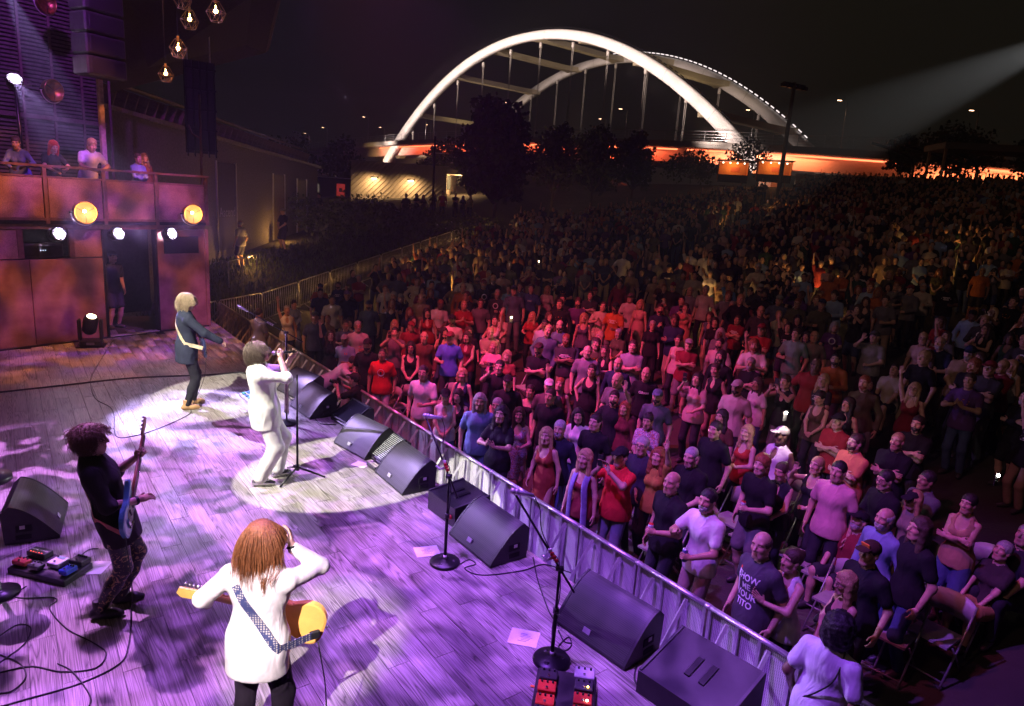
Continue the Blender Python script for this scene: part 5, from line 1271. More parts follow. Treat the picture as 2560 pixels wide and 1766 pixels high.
# ---------------------------------------------------------------- microphones and stands
def DEP(p): return (Vector(p)-Vector((0, 0, CAM_H))).dot(_F)
def mic(parent, a, b, silver=True):
    """handheld microphone: grille ball at a, tail at b"""
    a = Vector(a); b = Vector(b); d = (b-a).normalized(); m = MB(); m.ball(tuple(a), .026, 12, 8); m.build('mic_grille', mat('mic_grille', (.55, .53, .5), .5, .6), parent)
    MB().tube([a+d*.018, a+d*.03, a+d*.034, a+d*.05, b], [.026, .027, .023, .021, .013], 12).build('mic_body', ALU if silver else BLK, parent)
def round_stand(base, top, micp, tail, lb, extra=True):
    r = empty('microphone_stand', base, 0, lb, 'microphone stand'); T = Vector(top)-base; Mi = Vector(micp)-base
    MB().lathe([(.148, 0), (.15, .012), (.14, .026), (.05, .034), (.02, .05)], (0, 0, .004), (0, 0, 1), 28).build('base', BLKM, r)
    for k in range(3):
        a = k*2.1; MB().cyl((math.cos(a)*.085, math.sin(a)*.085, .02), (math.cos(a)*.085, math.sin(a)*.085, .036), .022, 10).build('weight', BLK, r)
    MB().cyl((0, 0, .04), (0, 0, T.z*.55), .016, 10).build('lower_tube', BLKM, r); MB().cyl((0, 0, T.z*.5), (0, 0, T.z), .011, 10).build('upper_tube', BLKM, r); MB().cyl((0, 0, .05), (0, 0, .09), .018, 10).build('collar', WHITEP, r)
    MB().cyl((0, 0, T.z*.53), (0, 0, T.z*.58), .024, 10).build('clutch', BLK, r); MB().cyl((-.03, 0, T.z), (.03, 0, T.z), .022, 10).build('boom_joint', BLK, r)
    d = (Mi-Vector((0, 0, T.z))); e = Vector((0, 0, T.z)) - d.normalized()*.22
    MB().tube([e, Vector((0, 0, T.z)), Mi - d.normalized()*.02], .009, 8).build('boom', BLKM, r)
    tl = Vector(tail)-base; mic(r, Mi, tl)
    cab = [tl] + [Vector((0, 0, T.z))*(1-u) + tl*u + Vector((.02*math.sin(u*9), .02*math.cos(u*9), -.05*math.sin(u*3.1))) for u in (.85, .6, .35, .1)] + [Vector((.02, .015, T.z*.7)), Vector((-.015, .02, T.z*.35)), Vector((.02, .02, .06)), Vector((.10, .12, .012))]
    MB().tube(spline(cab, 5), .0042, 5).build('cable', BLK, r)
    if extra:
        q = Vector((0, 0, T.z)) + d*.12
        for k in range(4): MB().box(tuple(q+d*(.045*k)+Vector((.015, -.02, 0))), (.03, .012, .028), .3, .003).build('pick_holder', RED if k < 3 else WHITEP, r)
        MB().tube([q+Vector((.0, 0, .02)), q+Vector((-.06, -.02, .0)), q+Vector((-.09, -.03, .04))], .012, 7).build('slide_clip', ALU, r)
b3 = G(1246, 1494); d3 = DEP(b3); round_stand(b3, AT(1268, 1258, d3), AT(1160, 1110, d3-.25), AT(1206, 1120, d3-.25), 'round based microphone stand with red pick holder nearest the photographer')
b2 = G(1005, 1273); d2 = DEP(b2); round_stand(b2, AT(1018, 1058, d2), AT(961, 940, d2-.2), AT(998, 945, d2-.2), 'round based microphone stand behind the white set list paper', True)
def boom_stand():
    b = G(648, 958); d = DEP(b); r = empty('microphone_stand', b, 0, 'boom microphone stand with a hanging scarf behind the singer', 'microphone stand')
    top = AT(646, 742, d)-b; mp = AT(541, 693, d-.15)-b; T = Vector((0, 0, top.z))
    MB().lathe([(.148, 0), (.15, .012), (.14, .026), (.05, .034), (.02, .05)], (0, 0, .004), (0, 0, 1), 28).build('base', BLKM, r)
    MB().cyl((0, 0, .04), tuple(T), .013, 10).build('tube', BLKM, r); MB().cyl((-.03, 0, T.z), (.03, 0, T.z), .022, 10).build('boom_joint', BLK, r)
    dv = (mp-T); MB().tube([T-dv*.35, T, mp-dv.normalized()*.02], .009, 8).build('boom', BLKM, r); mic(r, mp, mp+(T-mp).normalized()*.17)
    MB().tube(spline([mp+(T-mp).normalized()*.17, mp*.6+T*.4+Vector((0, 0, -.09)), T*.7+mp*.3+Vector((0, 0, .03)), T, T*.6+Vector((.02, .02, 0)), T*.1+Vector((.02, .02, 0))], 5), .004, 5).build('cable', BLK, r)
    q = T+dv*.28
    for k in range(4): MB().box(tuple(q+dv*(.035*k)), (.03, .012, .026), .3, .003).build('pick_holder', WHITEP, r)
    m = MB()
    for k in range(14): m.tube(spline([(.02*math.cos(k), .02*math.sin(k), T.z*.6), (.022*math.cos(k*2), .022*math.sin(k*2), T.z*.35), (.03*math.cos(k*1.7), .03*math.sin(k*1.7), .18)], 4), .006, 5)
    x = m.build('scarf', mat('scarf', (.42, .36, .28), .9), r); x['kind'] = 'stuff'
boom_stand()
def singer_stand():
    b = G(672, 1080); d = DEP(b); r = empty('microphone_stand', b, 0, 'straight microphone stand with folding tripod feet held by the singer', 'microphone stand'); top = AT(675, 832, d)-b
    MB().cyl((0, 0, .1), (0, 0, top.z*.6), .014, 10).build('lower_tube', BLKM, r); MB().cyl((0, 0, top.z*.58), (0, 0, top.z), .010, 10).build('upper_tube', BLKM, r); MB().cyl((0, 0, .10), (0, 0, .17), .025, 10).build('hub', BLK, r)
    for a in (.15, 2.25, 4.4): MB().tube([(0, 0, .14), (math.cos(a)*.17, math.sin(a)*.17, .075), (math.cos(a)*.33, math.sin(a)*.33, .012)], [.014, .012, .012], 8).build('leg', BLKM, r)
    MB().cyl((-.045, -.02, .16), (-.02, -.01, .16), .012, 8).build('knob', BLK, r)
    return b, top
SS_BASE, SS_TOP = singer_stand()
# ---------------------------------------------------------------- pedals
def pedal(parent, x, y, z, w, d, h, col, name='pedal', knobs=2, metal=0.):
    p = MB().box((x, y, z+h/2), (w, d, h), None, .006).build(name, mat('pedal_%d_%d_%d' % tuple(int(c*99) for c in col), col, .4, metal, var=.1), parent)
    for k in range(knobs): MB().cyl((x-w*.3+w*.6*k/max(1, knobs-1), y+d*.28, z+h), (x-w*.3+w*.6*k/max(1, knobs-1), y+d*.28, z+h+.014), .008, 8).build('knob', BLK, p)
    MB().cyl((x, y-d*.28, z+h), (x, y-d*.28, z+h+.012), .01, 8).build('switch', CHROME, p); return p
p = G(115, 1292); r = empty('pedal_board', (p.x, p.y, .004), R_(-14), 'black pedal board with silver tuner and blue pedal by the bass player', 'pedal board')
MB().box((0, 0, .03), (.62, .30, .06), Matrix.Rotation(.08, 3, 'X'), .008).build('board', BLK, r)
q = pedal(r, -.20, .08, .07, .20, .10, .05, (.03, .03, .032), knobs=0); t = link('lettering', text_mesh('PEDAL POWER', .026, PAPER, .0006), q); t.location = (-.20, .075, .1206)
for k in range(5): MB().box((-.26+.03*k, .045, .121), (.008, .008, .003)).build('light', lamp_mat('led_red', (1., .1, .05), 3.), q)
q = pedal(r, .07, .02, .07, .12, .13, .045, (.62, .62, .62), knobs=1, metal=.5); MB().box((.07, .055, .117), (.07, .03, .004)).build('display', mat('lcd', (.18, .35, .28), .3, var=0), q)
pedal(r, .22, .10, .07, .14, .11, .05, (.02, .02, .02), knobs=5); pedal(r, .25, -.05, .07, .085, .12, .045, (.04, .08, .55), knobs=3); pedal(r, -.22, -.08, .07, .14, .08, .04, (.35, .04, .04), knobs=3); pedal(r, -.05, -.09, .07, .12, .08, .04, (.06, .06, .065), knobs=3)
p = G(1275, 1578); r = empty('pedal_board', (p.x, p.y, .004), R_(-8), 'pedal board with red pedals at the bottom edge', 'pedal board')
MB().box((0, -.08, .03), (.44, .58, .06), None, .008).build('board', BLK, r)
for x, y, c in ((-.13, .10, (.03, .03, .035)), (-.13, -.03, (.6, .05, .02)), (-.13, -.17, (.65, .06, .02)), (.13, .04, (.06, .06, .07)), (.13, -.10, (.6, .05, .03)), (.13, -.23, (.62, .07, .03)), (-.13, -.29, (.05, .05, .05))): pedal(r, x, y, .06, .13, .11, .045, c, knobs=3)
q = pedal(r, .13, .22, .02, .15, .12, .05, (.5, .5, .53), knobs=3, metal=.4); MB().ball((.16, .0, .12), .008, 8, 6).build('light', lamp_mat('led_amber', (1., .5, .1), 14.), r); MB().ball((.16, -.14, .12), .008, 8, 6).build('light', lamp_mat('led_white', (.9, 1., .8), 14.), r)
for x, y in ((-.24, .06), (-.2, .24)): MB().box((x, y, .004), (.03, .02, .003)).build('tape', mat('orange_tape', (.8, .18, .03), .7, var=0), r)
p = G(572, 905); r = empty('pedal_board', (p.x, p.y, .004), R_(-50), 'switch board with green and blue buttons beside the singer', 'pedal board'); MB().box((0, 0, .035), (.62, .26, .06), Matrix.Rotation(.12, 3, 'X'), .01).build('board', mat('lilac_case', (.30, .26, .34), .4), r)
for i in range(4):
    for j in range(3): MB().box((-.21+.14*i, -.08+.075*j, .074+.009*j), (.085, .05, .012)).build('button', mat('btn_%d' % ((i+j) % 3), [(.05, .25, .15), (.06, .14, .45), (.10, .30, .28)][(i+j) % 3], .4, var=0), r)
# bag, round pedal at the left edge
p = G(12, 1345); r = empty('stool_base', (p.x-.05, p.y, .004), 0, 'dark round stand base at the left edge by the cables', 'stand'); MB().lathe([(.15, 0), (.15, .02), (.04, .035), (.018, .05), (.018, 1.0)], (0, 0, 0), (0, 0, 1), 24).build('base', BLKM, r); MB().lathe([(.02, 0), (.17, .01), (.17, .05), (.02, .06)], (0, 0, 1.), (0, 0, 1), 24).build('plate', BLKM, r)
# ---------------------------------------------------------------- cables on the floor
def cable(px, lb, rad=.0055, mm=None, z=.006, smooth=6):
    P = [G(a, b, z) for a, b in px]; m = MB(); m.tube(spline(P, smooth), rad, 5); o = m.build('cable', mm or BLK); tag(o, lb, 'cable'); return o
cable([(255, 770), (218, 830), (205, 862), (215, 900), (248, 920), (258, 940), (262, 985), (300, 986), (360, 968), (425, 938), (432, 925)], 'thin black cable snaking from the doorway to the blond guitarist', .006)
cable([(-10, 888), (120, 874), (300, 855), (470, 848), (545, 843), (575, 855), (600, 870)], 'thick black cable run crossing the stage behind the guitarist', .02)
cable([(290, 1300), (296, 1400), (290, 1460), (270, 1500), (180, 1545), (60, 1580), (-10, 1600)], 'black instrument cable running down from the bass to the floor', .006)
cable([(60, 1325), (30, 1345), (55, 1352), (115, 1350), (128, 1358), (112, 1375), (150, 1420), (215, 1455), (240, 1478), (215, 1510), (140, 1518), (70, 1506), (0, 1520)], 'looping black cable from the bass pedal board', .0055)
cable([(-5, 1440), (40, 1412), (70, 1420), (55, 1455), (10, 1490), (-5, 1500)], 'small cable loop at the left edge', .0055)
cable([(0, 1480), (45, 1500), (58, 1530), (30, 1560), (-5, 1568)], 'second cable loop at the left edge under the first', .0055)
cable([(130, 1500), (160, 1515), (190, 1550), (205, 1580), (195, 1610)], 'short black cable at the lower left crossing the others', .0055)
cable([(172, 1265), (200, 1243), (222, 1240)], 'thin grey cable with silver plug by the pedal board', .0045)
cable([(1040, 1275), (1060, 1265), (1075, 1275), (1050, 1285), (1090, 1300), (1180, 1290), (1230, 1276), (1290, 1295)], 'black cable from the middle microphone stand towards the stage edge', .006)
cable([(1205, 1260), (1215, 1310), (1240, 1380), (1262, 1415)], 'black cable between the two dark floor monitors', .006)
cable([(1262, 1425), (1275, 1450), (1292, 1455), (1280, 1470), (1262, 1462), (1285, 1440), (1290, 1462), (1265, 1475)], 'coiled black cable behind the nearest microphone stand', .0055)
cable([(1440, 1500), (1435, 1540), (1470, 1570), (1520, 1590), (1540, 1600)], 'black cables at the foot of the sloping speaker case', .008)
cable([(1035, 1135), (1020, 1155), (1028, 1180), (1060, 1200)], 'black cable beside the flat speaker case', .006)
cable([(640, 880), (660, 905), (690, 915), (720, 955), (760, 960)], 'black cables behind the purple lit floor monitors', .01)
for a, b, lb in (((0, 1262), (125, 1210), 'pale tape line on the floor at the left edge'), ((553, 958), (648, 1068), 'pale seam strip across the planks behind the singer')):
    P = [G(*a, .003), G(*b, .003)]; m = MB(); d = (P[1]-P[0]).normalized(); n = Vector((-d.y, d.x, 0))*.012; m.add([P[0]-n, P[0]+n, P[1]+n, P[1]-n], [(0, 1, 2, 3)] if True else []); v = m.v
    m2 = MB(); m2.tube([P[0], P[1]], .007, 4, smooth=False, flat=.3); tag(m2.build('floor_tape', mat('pale_tape', (.55, .48, .40), .7)), lb, 'tape')

# ---------------------------------------------------------------- stage lights
def blinder(loc, rotz, lb, lit=True, tilt=0.):
    r = empty('blinder_lamp', loc, rotz, lb, 'stage light'); r.rotation_euler = (tilt, 0, rotz); r.scale = (.86,)*3
    MB().lathe([(.10, .20), (.20, .17), (.245, .10), (.25, -.02), (.262, -.03), (.262, -.05), (.24, -.05), (.235, -.02)], (0, 0, 0), (0, 1, 0), 32, cap=False).build('housing', mat('lamp_bronze', (.30, .17, .06), .38, .8), r)
    m = MB(); m.lathe([(.232, -.03), (.20, .04), (.12, .10), (.03, .125), (.001, .127)], (0, 0, 0), (0, 1, 0), 32, cap=False)
    m.build('reflector', lamp_mat('reflector_amber', (1., .34, .05), 1.15) if lit else mat('lamp_bronze'), r)
    if lit:
        MB().ball((0, .02, .03), .038, 12, 8).build('bulb', lamp_mat('bulb_warm', (1., .78, .36), 30.), r); l = point('blinder_glow', (0, 0, 0), 26, (1., .45, .12), .05); l.parent = r; l.location = (0, -.08, 0)
    for a in (.52, 2.62, 4.71): MB().tube([(0, -.03, 0), (.235*math.cos(a), -.03, .235*math.sin(a))], .006, 5).build('guard_bar', BLKM, r)
    MB().tube([(.29*math.cos(t), .04, .29*math.sin(t)) for t in np.linspace(math.pi, 2*math.pi, 15)], .012, 6).build('yoke', ALU, r)
    for q in (-1, 1): MB().cyl((q*.24, .04, 0), (q*.32, .04, 0), .022, 8).build('pivot', BLKM, r)
    return r
# (local -y is the way the lamp faces)
blinder(WL(1.55, -.32, 2.66), WANG, 'round amber lamp glowing on the balcony front, left one'); blinder(WL(3.81, -.32, 2.68), WANG, 'round amber lamp glowing on the balcony front, right one')
p = AT(120, 205, 14.2); blinder(p, R_(75), 'bronze drum lamp seen from the side above the balcony', False); p = AT(104, 6, 14.2); blinder(p, R_(75), 'bronze drum lamp cut by the top edge of the picture', False)
def par(loc, rotz, lb, pw, tilt=-.25):
    r = empty('stage_light', loc, rotz, lb, 'stage light'); r.rotation_euler = (tilt, 0, rotz)
    MB().lathe([(.07, .22), (.12, .18), (.14, .05), (.14, -.03), (.125, -.03), (.12, .0)], (0, 0, 0), (0, 1, 0), 24, cap=False).build('housing', BLKM, r)
    m = MB()
    for k in range(7):
        a = k*math.pi/3; c = (0, 0) if k == 6 else (.062*math.cos(a), .062*math.sin(a)); m.lathe([(.001, -.010), (.024, -.008), (.034, 0)], (c[0]*1.15, -.03, c[1]*1.15), (0, 1, 0), 10)
    m.build('lens', lamp_mat('par_lens', (.80, .62, 1.), 220.), r); MB().tube([(.15*math.cos(t), .06, .15*math.sin(t)) for t in np.linspace(0, math.pi, 11)], .010, 6).build('yoke', BLKM, r)
    f = Matrix.Rotation(rotz, 3, 'Z') @ Matrix.Rotation(tilt, 3, 'X') @ Vector((0, -1, 0)); 
    if pw: spot('par_beam', Vector(loc)+f*.06, Vector(loc)+f*4, pw, (.55, .28, 1.), 70, .8, .05)
    return r
for x, nm in ((1.06, 'left'), (2.18, 'middle'), (3.32, 'right')): par(WL(x, -.28, 2.24), WANG+R_(12), f'bright violet LED stage light under the balcony, {nm} of three', 900)
par(AT(33, 180, 13.2), WANG-R_(10), 'bright white stage light on a pole at the top left', 0, -.6)
p = AT(33, 180, 13.2); MB().tube([(p.x, p.y, p.z), (p.x-.02, p.y+.1, 2.5)], .03, 8).build('light_stand', BLKM); tag(bpy.data.objects['light_stand'], 'dark pole carrying the white stage light at the top left', 'pole')
spot('beam_left', p+Vector((.05, -.1, -.02)), AT(150, 330, 12.2), 9000, (.55, .38, 1.), 30, .5, .03, dict(scale=9, lo=.4, hi=.6, min=.05, seed=2.))
spot('beam_top_left', AT(5, -45, 12.5), AT(95, 150, 12.0), 26000, (.50, .40, 1.), 16, .4, .03, dict(scale=14, lo=.38, hi=.62, min=.1, seed=6.))
def mover():
    p = G(207, 782); r = empty('moving_head_light', (p.x, p.y, .004), R_(25), 'black moving head light on the floor in front of the set wall', 'stage light')
    MB().box((0, 0, .07), (.40, .30, .13), None, .02).build('base', BLK, r); MB().box((0, 0, -.0), (.5, .4, .02)).build('plate', BLKM, r)
    for q in (-1, 1): MB().box((q*.19, 0, .34), (.06, .18, .44), None, .03).build('yoke_arm', BLK, r)
    h = MB().lathe([(.09, -.20), (.13, -.14), (.135, .12), (.115, .19), (.085, .2)], (0, 0, .44), (.25, -.45, 1), 24).build('head', BLK, r); MB().lathe([(.001, .206), (.085, .206)], (0, 0, .44), (.25, -.45, 1), 24).build('lens', lamp_mat('mover_lens', (1., .85, .5), 10.), h)
    MB().box((.0, -.152, .07), (.14, .006, .05)).build('display', mat('lcd2', (.15, .15, .2), .3, var=0), r)
mover()
def line_array():
    p = AT(222, 85, 13.6); r = empty('line_array', p, WANG+R_(8), 'hanging column of dark loudspeaker boxes at the top left', 'speaker')
    for k in range(4): c = MB().box((0, 0, .62-k*.40), (.82, .5, .37), None, .03).build('cabinet', mat('array_dark', (.03, .029, .03), .6), r); MB().box((0, -.255, .62-k*.40), (.66, .012, .27), None, .004).build('grille', M_GRILLE, c)
    MB().box((0, -.1, .9), (.9, .1, .06)).build('fly_bar', ALU, r)
    for x in (-.3, .3): MB().tube([(x, 0, .9), (x, 0, 3.2)], .015, 6).build('chain', STEEL, r)
line_array()
def lantern_proto():
    r = empty('pendant_lantern', (0, 0, 0)); wire = mat('brass_wire', (.55, .36, .14), .35, .9)
    top = [(.05*math.cos(a), .05*math.sin(a), .02) for a in np.linspace(0, 2*math.pi, 6)[:-1]]; mid = [(.15*math.cos(a+.3), .15*math.sin(a+.3), -.13) for a in np.linspace(0, 2*math.pi, 6)[:-1]]; bot = [(.085*math.cos(a), .085*math.sin(a), -.27) for a in np.linspace(0, 2*math.pi, 6)[:-1]]
    m = MB()
    for i in range(5):
        j = (i+1) % 5
        for a, b in ((top[i], mid[i]), (top[i], mid[j-1]), (mid[i], mid[j]), (mid[i], bot[i]), (mid[i], bot[j]), (bot[i], bot[j]), (top[i], top[j])): m.tube([a, b], .0038, 5)
    m.build('cage', wire, r)
    MB().cyl((0, 0, .0), (0, 0, .07), .022, 12).build('socket', mat('brass', (.7, .45, .12), .3, 1.), r); MB().tube([(0, 0, .07), (0, 0, 3.)], .006, 6).build('cord', BLK, r)
    gl, nt, N, L, b = _mat('bulb_glass'); b.inputs['Base Color'].default_value = (1, .85, .6, 1); b.inputs['Transmission Weight'].default_value = 1; b.inputs['Roughness'].default_value = .02; b.inputs['IOR'].default_value = 1.1
    MB().lathe([(.018, .0), (.025, -.03), (.055, -.09), (.06, -.125), (.045, -.165), (.001, -.185)], (0, 0, 0), (0, 0, 1), 18, cap=False).build('bulb', gl, r)
    m = MB(); m.tube(spline([(.012*math.cos(k*1.6), .012*math.sin(k*1.6), -.035-k*.008) for k in range(14)], 3), .0035, 5); m.build('filament', lamp_mat('filament', (1., .55, .18), 45.), r)
    return r
LP_ = lantern_proto(); fst = True
for px, py, dep, pw, lb in ((487, 6, 8.5, 6, 'caged pendant bulb at the top, largest and rightmost'), (428, 26, 9.3, 5, 'caged pendant bulb left of the largest one'), (402, 92, 9.6, 5, 'caged pendant bulb second lowest of the cluster'), (374, 152, 11., 5, 'lowest and smallest caged pendant bulb'), (412, -22, 9., 0, 'caged pendant bulb cut by the top edge with violet wire')):
    p = AT(px, py, dep); o = LP_ if fst else copy_tree(LP_); fst = False; o.location = p; o.rotation_euler = (0, 0, px*.7); o.scale = (.82,)*3; tag(o, lb, 'pendant lamp', 'caged pendant bulbs')
    if pw: point('filament_glow', p+Vector((0, 0, -.1)), pw, (1., .5, .15), .03)
# ---------------------------------------------------------------- hero figures
def lock_hair(n=1200, length=.2, wave=.0, curl=0., spread=.18, rad=.0032, seed=1, front=.05, seg=7, lift=0.):
    """many thin locks combed from the crown, falling outside the skull and neck"""
    rng = np.random.default_rng(seed); m = MB(); C = np.array([0, -.018, .036]); E = np.array([.083, .103, .093]); k = 0; tries = 0
    while k < n and tries < n*12:
        tries += 1; d = rng.normal(size=3); d /= np.linalg.norm(d)
        if d[2] < -.5: continue
        p = C + d*E*.98
        if p[1] > front and p[2] < .08: continue
        if p[2] < -.005 and p[1] > .0: continue
        nv = d/E; nv /= np.linalg.norm(nv); L = length*(.7+.5*rng.random())
        if d[2] < .0: L *= .75
        ph = rng.random()*6.28; sd = np.cross(nv, rng.normal(size=3)); sd /= np.linalg.norm(sd)
        g = np.array([0, -.35 if p[1] > .02 else -.05, -1.]); tg = g - nv*(g @ nv); tg /= np.linalg.norm(tg)+1e-6
        if p[2] > .1: o2 = np.array([d[0], d[1]-.2, 0.]); tg = tg*.4 + o2/(np.linalg.norm(o2)+1e-6)
        v = tg + nv*(.10+lift) + sd*spread*rng.normal(); v /= np.linalg.norm(v); pts = [p - nv*.004]; st = L/seg; q = p.copy(); thick = 1.03+.10*rng.random()+lift*.25
        for i in range(seg):
            v = v + np.array([0, 0, -1.])*(.5 if not curl else .18); v /= np.linalg.norm(v); q = q + v*st
            e = (q-C)/(E*thick); r_ = np.linalg.norm(e)
            if r_ < 1: q = C + e/r_*E*thick
            if q[2] < -.05:
                if q[1] > .03: q[1] = .03
                rr = math.hypot(q[0], q[1]+.045); mn = .066+.012*(thick-1.03)*10
                if rr < mn: f = mn/max(rr, 1e-3); q[0] *= f; q[1] = -.045+(q[1]+.045)*f
                if q[2] < -.19 and q[1] > -.095: q[1] = -.095 - .02*rng.random()
            elif q[1] > .072 and abs(q[0]) < .064 and q[2] < .075: q[0] = math.copysign(.068, q[0])
            pos = q + sd*wave*math.sin(i*1.4+ph)
            if curl: pos = pos + curl*np.array([math.cos(i*2.1+ph), math.sin(i*2.1+ph), .5*math.sin(i*1.7+ph)])
            pts.append(pos)
        P = spline(pts, 2) if (curl or wave) else [Vector(x) for x in pts]; r0 = rad*(.7+.6*rng.random()); rs = [r0*(1-.7*(i/(len(P)-1))**2) for i in range(len(P))]
        m.tube(P, rs, 3, False, True); k += 1
    return m.mesh('hair', M_HAIR)
def hero(loc, yaw, J, label, skin, top, tcol, bcol, hairm, hcol, hem=-.17, bottom='slim', scale=1., shoes=(.05, .05, .05), tmat=None, bmat=None, smat=None, boot=0., topkind='rolled', loose=.020, headv=0, voxel=.0115, hbase='short', legloose=.014):
    o = link('person', body_mesh(J, .013, headv, True), None, loc, yaw, skin); o.scale = (scale,)*3; tag(o, label, 'person')
    tm = top_mesh(J, topkind, voxel, loose=loose, hem=hem, amp=.0085, seed=len(label), mat_=tmat); link('shirt', tm, o, color=tcol)
    link('trousers', bottom_mesh(J, bottom, voxel, amp=.006, seed=len(label)+3, loose=legloose, mat_=bmat), o, color=bcol)
    for s in shoe_mesh(J, .010, boot, smat): link('shoe', s, o, color=shoes)
    if hairm:
        V, F = hair_sdf(hbase, .0075, 5, .0012 if hbase == 'long' else .004)
        Vl = np.array([v.co[:] for v in hairm.vertices]); Fl = [tuple(p.vertices) for p in hairm.polygons]
        F2 = Fl + [tuple(f+len(Vl)) for f in F]; me = mk_mesh('hair', np.concatenate([Vl, V]), F2, mats=[M_HAIR]); h = link('hair', me, o, color=hcol); h.matrix_local = head_mat(J) @ Matrix.Diagonal((.93, .94, .97, 1))
    return o, tm
def world_of(o): return Matrix.Translation(o.location) @ Matrix.Rotation(o.rotation_euler.z, 4, 'Z') @ Matrix.Scale(o.scale[0], 4)
def bvh_of(me): return BVHTree.FromPolygons([v.co for v in me.vertices], [tuple(p.vertices) for p in me.polygons])
def ribbon(pts, nrm_, w, th, mm, name, parent):
    m = MB(); n = len(pts); vs = []
    for i in range(n):
        t = (pts[min(i+1, n-1)]-pts[max(i-1, 0)]).normalized(); s = t.cross(nrm_[i]).normalized()*w/2; N_ = nrm_[i].normalized()*th
        vs += [pts[i]-s, pts[i]+s, pts[i]+s+N_, pts[i]-s+N_]
    fs = []
    for i in range(n-1):
        for k in range(4): fs.append((i*4+k, i*4+(k+1) % 4, (i+1)*4+(k+1) % 4, (i+1)*4+k))
    fs += [(3, 2, 1, 0), ((n-1)*4, (n-1)*4+1, (n-1)*4+2, (n-1)*4+3)]
    m.add(vs, fs, False); return m.build(name, mm, parent)
def back_strap(J, bv, a, b, end, w, mm, parent, n=16, front=None):
    """strap over the back in torso coordinates: a=(x,z) at the shoulder, b=(x,z) at the hip, then to end (body space)"""
    T, R = J['T'], J['R']; P, Nn = [], []; bk = Vector(R @ np.array([0, 1., 0]))
    if front is not None:
        P.append(Vector(front)); Nn.append(-bk*-1)
        P.append(Vector(T(a[0], .05, a[1]+.075))); Nn.append(Vector((0, .3, 1)))
        P.append(Vector(T(a[0], -.03, a[1]+.085))); Nn.append(Vector((0, -.2, 1)))
    for i in range(n+1):
        u = i/n; x = a[0]+(b[0]-a[0])*u; z = a[1]+(b[1]-a[1])*u; o = Vector(T(x, -.7, z)); h = bv.ray_cast(o, bk)
        if h[0] is None: continue
        P.append(h[0]-bk*.004); nn = h[1] if h[1].dot(bk) < 0 else -h[1]; Nn.append((nn*.5 - bk*.5))
    P.append(Vector(end)); Nn.append(Nn[-1]); return ribbon(P, Nn, w, .004, mm, 'strap', parent)
def guitar(name, label, M, col, neckc=(.62, .36, .10), bass=False, kind='strat', guard=(.7, .68, .62)):
    """M: world matrix; local x to the headstock, y upwards across, z out of the front"""
    r = bpy.data.objects.new(name, None); COL.objects.link(r); r.matrix_world = M; r.empty_display_size = .1; tag(r, label, 'bass guitar' if bass else 'guitar')
    top = [(-.20, .0), (-.195, .07), (-.15, .135), (-.08, .155), (-.01, .13), (.03, .115), (.08, .13), (.16, .165), (.185, .155), (.17, .12), (.12, .07), (.085, .035)]
    bot = [(.085, -.035), (.11, -.07), (.135, -.11), (.12, -.14), (.07, -.135), (.02, -.115), (-.03, -.125), (-.09, -.155), (-.155, -.14), (-.19, -.08)]
    P = spline([Vector((x, y, 0)) for x, y in top+bot+[top[0]]], 3)[:-1]; poly = [(p.x*(1.12 if bass else 1), p.y) for p in P]
    m = MB(); k = .93; n = len(poly); vs = []; fs = []
    for z, sc in ((-.022, k), (-.016, 1.), (.016, 1.), (.022, k)): vs += [(x*sc, y*sc, z) for x, y in poly]
    for j in range(3):
        for i in range(n): fs.append((j*n+i, j*n+(i+1) % n, (j+1)*n+(i+1) % n, (j+1)*n+i))
    fs += [tuple(range(n-1, -1, -1)), tuple(range(3*n, 4*n))]; m.add(vs, fs, False); m.build('body', mat('gtr_%s' % name+str(int(col[0]*99)), col, .22, var=.08), r)
    if guard: MB().prism([(x*.55+.03, y*.62-.02) for x, y in poly], .0225, .0245, None).build('pickguard', mat('pickguard%d' % int(guard[0]*99), guard, .4, var=.05), r)
    L = .66 if bass else .47; nm = mat('maple%d' % int(neckc[0]*99), neckc, .35, var=.2)
    m = MB(); m.tube([(.06, 0, .012), (.3, 0, .014), (L+.07, 0, .016)], [.029, .026, .022], 10, flat=.55); m.build('neck', nm, r); MB().box((.06+L/2, 0, .029), (L, .045, .006)).build('fretboard', mat('fretboard', (.10, .055, .03), .5) if not (neckc[0] > .6) else nm, r)
    hs = [(0, -.02), (.03, -.045), (.06, -.035), (.10, -.04), (.17, -.045), (.20, -.02), (.19, .02), (.02, .03), (0, .024)]
    h = MB().prism([(x+L+.06, y) for x, y in hs], .0, .016).build('headstock', nm, r); ng = 4 if bass else 6
    for i in range(ng):
        x = L+.09+i*.125/(ng-1)
        MB().cyl((x, .026, .008), (x, .055, .008), .004, 6).ball((x, .062, .008), .010, 8, 6, (1, .7, 1.2)).build('tuner', CHROME, h)
    for x in ((-.02, .05) if bass else (-.055, .0, .055)): MB().box((x, 0, .027), (.022, .085, .012), None, .004).build('pickup', BLK, r)
    MB().box((-.11, 0, .03), (.035, .075, .014), None, .003).build('bridge_plate', CHROME, r)
    for (x, y) in ((-.09, -.085), (-.06, -.10), (-.12, -.07)): MB().cyl((x, y, .022), (x, y, .038), .010, 10).build('control_knob', WHITEP, r)
    m = MB()
    for i in range(ng): m.tube([(-.11, -.03+.06*i/(ng-1), .038), (L+.07, -.018+.036*i/(ng-1), .034)], .0011, 3)
    x = m.build('strings', CHROME, r); x['kind'] = 'stuff'
    for a in ((-.205, 0), (.18, .16)): MB().cyl((a[0], a[1], 0), (a[0]-.012 if a[0] < 0 else a[0], a[1]+(.012 if a[0] > 0 else 0), 0), .008, 8).build('strap_pin', CHROME, r)
    return r
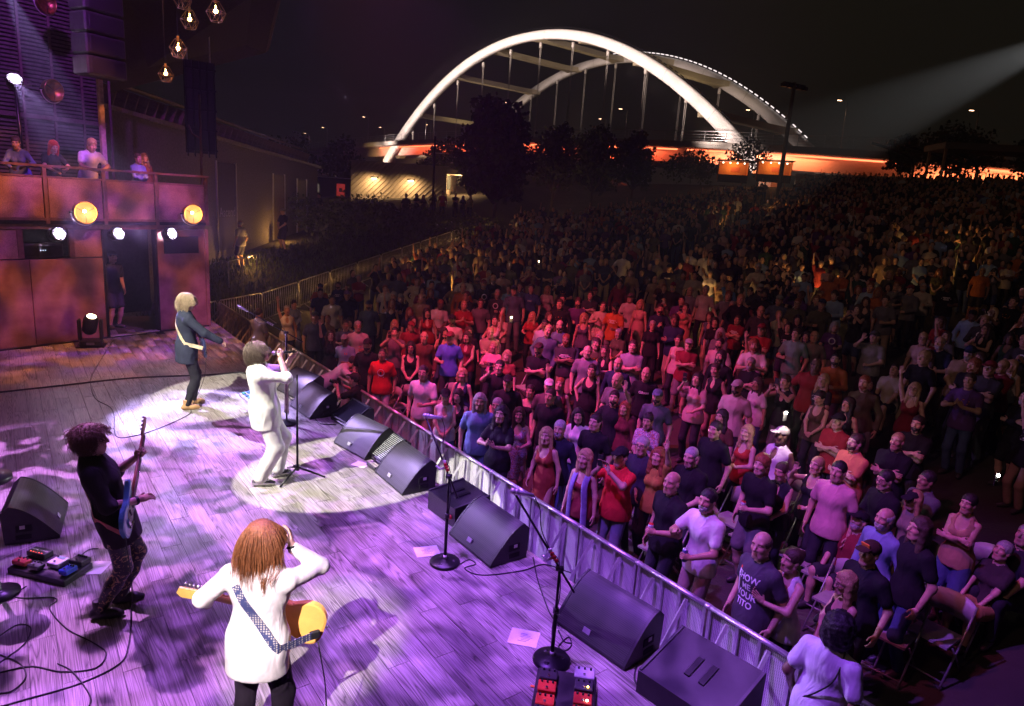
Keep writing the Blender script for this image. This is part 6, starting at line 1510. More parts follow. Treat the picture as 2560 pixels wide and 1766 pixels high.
def lmat(x, z, o, W_):
    """matrix in a figure's space from neck direction x and front normal z at point o"""
    x = Vector(x).normalized(); z = Vector(z); y = z.cross(x).normalized(); z = x.cross(y)
    return W_ @ Matrix(((x.x, y.x, z.x, o[0]), (x.y, y.y, z.y, o[1]), (x.z, y.z, z.z, o[2]), (0, 0, 0, 1)))
# -- singer
Js = skeleton('m', lean=(0, -.10), pel=(0, .02, -.03), head=(.24, 0, 0), RW=(.055, .235, .60), RP=(.75, .45, -1.), RH='fist', RD=(-.45, .35, .75), RN=(.75, .5, -.1),
              LW=(-.055, .36, .56), LP=(-.8, .2, -1), LH='relaxed', LD=(.35, .45, .75), LN=(-.8, .4, 0), LF=(-.10, .16), RF=(.12, -.06), RK=(.2, 1, 0), LFY=.15, RFY=-.15)
o_s, _ = hero((-2.86, 7.60, 0), R_(24-90), Js, 'person in white shirt and trousers singing into a hand held microphone', (.50, .30, .21), None, (.80, .78, .74), (.80, .78, .75), lock_hair(1700, .185, .012, 0, .30, .0026, 3, .045, 6, .16), (.19, .14, .10), hem=-.20, bottom='pants', scale=1.0, shoes=(.55, .55, .58), smat=mat('silver_shoe', (.6, .6, .62), .25, .9), topkind='rolled', loose=.040, hbase='short', legloose=.032)
def collar(o, J, c):
    up = J['R'] @ np.array([0, -.15, 1.]); MB().lathe([(.088, -.035), (.080, .005), (.070, .03), (.074, .008), (.078, -.03)], tuple(J['N']), tuple(up), 20, cap=False).build('collar', M_CLOTH, o, color=c)
collar(o_s, Js, (.80, .78, .74))
Ws = world_of(o_s); mo = Js['H'] + Js['Rh'] @ np.array([0, .155, -.075]); r = empty('microphone', Ws @ Vector(mo), 0, 'black wireless microphone held at the singer mouth', 'microphone')
q = (Ws.to_3x3() @ Vector(Js['R'] @ np.array([.02, 1, -.04]))).normalized(); mic(r, (0, 0, 0), q*.27, False)
# -- blond guitarist
Jg = skeleton('m', lean=(0, .02), head=(.05, -.55, 0), RW=(.30, .40, .14), RP=(.9, -.5, -.5), RH='fist', RN=(.5, .1, 1), LW=(-.36, .36, .16), LP=(-.8, -.4, -.8), LH='fist', LN=(-.5, .8, 0), LF=(-.13, .10), RF=(.11, -.05))
o_g, tm = hero((-4.96, 10.10, 0), R_(40-90), Jg, 'blond person in a dark blue jacket playing guitar near the set wall', (.60, .38, .29), None, (.030, .036, .055), (.02, .02, .024), lock_hair(1700, .175, .012, 0, .28, .0026, 8, .05, 6, .16), (.58, .44, .26), hem=-.21, bottom='slim', scale=1.02, shoes=(.42, .25, .10), topkind='jacket', boot=.05, hbase='short')
Wg = world_of(o_g); guitar('electric_guitar', 'dark blue electric guitar with white edges played by the blond person', lmat((-.93, .05, .22), (.05, 1, .12), (.10, .20, .98), Wg), (.03, .035, .09), (.10, .05, .03))
back_strap(Jg, bvh_of(tm), (-.115, .44), (.17, .10), (.27, .16, .97), .055, mat('pale_strap', (.62, .50, .30), .7), o_g)
# -- bass player
Jb = skeleton('m', lean=(.02, -.25), pel=(0, .08, -.02), head=(-.14, -.1, 0), RW=(.10, .23, .10), RP=(.9, -1, -.1), RH='relaxed', RD=(-.55, .8, -.2), RN=(.3, .5, .8), LW=(-.27, .25, .34), LP=(-.7, -.3, -1), LH='fist', LN=(-.6, .7, .2), LD=(.1, .8, .5),
              LF=(-.10, .08), RF=(.10, -.06), LK=(-.15, 1, 0), RK=(.15, 1, 0), LFY=.1, RFY=-.1)
def brocade():
    m, nt, N, L, b = _mat('floral_brocade'); tc = N.new('ShaderNodeTexCoord'); n = N.new('ShaderNodeTexNoise'); n.inputs['Scale'].default_value = 17; n.inputs['Detail'].default_value = 2.5; n.inputs['Distortion'].default_value = 2.2; L.new(tc.outputs['Object'], n.inputs['Vector'])
    r = N.new('ShaderNodeValToRGB'); r.color_ramp.interpolation = 'LINEAR'; e = r.color_ramp.elements; e[0].position = .56; e[0].color = (.012, .012, .016, 1); e[1].position = .62; e[1].color = (.40, .30, .10, 1); L.new(n.outputs['Fac'], r.inputs[0])
    L.new(r.outputs[0], b.inputs['Base Color']); b.inputs['Roughness'].default_value = .35; bp = N.new('ShaderNodeBump'); bp.inputs['Strength'].default_value = .4; L.new(n.outputs['Fac'], bp.inputs['Height']); L.new(bp.outputs[0], b.inputs['Normal']); return m
o_b, tm = hero((-3.13, 4.93, 0), R_(24-90), Jb, 'curly haired person in dark shirt and floral trousers playing a blue bass', (.58, .36, .27), None, (.030, .027, .030), (1, 1, 1), lock_hair(1400, .12, 0, .011, .35, .0028, 5, .05, 6, .20), (.17, .085, .040), hem=-.24, bottom='slim', bmat=brocade(), scale=.93, shoes=(.012, .012, .014), topkind='rolled', loose=.024, boot=.06, hbase='shag')
Wb = world_of(o_b); guitar('bass_guitar', 'metallic blue bass guitar held by the curly haired person', lmat((-.74, .10, .62), (.10, 1, .02), (.16, .20, 1.00), Wb), (.10, .30, .46), (.26, .09, .04), True, guard=(.05, .05, .05))
back_strap(Jb, bvh_of(tm), (-.105, .43), (.15, .06), (.30, .17, .86), .06, mat('red_strap', (.48, .13, .07), .6), o_b)
# -- guitarist in front, seen from behind
pf = G(578, 1160, 1.66); 
Jf = skeleton('m', lean=(.03, .04), head=(.0, -.45, -.06), RW=(.15, .15, .60), RP=(.75, -.05, -1.), RH='relaxed', RD=(-.25, .35, .9), RN=(.9, .2, .1), LW=(-.43, .22, .10), LP=(-.9, -.6, -.6), LH='fist', LD=(-.2, .6, .55), LN=(-.7, .3, -.4), LF=(-.15, .04), RF=(.15, -.04))
o_f, tm = hero((pf.x, pf.y, 0), R_(90-90), Jf, 'long haired person in white shirt seen from behind with an amber guitar', (.62, .38, .30), None, (.80, .74, .72), (.03, .02, .035), lock_hair(2400, .33, .003, 0, .05, .0017, 12, .05, 8, .02), (.30, .105, .035), hem=-.21, bottom='pants', topkind='long', loose=.022, scale=.905, hbase='long')
collar(o_f, Jf, (.80, .74, .72)); Wf = world_of(o_f); guitar('electric_guitar', 'amber electric guitar with maple neck hanging at the front person', lmat((-.97, -.04, .22), (.0, 1, .10), (.16, .20, .96), Wf @ Matrix.Scale(1.1, 4) @ Matrix.Translation((-.01, 0, -.09))), (.95, .52, .12), (.68, .42, .10))
def strap_mat():
    m, nt, N, L, b = _mat('woven_strap'); tc = N.new('ShaderNodeTexCoord'); v = N.new('ShaderNodeTexVoronoi'); v.inputs['Scale'].default_value = 62; v.inputs['Randomness'].default_value = .15; L.new(tc.outputs['Object'], v.inputs['Vector'])
    r = N.new('ShaderNodeValToRGB'); r.color_ramp.elements[0].position = .3; r.color_ramp.elements[0].color = (.55, .50, .45, 1); r.color_ramp.elements[1].position = .42; r.color_ramp.elements[1].color = (.05, .06, .16, 1); L.new(v.outputs['Distance'], r.inputs[0]); L.new(r.outputs[0], b.inputs['Base Color']); return m
st = back_strap(Jf, bvh_of(tm), (-.115, .44), (.17, .02), (.33, .14, .90), .055, strap_mat(), o_f, front=None)
MB().box((.33, .14, .90), (.07, .03, .06), .6, .008).build('strap_end', BLK, o_f)
wr = Jf['WR']; MB().lathe([(.034, -.008), (.036, 0), (.034, .008)], tuple(wr), tuple(Jf['DR']), 14, cap=False).build('bracelet', BLK, o_f)
wr = Jb['WR']-Jb['DR']*.02; MB().lathe([(.036, -.012), (.039, 0), (.036, .012)], tuple(wr), tuple(Jb['DR']), 14, cap=False).build('bracelet', BLK, o_b)
# leads that hang from the instruments
for pts, lb in (([Wb @ Vector((.33, .19, .84)), Wb @ Vector((.35, .22, .45)), Wb @ Vector((.36, .20, .05)), G(296, 1400, .006)], 'black lead hanging from the blue bass'), ([Wf @ Vector((.36, .12, .86)), Wf @ Vector((.42, .1, .5)), Wf @ Vector((.42, .1, .05)), Wf @ Vector((.5, -.2, .006))], 'black lead hanging from the amber guitar'), ([Wg @ Vector((.30, .2, .92)), Wg @ Vector((.27, .16, .5)), G(432, 925, .006)], 'pale lead hanging from the dark blue guitar')):
    m = MB(); m.tube(spline(pts, 6), .0045, 5); tag(m.build('cable', BLK), lb, 'cable')

# ---------------------------------------------------------------- crew and people off the floor
pose('lean', head=(.0, 0, 0), lean=(0, .38), pel=(0, -.12, -.02), LW=(-.16, .36, .30), RW=(.10, .40, .28), LP=(-1, -.2, -.5), RP=(1, -.2, -.5), LD=(.7, .7, 0), RD=(-.7, .7, 0), LN=(-.2, .2, 1), RN=(.2, .2, 1), LF=(-.1, -.1), RF=(.12, -.25))
pose('bend', head=(.35, .1, 0), lean=(0, 1.5), pel=(0, -.15, -.12), LW=(-.20, .18, .62), RW=(.18, .18, .66), LP=(-1, 0, -.5), RP=(1, 0, -.5), LF=(-.14, 0), RF=(.15, -.1), LFY=.1)
pose('crouch', head=(.45, 0, 0), lean=(0, .30), pel=(0, -.18, -.42), LW=(-.09, .34, .60), RW=(.11, .32, .60), LP=(-1, .2, -.8), RP=(1, .2, -.8), LD=(.2, .6, .7), RD=(-.2, .6, .7), LN=(-.6, 0, .2), RN=(.6, 0, .2), LF=(-.16, .12), RF=(.16, -.12), LK=(-.5, 1, 0), RK=(.5, 1, 0))
pose('walk', head=(0, .1, 0), LF=(-.09, .22), RF=(.1, -.2), LW=(-.24, .12, .02), RW=(.24, -.04, 0), LK=(0, 1, .2), RK=(0, 1, 0))
yw = math.atan2(-.559, .829)-math.pi/2
def balc(x, y, lb, **k):
    k['scale'] = k.get('scale', 1.)*.93; return person(WL(x, y, 2.51), yw+k.pop('turn', 0), label=lb, **k)
balc(.72, .34, 'person in blue sweater leaning on the balcony rail with sunglasses on head', pname='lean', sex='f', top='long', tcol=(.10, .13, .26), hair='bun', hcol=(.06, .04, .03), turn=-.5, scale=.97)
balc(1.30, .36, 'red haired person in a black t-shirt leaning on the balcony rail', pname='lean', sex='f', top='tee', tcol=(.02, .02, .02), hair='long', hcol=(.55, .05, .02), scale=.96)
balc(2.02, .38, 'person in a white t-shirt leaning on the balcony rail', pname='lean', sex='m', top='tee', tcol=(.75, .73, .70), hair='shag', hcol=(.28, .17, .08), skin=2, scale=1.03)
balc(2.96, .30, 'small child in a denim jacket with ear defenders at the balcony rail', pname='low', sex='f', top='long', tcol=(.22, .28, .38), hair='short', hcol=(.12, .07, .04), skin=2, scale=.86)
balc(3.35, .75, 'person in a brown jacket behind the child on the balcony', pname='side', sex='f', top='long', tcol=(.22, .09, .04), hair='wavy', hcol=(.25, .15, .07), scale=.88)
person(WL(2.58, .95, 0), yw+.15, 'hip', 'm', 'tee', (.02, .02, .025), 'shorts', (.03, .03, .035), 'short', (.03, .02, .02), 2, 1.0, cap=(.02, .02, .02), label='stagehand in dark t-shirt and shorts standing in the set doorway')
def place(px, py, hgt):
    return TR(px, py, hgt)
def stand(px, py, pname, yaw=None, hgt=None, **k):
    sex = k.get('sex', 'm'); sc = k.pop('scale', None) or ((1.0 if sex == 'm' else .93)*random.uniform(.97, 1.04))
    hh = {'seated': 1.32, 'lean': 1.6, 'crouch': 1.28, 'bend': 1.15}.get(pname, 1.77)*sc; p = place(px, py, hh); p.z = float(terrain(p.x, p.y))
    if yaw is None:
        d = Vector((-1.6, 5.0, 0))-Vector((p.x, p.y, 0)); yaw = math.atan2(d.y, d.x)-math.pi/2+random.uniform(-.25, .25)
    return person(p, yaw, pname, scale=sc, **k) + (p,)
stand(543, 497, 'side', 1.2, sex='m', top='tee', tcol=(.70, .68, .66), bottom='shorts', bcol=(.04, .04, .05), hair='balding', hcol=(.5, .48, .45), label='grey haired person in a white shirt walking by the sloping handrail')
stand(640, 470, 'low', 2.6, sex='m', top='tee', tcol=(.025, .025, .03), bottom='shorts', bcol=(.04, .04, .045), hair='short', cap=(.3, .3, .3), label='person in dark t-shirt and shorts waiting on the path')
stand(713, 432, 'side2', 2.8, sex='f', top='tee', tcol=(.28, .24, .22), bottom='pants', bcol=(.02, .02, .03), hair='long', label='person in a grey top at the end of the path')
stand(722, 436, 'drink', 2.4, sex='m', top='tee', tcol=(.03, .03, .03), bottom='pants', bcol=(.02, .02, .03), hair='short', label='dark clothed person beside the path end notice board')
for i, (px, py, c, sx, lb) in enumerate([(918, 437, (.07, .09, .05), 'm', 'hooded person in olive near the building wall'), (942, 437, (.02, .02, .02), 'f', 'person in black left of the thin pole by the building'), (957, 440, (.15, .12, .10), 'f', 'person in grey brown just left of the thin pole'), (980, 435, (.02, .02, .02), 'f', 'long haired person in black right of the thin pole'), (1001, 432, (.50, .06, .05), 'm', 'person in a red t-shirt at the building corner'), (1030, 436, (.02, .02, .02), 'm', 'person in a black logo t-shirt past the building corner'), (1047, 442, (.03, .03, .03), 'f', 'long haired person in black under the tall tree'), (1063, 441, (.3, .28, .24), 'f', 'person in pale grey under the tall tree'), (1085, 500, (.35, .05, .05), 'm', 'person in a dark red top at the top of the fence'), (1205, 470, (.5, .42, .38), 'm', 'person in a pale shirt on the terrace right of the trees')]):
    stand(px, py, ['side', 'crossed', 'drink', 'hip'][i % 4], sex=sx, top='tee', tcol=c, hair='long' if sx == 'f' else 'short', label=lb)
poleb = TR(976, 500); r = empty('sign_pole', poleb, 0, 'thin dark pole in front of the concrete building', 'pole'); MB().tube([(0, 0, -.2), (0, 0, 5.2)], .07, 8).build('shaft', BLKM, r); MB().box((.35, 0, 4.2), (.6, .06, .05)).build('arm', STEEL, r)
# crew in the pit and by the barricade
def pit(px, py, hh, s=None): p = G(px, py, -1.25+hh); return Vector((p.x, p.y, -1.25))
LAVP = (.62, .60, .66)
p = pit(752, 818, 1.25); person(p, R_(20-90), 'bend', 'm', 'tee', LAVP, 'pants', (.03, .03, .04), 'short', (.03, .02, .02), 2, 1.02, label='crew member in a pale polo bending over the barricade behind the floor monitors')
p = pit(800, 872, 1.05); o, J = person(p, R_(165-90), 'crouch', 'm', 'tee', (.02, .02, .022), 'pants', (.03, .03, .03), 'short', (.04, .03, .02), 1, 1., cap=(.03, .03, .03), label='photographer in black crouching in the pit with a raised camera')
q, d = hand_world(o, J, 'L', .08); q2, d2 = hand_world(o, J, 'R', .08); c = (q+q2)/2; r = empty('camera', c, R_(165-90), 'black camera with a long lens held up by the photographer', 'camera')
MB().box((0, 0, .03), (.14, .07, .10), None, .01).build('camera_body', BLK, r); MB().tube([(0, .03, .03), (0, .16, .05)], [.04, .036], 12).build('lens', BLKM, r); MB().box((0, -.01, .10), (.06, .05, .04), None, .01).build('viewfinder', BLK, r)
p = pit(583, 700, 1.72); person(p, R_(60-90), 'low', 'm', 'tee', LAVP, 'pants', (.03, .03, .04), 'short', (.03, .02, .02), 3, 1.0, label='crew member in a pale polo beside the far end of the stage')
# security guard at the near end, back to the photographer
pg = G(1893, 1390, .52); o, J = person((pg.x, pg.y, -1.25), R_(38-90), 'side2', 'm', 'tee', (.66, .62, .72), 'pants', (.03, .03, .035), 'curly', (.012, .01, .01), 5, 1.02, fat=1.35, label='stout crew member in a pale polo seen from behind at the bottom right')
m = MB(); Rn, T = J['R'], J['T']; H0 = J['H']
m.tube(spline([tuple(H0+J['Rh'] @ np.array(v)) for v in ((-.09, .0, -.01), (-.08, -.02, .09), (0, -.02, .14), (.08, -.02, .09), (.09, .0, -.01))], 5), .009, 6); m.tube(spline([tuple(H0+J['Rh'] @ np.array(v)) for v in ((.095, 0, -.02), (.09, .06, -.07), (.05, .11, -.085))], 4), .006, 6)
m.tube(spline([tuple(H0+J['Rh'] @ np.array((.09, -.02, -.05))), tuple(T(.12, -.13, .40)), tuple(T(.02, -.165, .22)), tuple(T(-.12, -.15, .06))], 5), .007, 6); m.build('headset', BLK, o)
# ---------------------------------------------------------------- crowd: people picked out in the photograph
B_ = (.015, .015, .018); WH = (.72, .70, .70); NV = (.025, .035, .08); GR = (.16, .16, .17); MR = (.22, .03, .04); RD = (.60, .03, .035); KH = (.36, .28, .19); JN = (.06, .09, .19); LB = (.28, .42, .62); PK = (.70, .36, .40); DK = (.03, .03, .04)
hB, hD, hL, hG, hR, hK = (.02, .014, .012), (.06, .035, .02), (.46, .30, .14), (.40, .39, .38), (.28, .09, .03), (.012, .01, .01)
# px, py (top of head), sex, pose, top, top colour, bottom, bottom colour, hair, hair colour, options, label
CR = [
 (958, 824, 'm', 'drinkL', 'tee', WH, 'shorts', KH, 'short', hB, dict(glasses=1), 'person in white printed t-shirt and glasses holding a drink by the barricade'),
 (1008, 876, 'f', 'low', 'vneck', WH, 'pants', JN, 'short', hB, dict(cap=B_), 'person in white top looking down under a black cap'),
 (1038, 877, 'f', 'low', 'tank', B_, 'pants', B_, 'long', hB, {}, 'dark haired person in black vest holding a phone at waist by the barricade'),
 (1086, 887, 'm', 'side', 'tee', (.22, .36, .66), 'shorts', (.16, .25, .5), 'long', hG, dict(fat=1.2), 'person in blue tie dye t-shirt with a lanyard'),
 (1125, 898, 'm', 'drink', 'tee', B_, 'pants', KH, 'short', hG, dict(headv=1), 'grey haired person in black polo turned to the flowered dress'),
 (1175, 919, 'f', 'drinkL', 'dress', (.5, .42, .5), None, B_, 'long', hD, dict(floral=1), 'person in a colourful flowered dress with a drink'),
 (1240, 965, 'f', 'side2', 'dress', (.30, .05, .035), None, B_, 'long', hL, dict(skin=0), 'blond person in a rust red sleeveless dress with a lanyard'),
 (1267, 948, 'm', 'side', 'long', (.018, .02, .04), 'pants', JN, 'short', hG, dict(beard=hG), 'bearded person in a dark navy shirt beside the rust red dress'),
 (1312, 921, 'f', 'side2', 'tee', WH, 'pants', JN, 'long', hK, {}, 'person with long black hair in a white top'),
 (1348, 933, 'm', 'side', 'tee', B_, 'pants', DK, 'short', hB, dict(headv=1), 'person in black shirt right of the white top and black hair'),
 (1325, 1013, 'f', 'side', 'tank', MR, 'pants', B_, 'long', hL, dict(scarf=1), 'blond person in burgundy top wearing a long purple scarf'),
 (1406, 1008, 'm', 'phone', 'tee', RD, 'pants', (.16, .17, .25), 'short', hB, dict(cap=B_, fat=1.3, phone=1), 'stout person in red t-shirt and black cap filming with a phone'),
 (1490, 1010, 'f', 'raiseL', 'tee', (.42, .22, .05), 'pants', DK, 'wavy', hR, {}, 'red haired person in mustard top raising a hand'),
 (1524, 1064, 'm', 'drinkL', 'tee', B_, 'pants', DK, None, hB, dict(skin=3, can=1, fat=1.15), 'bald person in black t-shirt holding a red topped can'),
 (1568, 1007, 'm', 'low', 'tee', B_, 'pants', DK, 'buzz', hG, {}, 'grey haired person in black open collar shirt behind the bald can holder'),
 (1605, 1103, 'm', 'pointcan', 'tee', WH, 'pants', (.30, .20, .20), 'short', hK, dict(can=1, skin=3, beard=(.35, .33, .32), point=1), 'bearded person in white shirt pointing and holding a can'),
 (1732, 1203, 'm', 'side2', 'tee', (.07, .06, .08), 'shorts', KH, 'balding', hD, dict(fat=1.2, text='SHOW\nME\nYOUR\nTITO', bottle=1), 'balding person in dark t-shirt reading SHOW ME YOUR with a bottle print'),
 (1797, 1237, 'f', 'clap', 'tank', WH, 'pants', B_, 'bun', hD, dict(skin=2), 'person in white sleeveless top with dark hair tied up'),
 (1772, 1042, 'f', 'low', 'vneck', (.02, .025, .03), 'pants', DK, 'bun', hD, {}, 'person in black v neck t-shirt with clasped hands'),
 (1727, 1025, 'm', 'drinkL', 'tee', B_, 'shorts', GR, 'shag', hR, dict(can=1), 'shaggy haired person in black t-shirt holding a pale can'),
 (1770, 962, 'm', 'drink', 'vneck', (.74, .66, .68), 'pants', DK, 'short', hK, dict(cap=(.35, .3, .3), skin=5, fat=1.1), 'person in white v neck t-shirt and pale cap'),
 (1900, 1040, 'm', 'side', 'tee', PK, 'pants', DK, 'short', hK, dict(fat=1.15, skin=2), 'dark haired person in a pink printed t-shirt'),
 (1938, 978, 'm', 'crossed', 'tee', (.66, .20, .12), 'pants', DK, 'short', hD, dict(fat=1.25, beard=hD), 'bearded person in coral shirt with folded arms'),
 (1910, 1158, 'm', 'seated', 'tee', MR, 'shorts', DK, 'short', hG, dict(cap=B_, beard=hG, fat=1.2), 'grey bearded person in dark red t-shirt sitting in a black cap'),
 (1973, 1220, 'm', 'side', 'tee', B_, 'pants', DK, 'short', hB, dict(cap=(.05, .03, .02), fat=1.1, logo=1), 'person in black t-shirt and cap with an orange badge'),
 (1922, 1290, 'f', 'low', 'tank', (.03, .02, .02), 'skirt', (.55, .3, .3), 'wavy', hL, dict(glasses=1, skin=2), 'person in sunglasses and black strap top with wavy hair'),
 (2006, 1146, 'm', 'side', 'long', (.20, .26, .45), 'pants', JN, 'balding', hG, dict(beard=hG), 'balding grey person in a blue denim shirt'),
 (2086, 1166, 'm', 'side', 'tee', B_, 'pants', JN, 'wavy', hD, {}, 'person with long wavy hair in black t-shirt near the right aisle'),
 (2073, 1106, 'f', 'low', 'tee', (.22, .19, .14), 'pants', DK, 'long', hL, dict(cap=B_, glasses=1), 'long blond haired person in olive top and black cap'),
 (2195, 1114, 'f', 'crossed', 'tank', (.40, .24, .14), 'shorts', JN, 'bun', hB, {}, 'person in a tan vest with folded arms at the right'),
 (2100, 1062, 'm', 'crossed', 'tee', (.10, .10, .11), 'pants', DK, 'short', hB, dict(skin=4, text='HOME'), 'person in grey t-shirt reading HOME with folded arms'),
 (2010, 1060, 'm', 'low', 'long', B_, 'pants', DK, 'short', hB, dict(glasses=1), 'person in black shirt and black rimmed glasses'),
 (2033, 975, 'm', 'crossed', 'tee', B_, 'pants', DK, 'buzz', hL, dict(fat=1.15), 'fair crop haired person in black t-shirt with folded arms'),
 (1921, 896, 'f', 'drink', 'tank', B_, 'skirt', B_, 'long', hB, {}, 'person in a low cut black dress behind the coral shirt'),
 (1858, 882, 'f', 'low', 'tank', (.12, .08, .06), 'pants', DK, 'bun', hB, {}, 'person in strap top with face lit warm by a phone'),
 (2079, 938, 'm', 'crossed', 'tee', B_, 'pants', DK, 'short', hB, dict(beard=hB), 'dark bearded person in black t-shirt with folded arms'),
 (1979, 746, 'm', 'phoneR', 'tee', (.30, .29, .28), 'pants', DK, 'short', hG, dict(cap=(.1, .1, .1), fat=1.3), 'stout person in grey checked shirt raising a phone'),
 (1802, 740, 'm', 'drink', 'tee', (.22, .40, .38), 'pants', (.2, .32, .32), 'short', hD, {}, 'person in sea green shirt standing with a drink'),
 (1843, 746, 'm', 'side', 'tee', (.22, .21, .20), 'pants', DK, 'balding', hG, {}, 'balding person in grey polo beside the sea green shirt'),
 (2011, 822, 'm', 'seated', 'tee', (.62, .58, .5), 'shorts', DK, 'short', hB, {}, 'person in white t-shirt sitting back in a chair'),
 (1814, 594, 'f', 'side', 'tee', LB, 'shorts', (.6, .56, .5), 'pony', hD, {}, 'person in light blue top and white shorts high in the crowd'),
 (1784, 596, 'f', 'drink', 'tee', (.55, .42, .38), 'pants', DK, 'long', hD, {}, 'person in pale pink top beside the light blue top'),
 (1462, 828, 'm', 'side', 'tee', B_, 'pants', DK, None, hB, dict(text='Gibson'), 'bald person in black t-shirt with white script lettering'),
 (1219, 773, 'm', 'crossed', 'tee', B_, 'pants', DK, 'short', hB, dict(cap=(.06, .03, .03), beard=hB, fat=1.2), 'bearded person in cap and black t-shirt with folded arms in the fourth row'),
 (1267, 852, 'f', 'raise', 'tank', (.16, .03, .04), 'pants', DK, 'short', hR, {}, 'person in maroon vest stretching one arm straight up'),
 (1242, 855, 'm', 'side', 'tee', (.12, .09, .09), 'pants', DK, 'short', hG, dict(cap=(.6, .58, .6)), 'person in a pale visor cap behind the black shirt'),
 (1246, 876, 'm', 'side', 'tee', B_, 'pants', DK, 'short', hB, dict(fat=1.2), 'broad person in black shirt in front of the pale visor cap'),
 (1200, 868, 'f', 'drink', 'off', B_, 'pants', B_, 'bun', hB, {}, 'person in black off shoulder top looking left'),
 (1149, 846, 'm', 'side', 'tee', B_, 'pants', DK, 'buzz', hG, dict(cap=B_), 'person in black cap and black polo behind the tie dye t-shirt'),
 (1130, 812, 'm', 'phoneR', 'tee', B_, 'pants', DK, 'short', hB, dict(phone=1), 'dark haired person in black t-shirt holding a phone up at the side'),
 (1116, 770, 'f', 'clap', 'tee', (.75, .30, .38), 'pants', DK, 'bob', hL, {}, 'person in bright pink top with hands together'),
 (1147, 790, 'f', 'side', 'tee', (.3, .08, .06), 'pants', DK, 'bob', hL, {}, 'blond bob haired person right of the pink top'),
 (1336, 820, 'f', 'hip', 'tank', B_, 'skirt', B_, 'bun', hB, dict(fat=1.1), 'person in black dress with one hand on hip'),
 (1329, 779, 'm', 'side', 'tee', (.24, .25, .30), 'pants', DK, None, hB, {}, 'bald person in grey blue shirt behind the black dress'),
 (1399, 806, 'm', 'side', 'long', NV, 'pants', DK, 'balding', hG, dict(beard=hG), 'white bearded person in navy shirt'),
 (1390, 881, 'm', 'raiseL', 'tee', (.02, .022, .03), 'pants', DK, 'short', hB, dict(beard=hB), 'bearded person in dark shirt raising a hand in a sign'),
 (1488, 878, 'm', 'side', 'tee', (.10, .13, .16), 'pants', DK, 'short', hB, dict(cap=(.12, .18, .26), beard=hB), 'bearded person in blue cap and slate t-shirt'),
 (1468, 930, 'f', 'low', 'tee', (.28, .14, .10), 'pants', DK, 'bun', hB, dict(floral=1), 'person in a patterned blouse behind the raised hand'),
 (865, 785, 'm', 'side', 'tee', RD, 'pants', (.45, .42, .45), 'buzz', hK, dict(skin=4, fat=1.15, logo=2), 'person in bright red t-shirt with round white print near the pit'),
 (831, 764, 'm', 'side', 'tee', B_, 'pants', DK, 'short', hB, dict(beard=hB, cap=B_, fat=1.2), 'bearded person in black cap left of the red t-shirt'),
 (959, 748, 'm', 'side', 'long', (.12, .055, .04), 'pants', DK, 'balding', hG, {}, 'grey haired person in brown shirt in the third row'),
 (929, 770, 'f', 'low', 'tank', B_, 'pants', B_, 'bob', hB, dict(glasses=1), 'person in black vest and glasses left of the brown shirt'),
 (1018, 748, 'm', 'drink', 'tee', (.10, .16, .70), 'pants', DK, 'short', hB, dict(cap=(.2, .05, .05)), 'person in vivid blue t-shirt and dark cap'),
 (1022, 710, 'm', 'side', 'tee', (.70, .52, .56), 'pants', DK, 'short', hB, dict(cap=B_, beard=hD), 'bearded person in pale pink t-shirt and black cap'),
 (1057, 747, 'f', 'low', 'vneck', (.16, .02, .04), 'pants', DK, 'long', hD, dict(phone=2), 'person in maroon top with a glowing phone at the chest'),
 (1120, 712, 'f', 'raiseL', 'tank', WH, 'pants', DK, 'pony', hB, {}, 'person in white strap top raising a phone light'),
 (809, 724, 'm', 'drinkL', 'tee', (.66, .62, .66), 'pants', (.10, .09, .10), 'short', hG, dict(glasses=1, can=1), 'grey haired person in white polo holding a can'),
 (781, 721, 'm', 'clap', 'tee', (.13, .14, .22), 'pants', DK, 'short', hD, {}, 'person in slate blue t-shirt clapping at the left'),
 (893, 738, 'm', 'phone', 'tee', (.17, .14, .18), 'pants', DK, 'short', hB, dict(phone=1), 'person in grey t-shirt filming with both hands raised'),
 (741, 711, 'f', 'side', 'off', (.03, .02, .03), 'pants', B_, 'bun', hR, {}, 'person in a dark off shoulder top at the left of the crowd'),
 (751, 666, 'm', 'side', 'tee', WH, 'pants', DK, 'short', hB, dict(logo=3), 'person in white printed t-shirt beside the crowd fence'),
 (724, 651, 'm', 'side', 'tee', (.05, .05, .08), 'pants', DK, 'short', hB, {}, 'tall person in dark t-shirt behind the white printed t-shirt'),
 (786, 656, 'm', 'side2', 'tee', B_, 'pants', DK, 'short', hG, dict(cap=(.22, .14, .36)), 'person in violet cap turned away at the left'),
 (976, 634, 'm', 'crossed', 'tee', (.16, .30, .66), 'pants', DK, 'short', hB, {}, 'person in royal blue t-shirt with folded arms by the aisle'),
 (1046, 604, 'm', 'crossed', 'tee', (.05, .05, .07), 'pants', NV, 'short', hD, dict(text='SALTER'), 'person in dark lettered t-shirt with folded arms near the aisle'),
 (1105, 610, 'm', 'drink', 'tee', (.62, .46, .46), 'pants', DK, 'short', hG, {}, 'person in pale pink t-shirt with a drink in the left rows'),
 (1151, 643, 'f', 'side', 'tee', (.20, .48, .68), 'pants', JN, 'short', hD, {}, 'person in sky blue t-shirt with a shoulder strap'),
 (712, 703, 'm', 'side', 'tee', (.10, .10, .15), 'pants', DK, 'short', hB, dict(cap=(.1, .1, .12), fat=1.2), 'person in dark cap and slate shirt at the crowd left edge'),
 (664, 677, 'f', 'low', 'long', (.16, .22, .38), 'pants', (.16, .22, .42), 'short', hB, {}, 'person in denim jacket and jeans at the end of the barricade'),
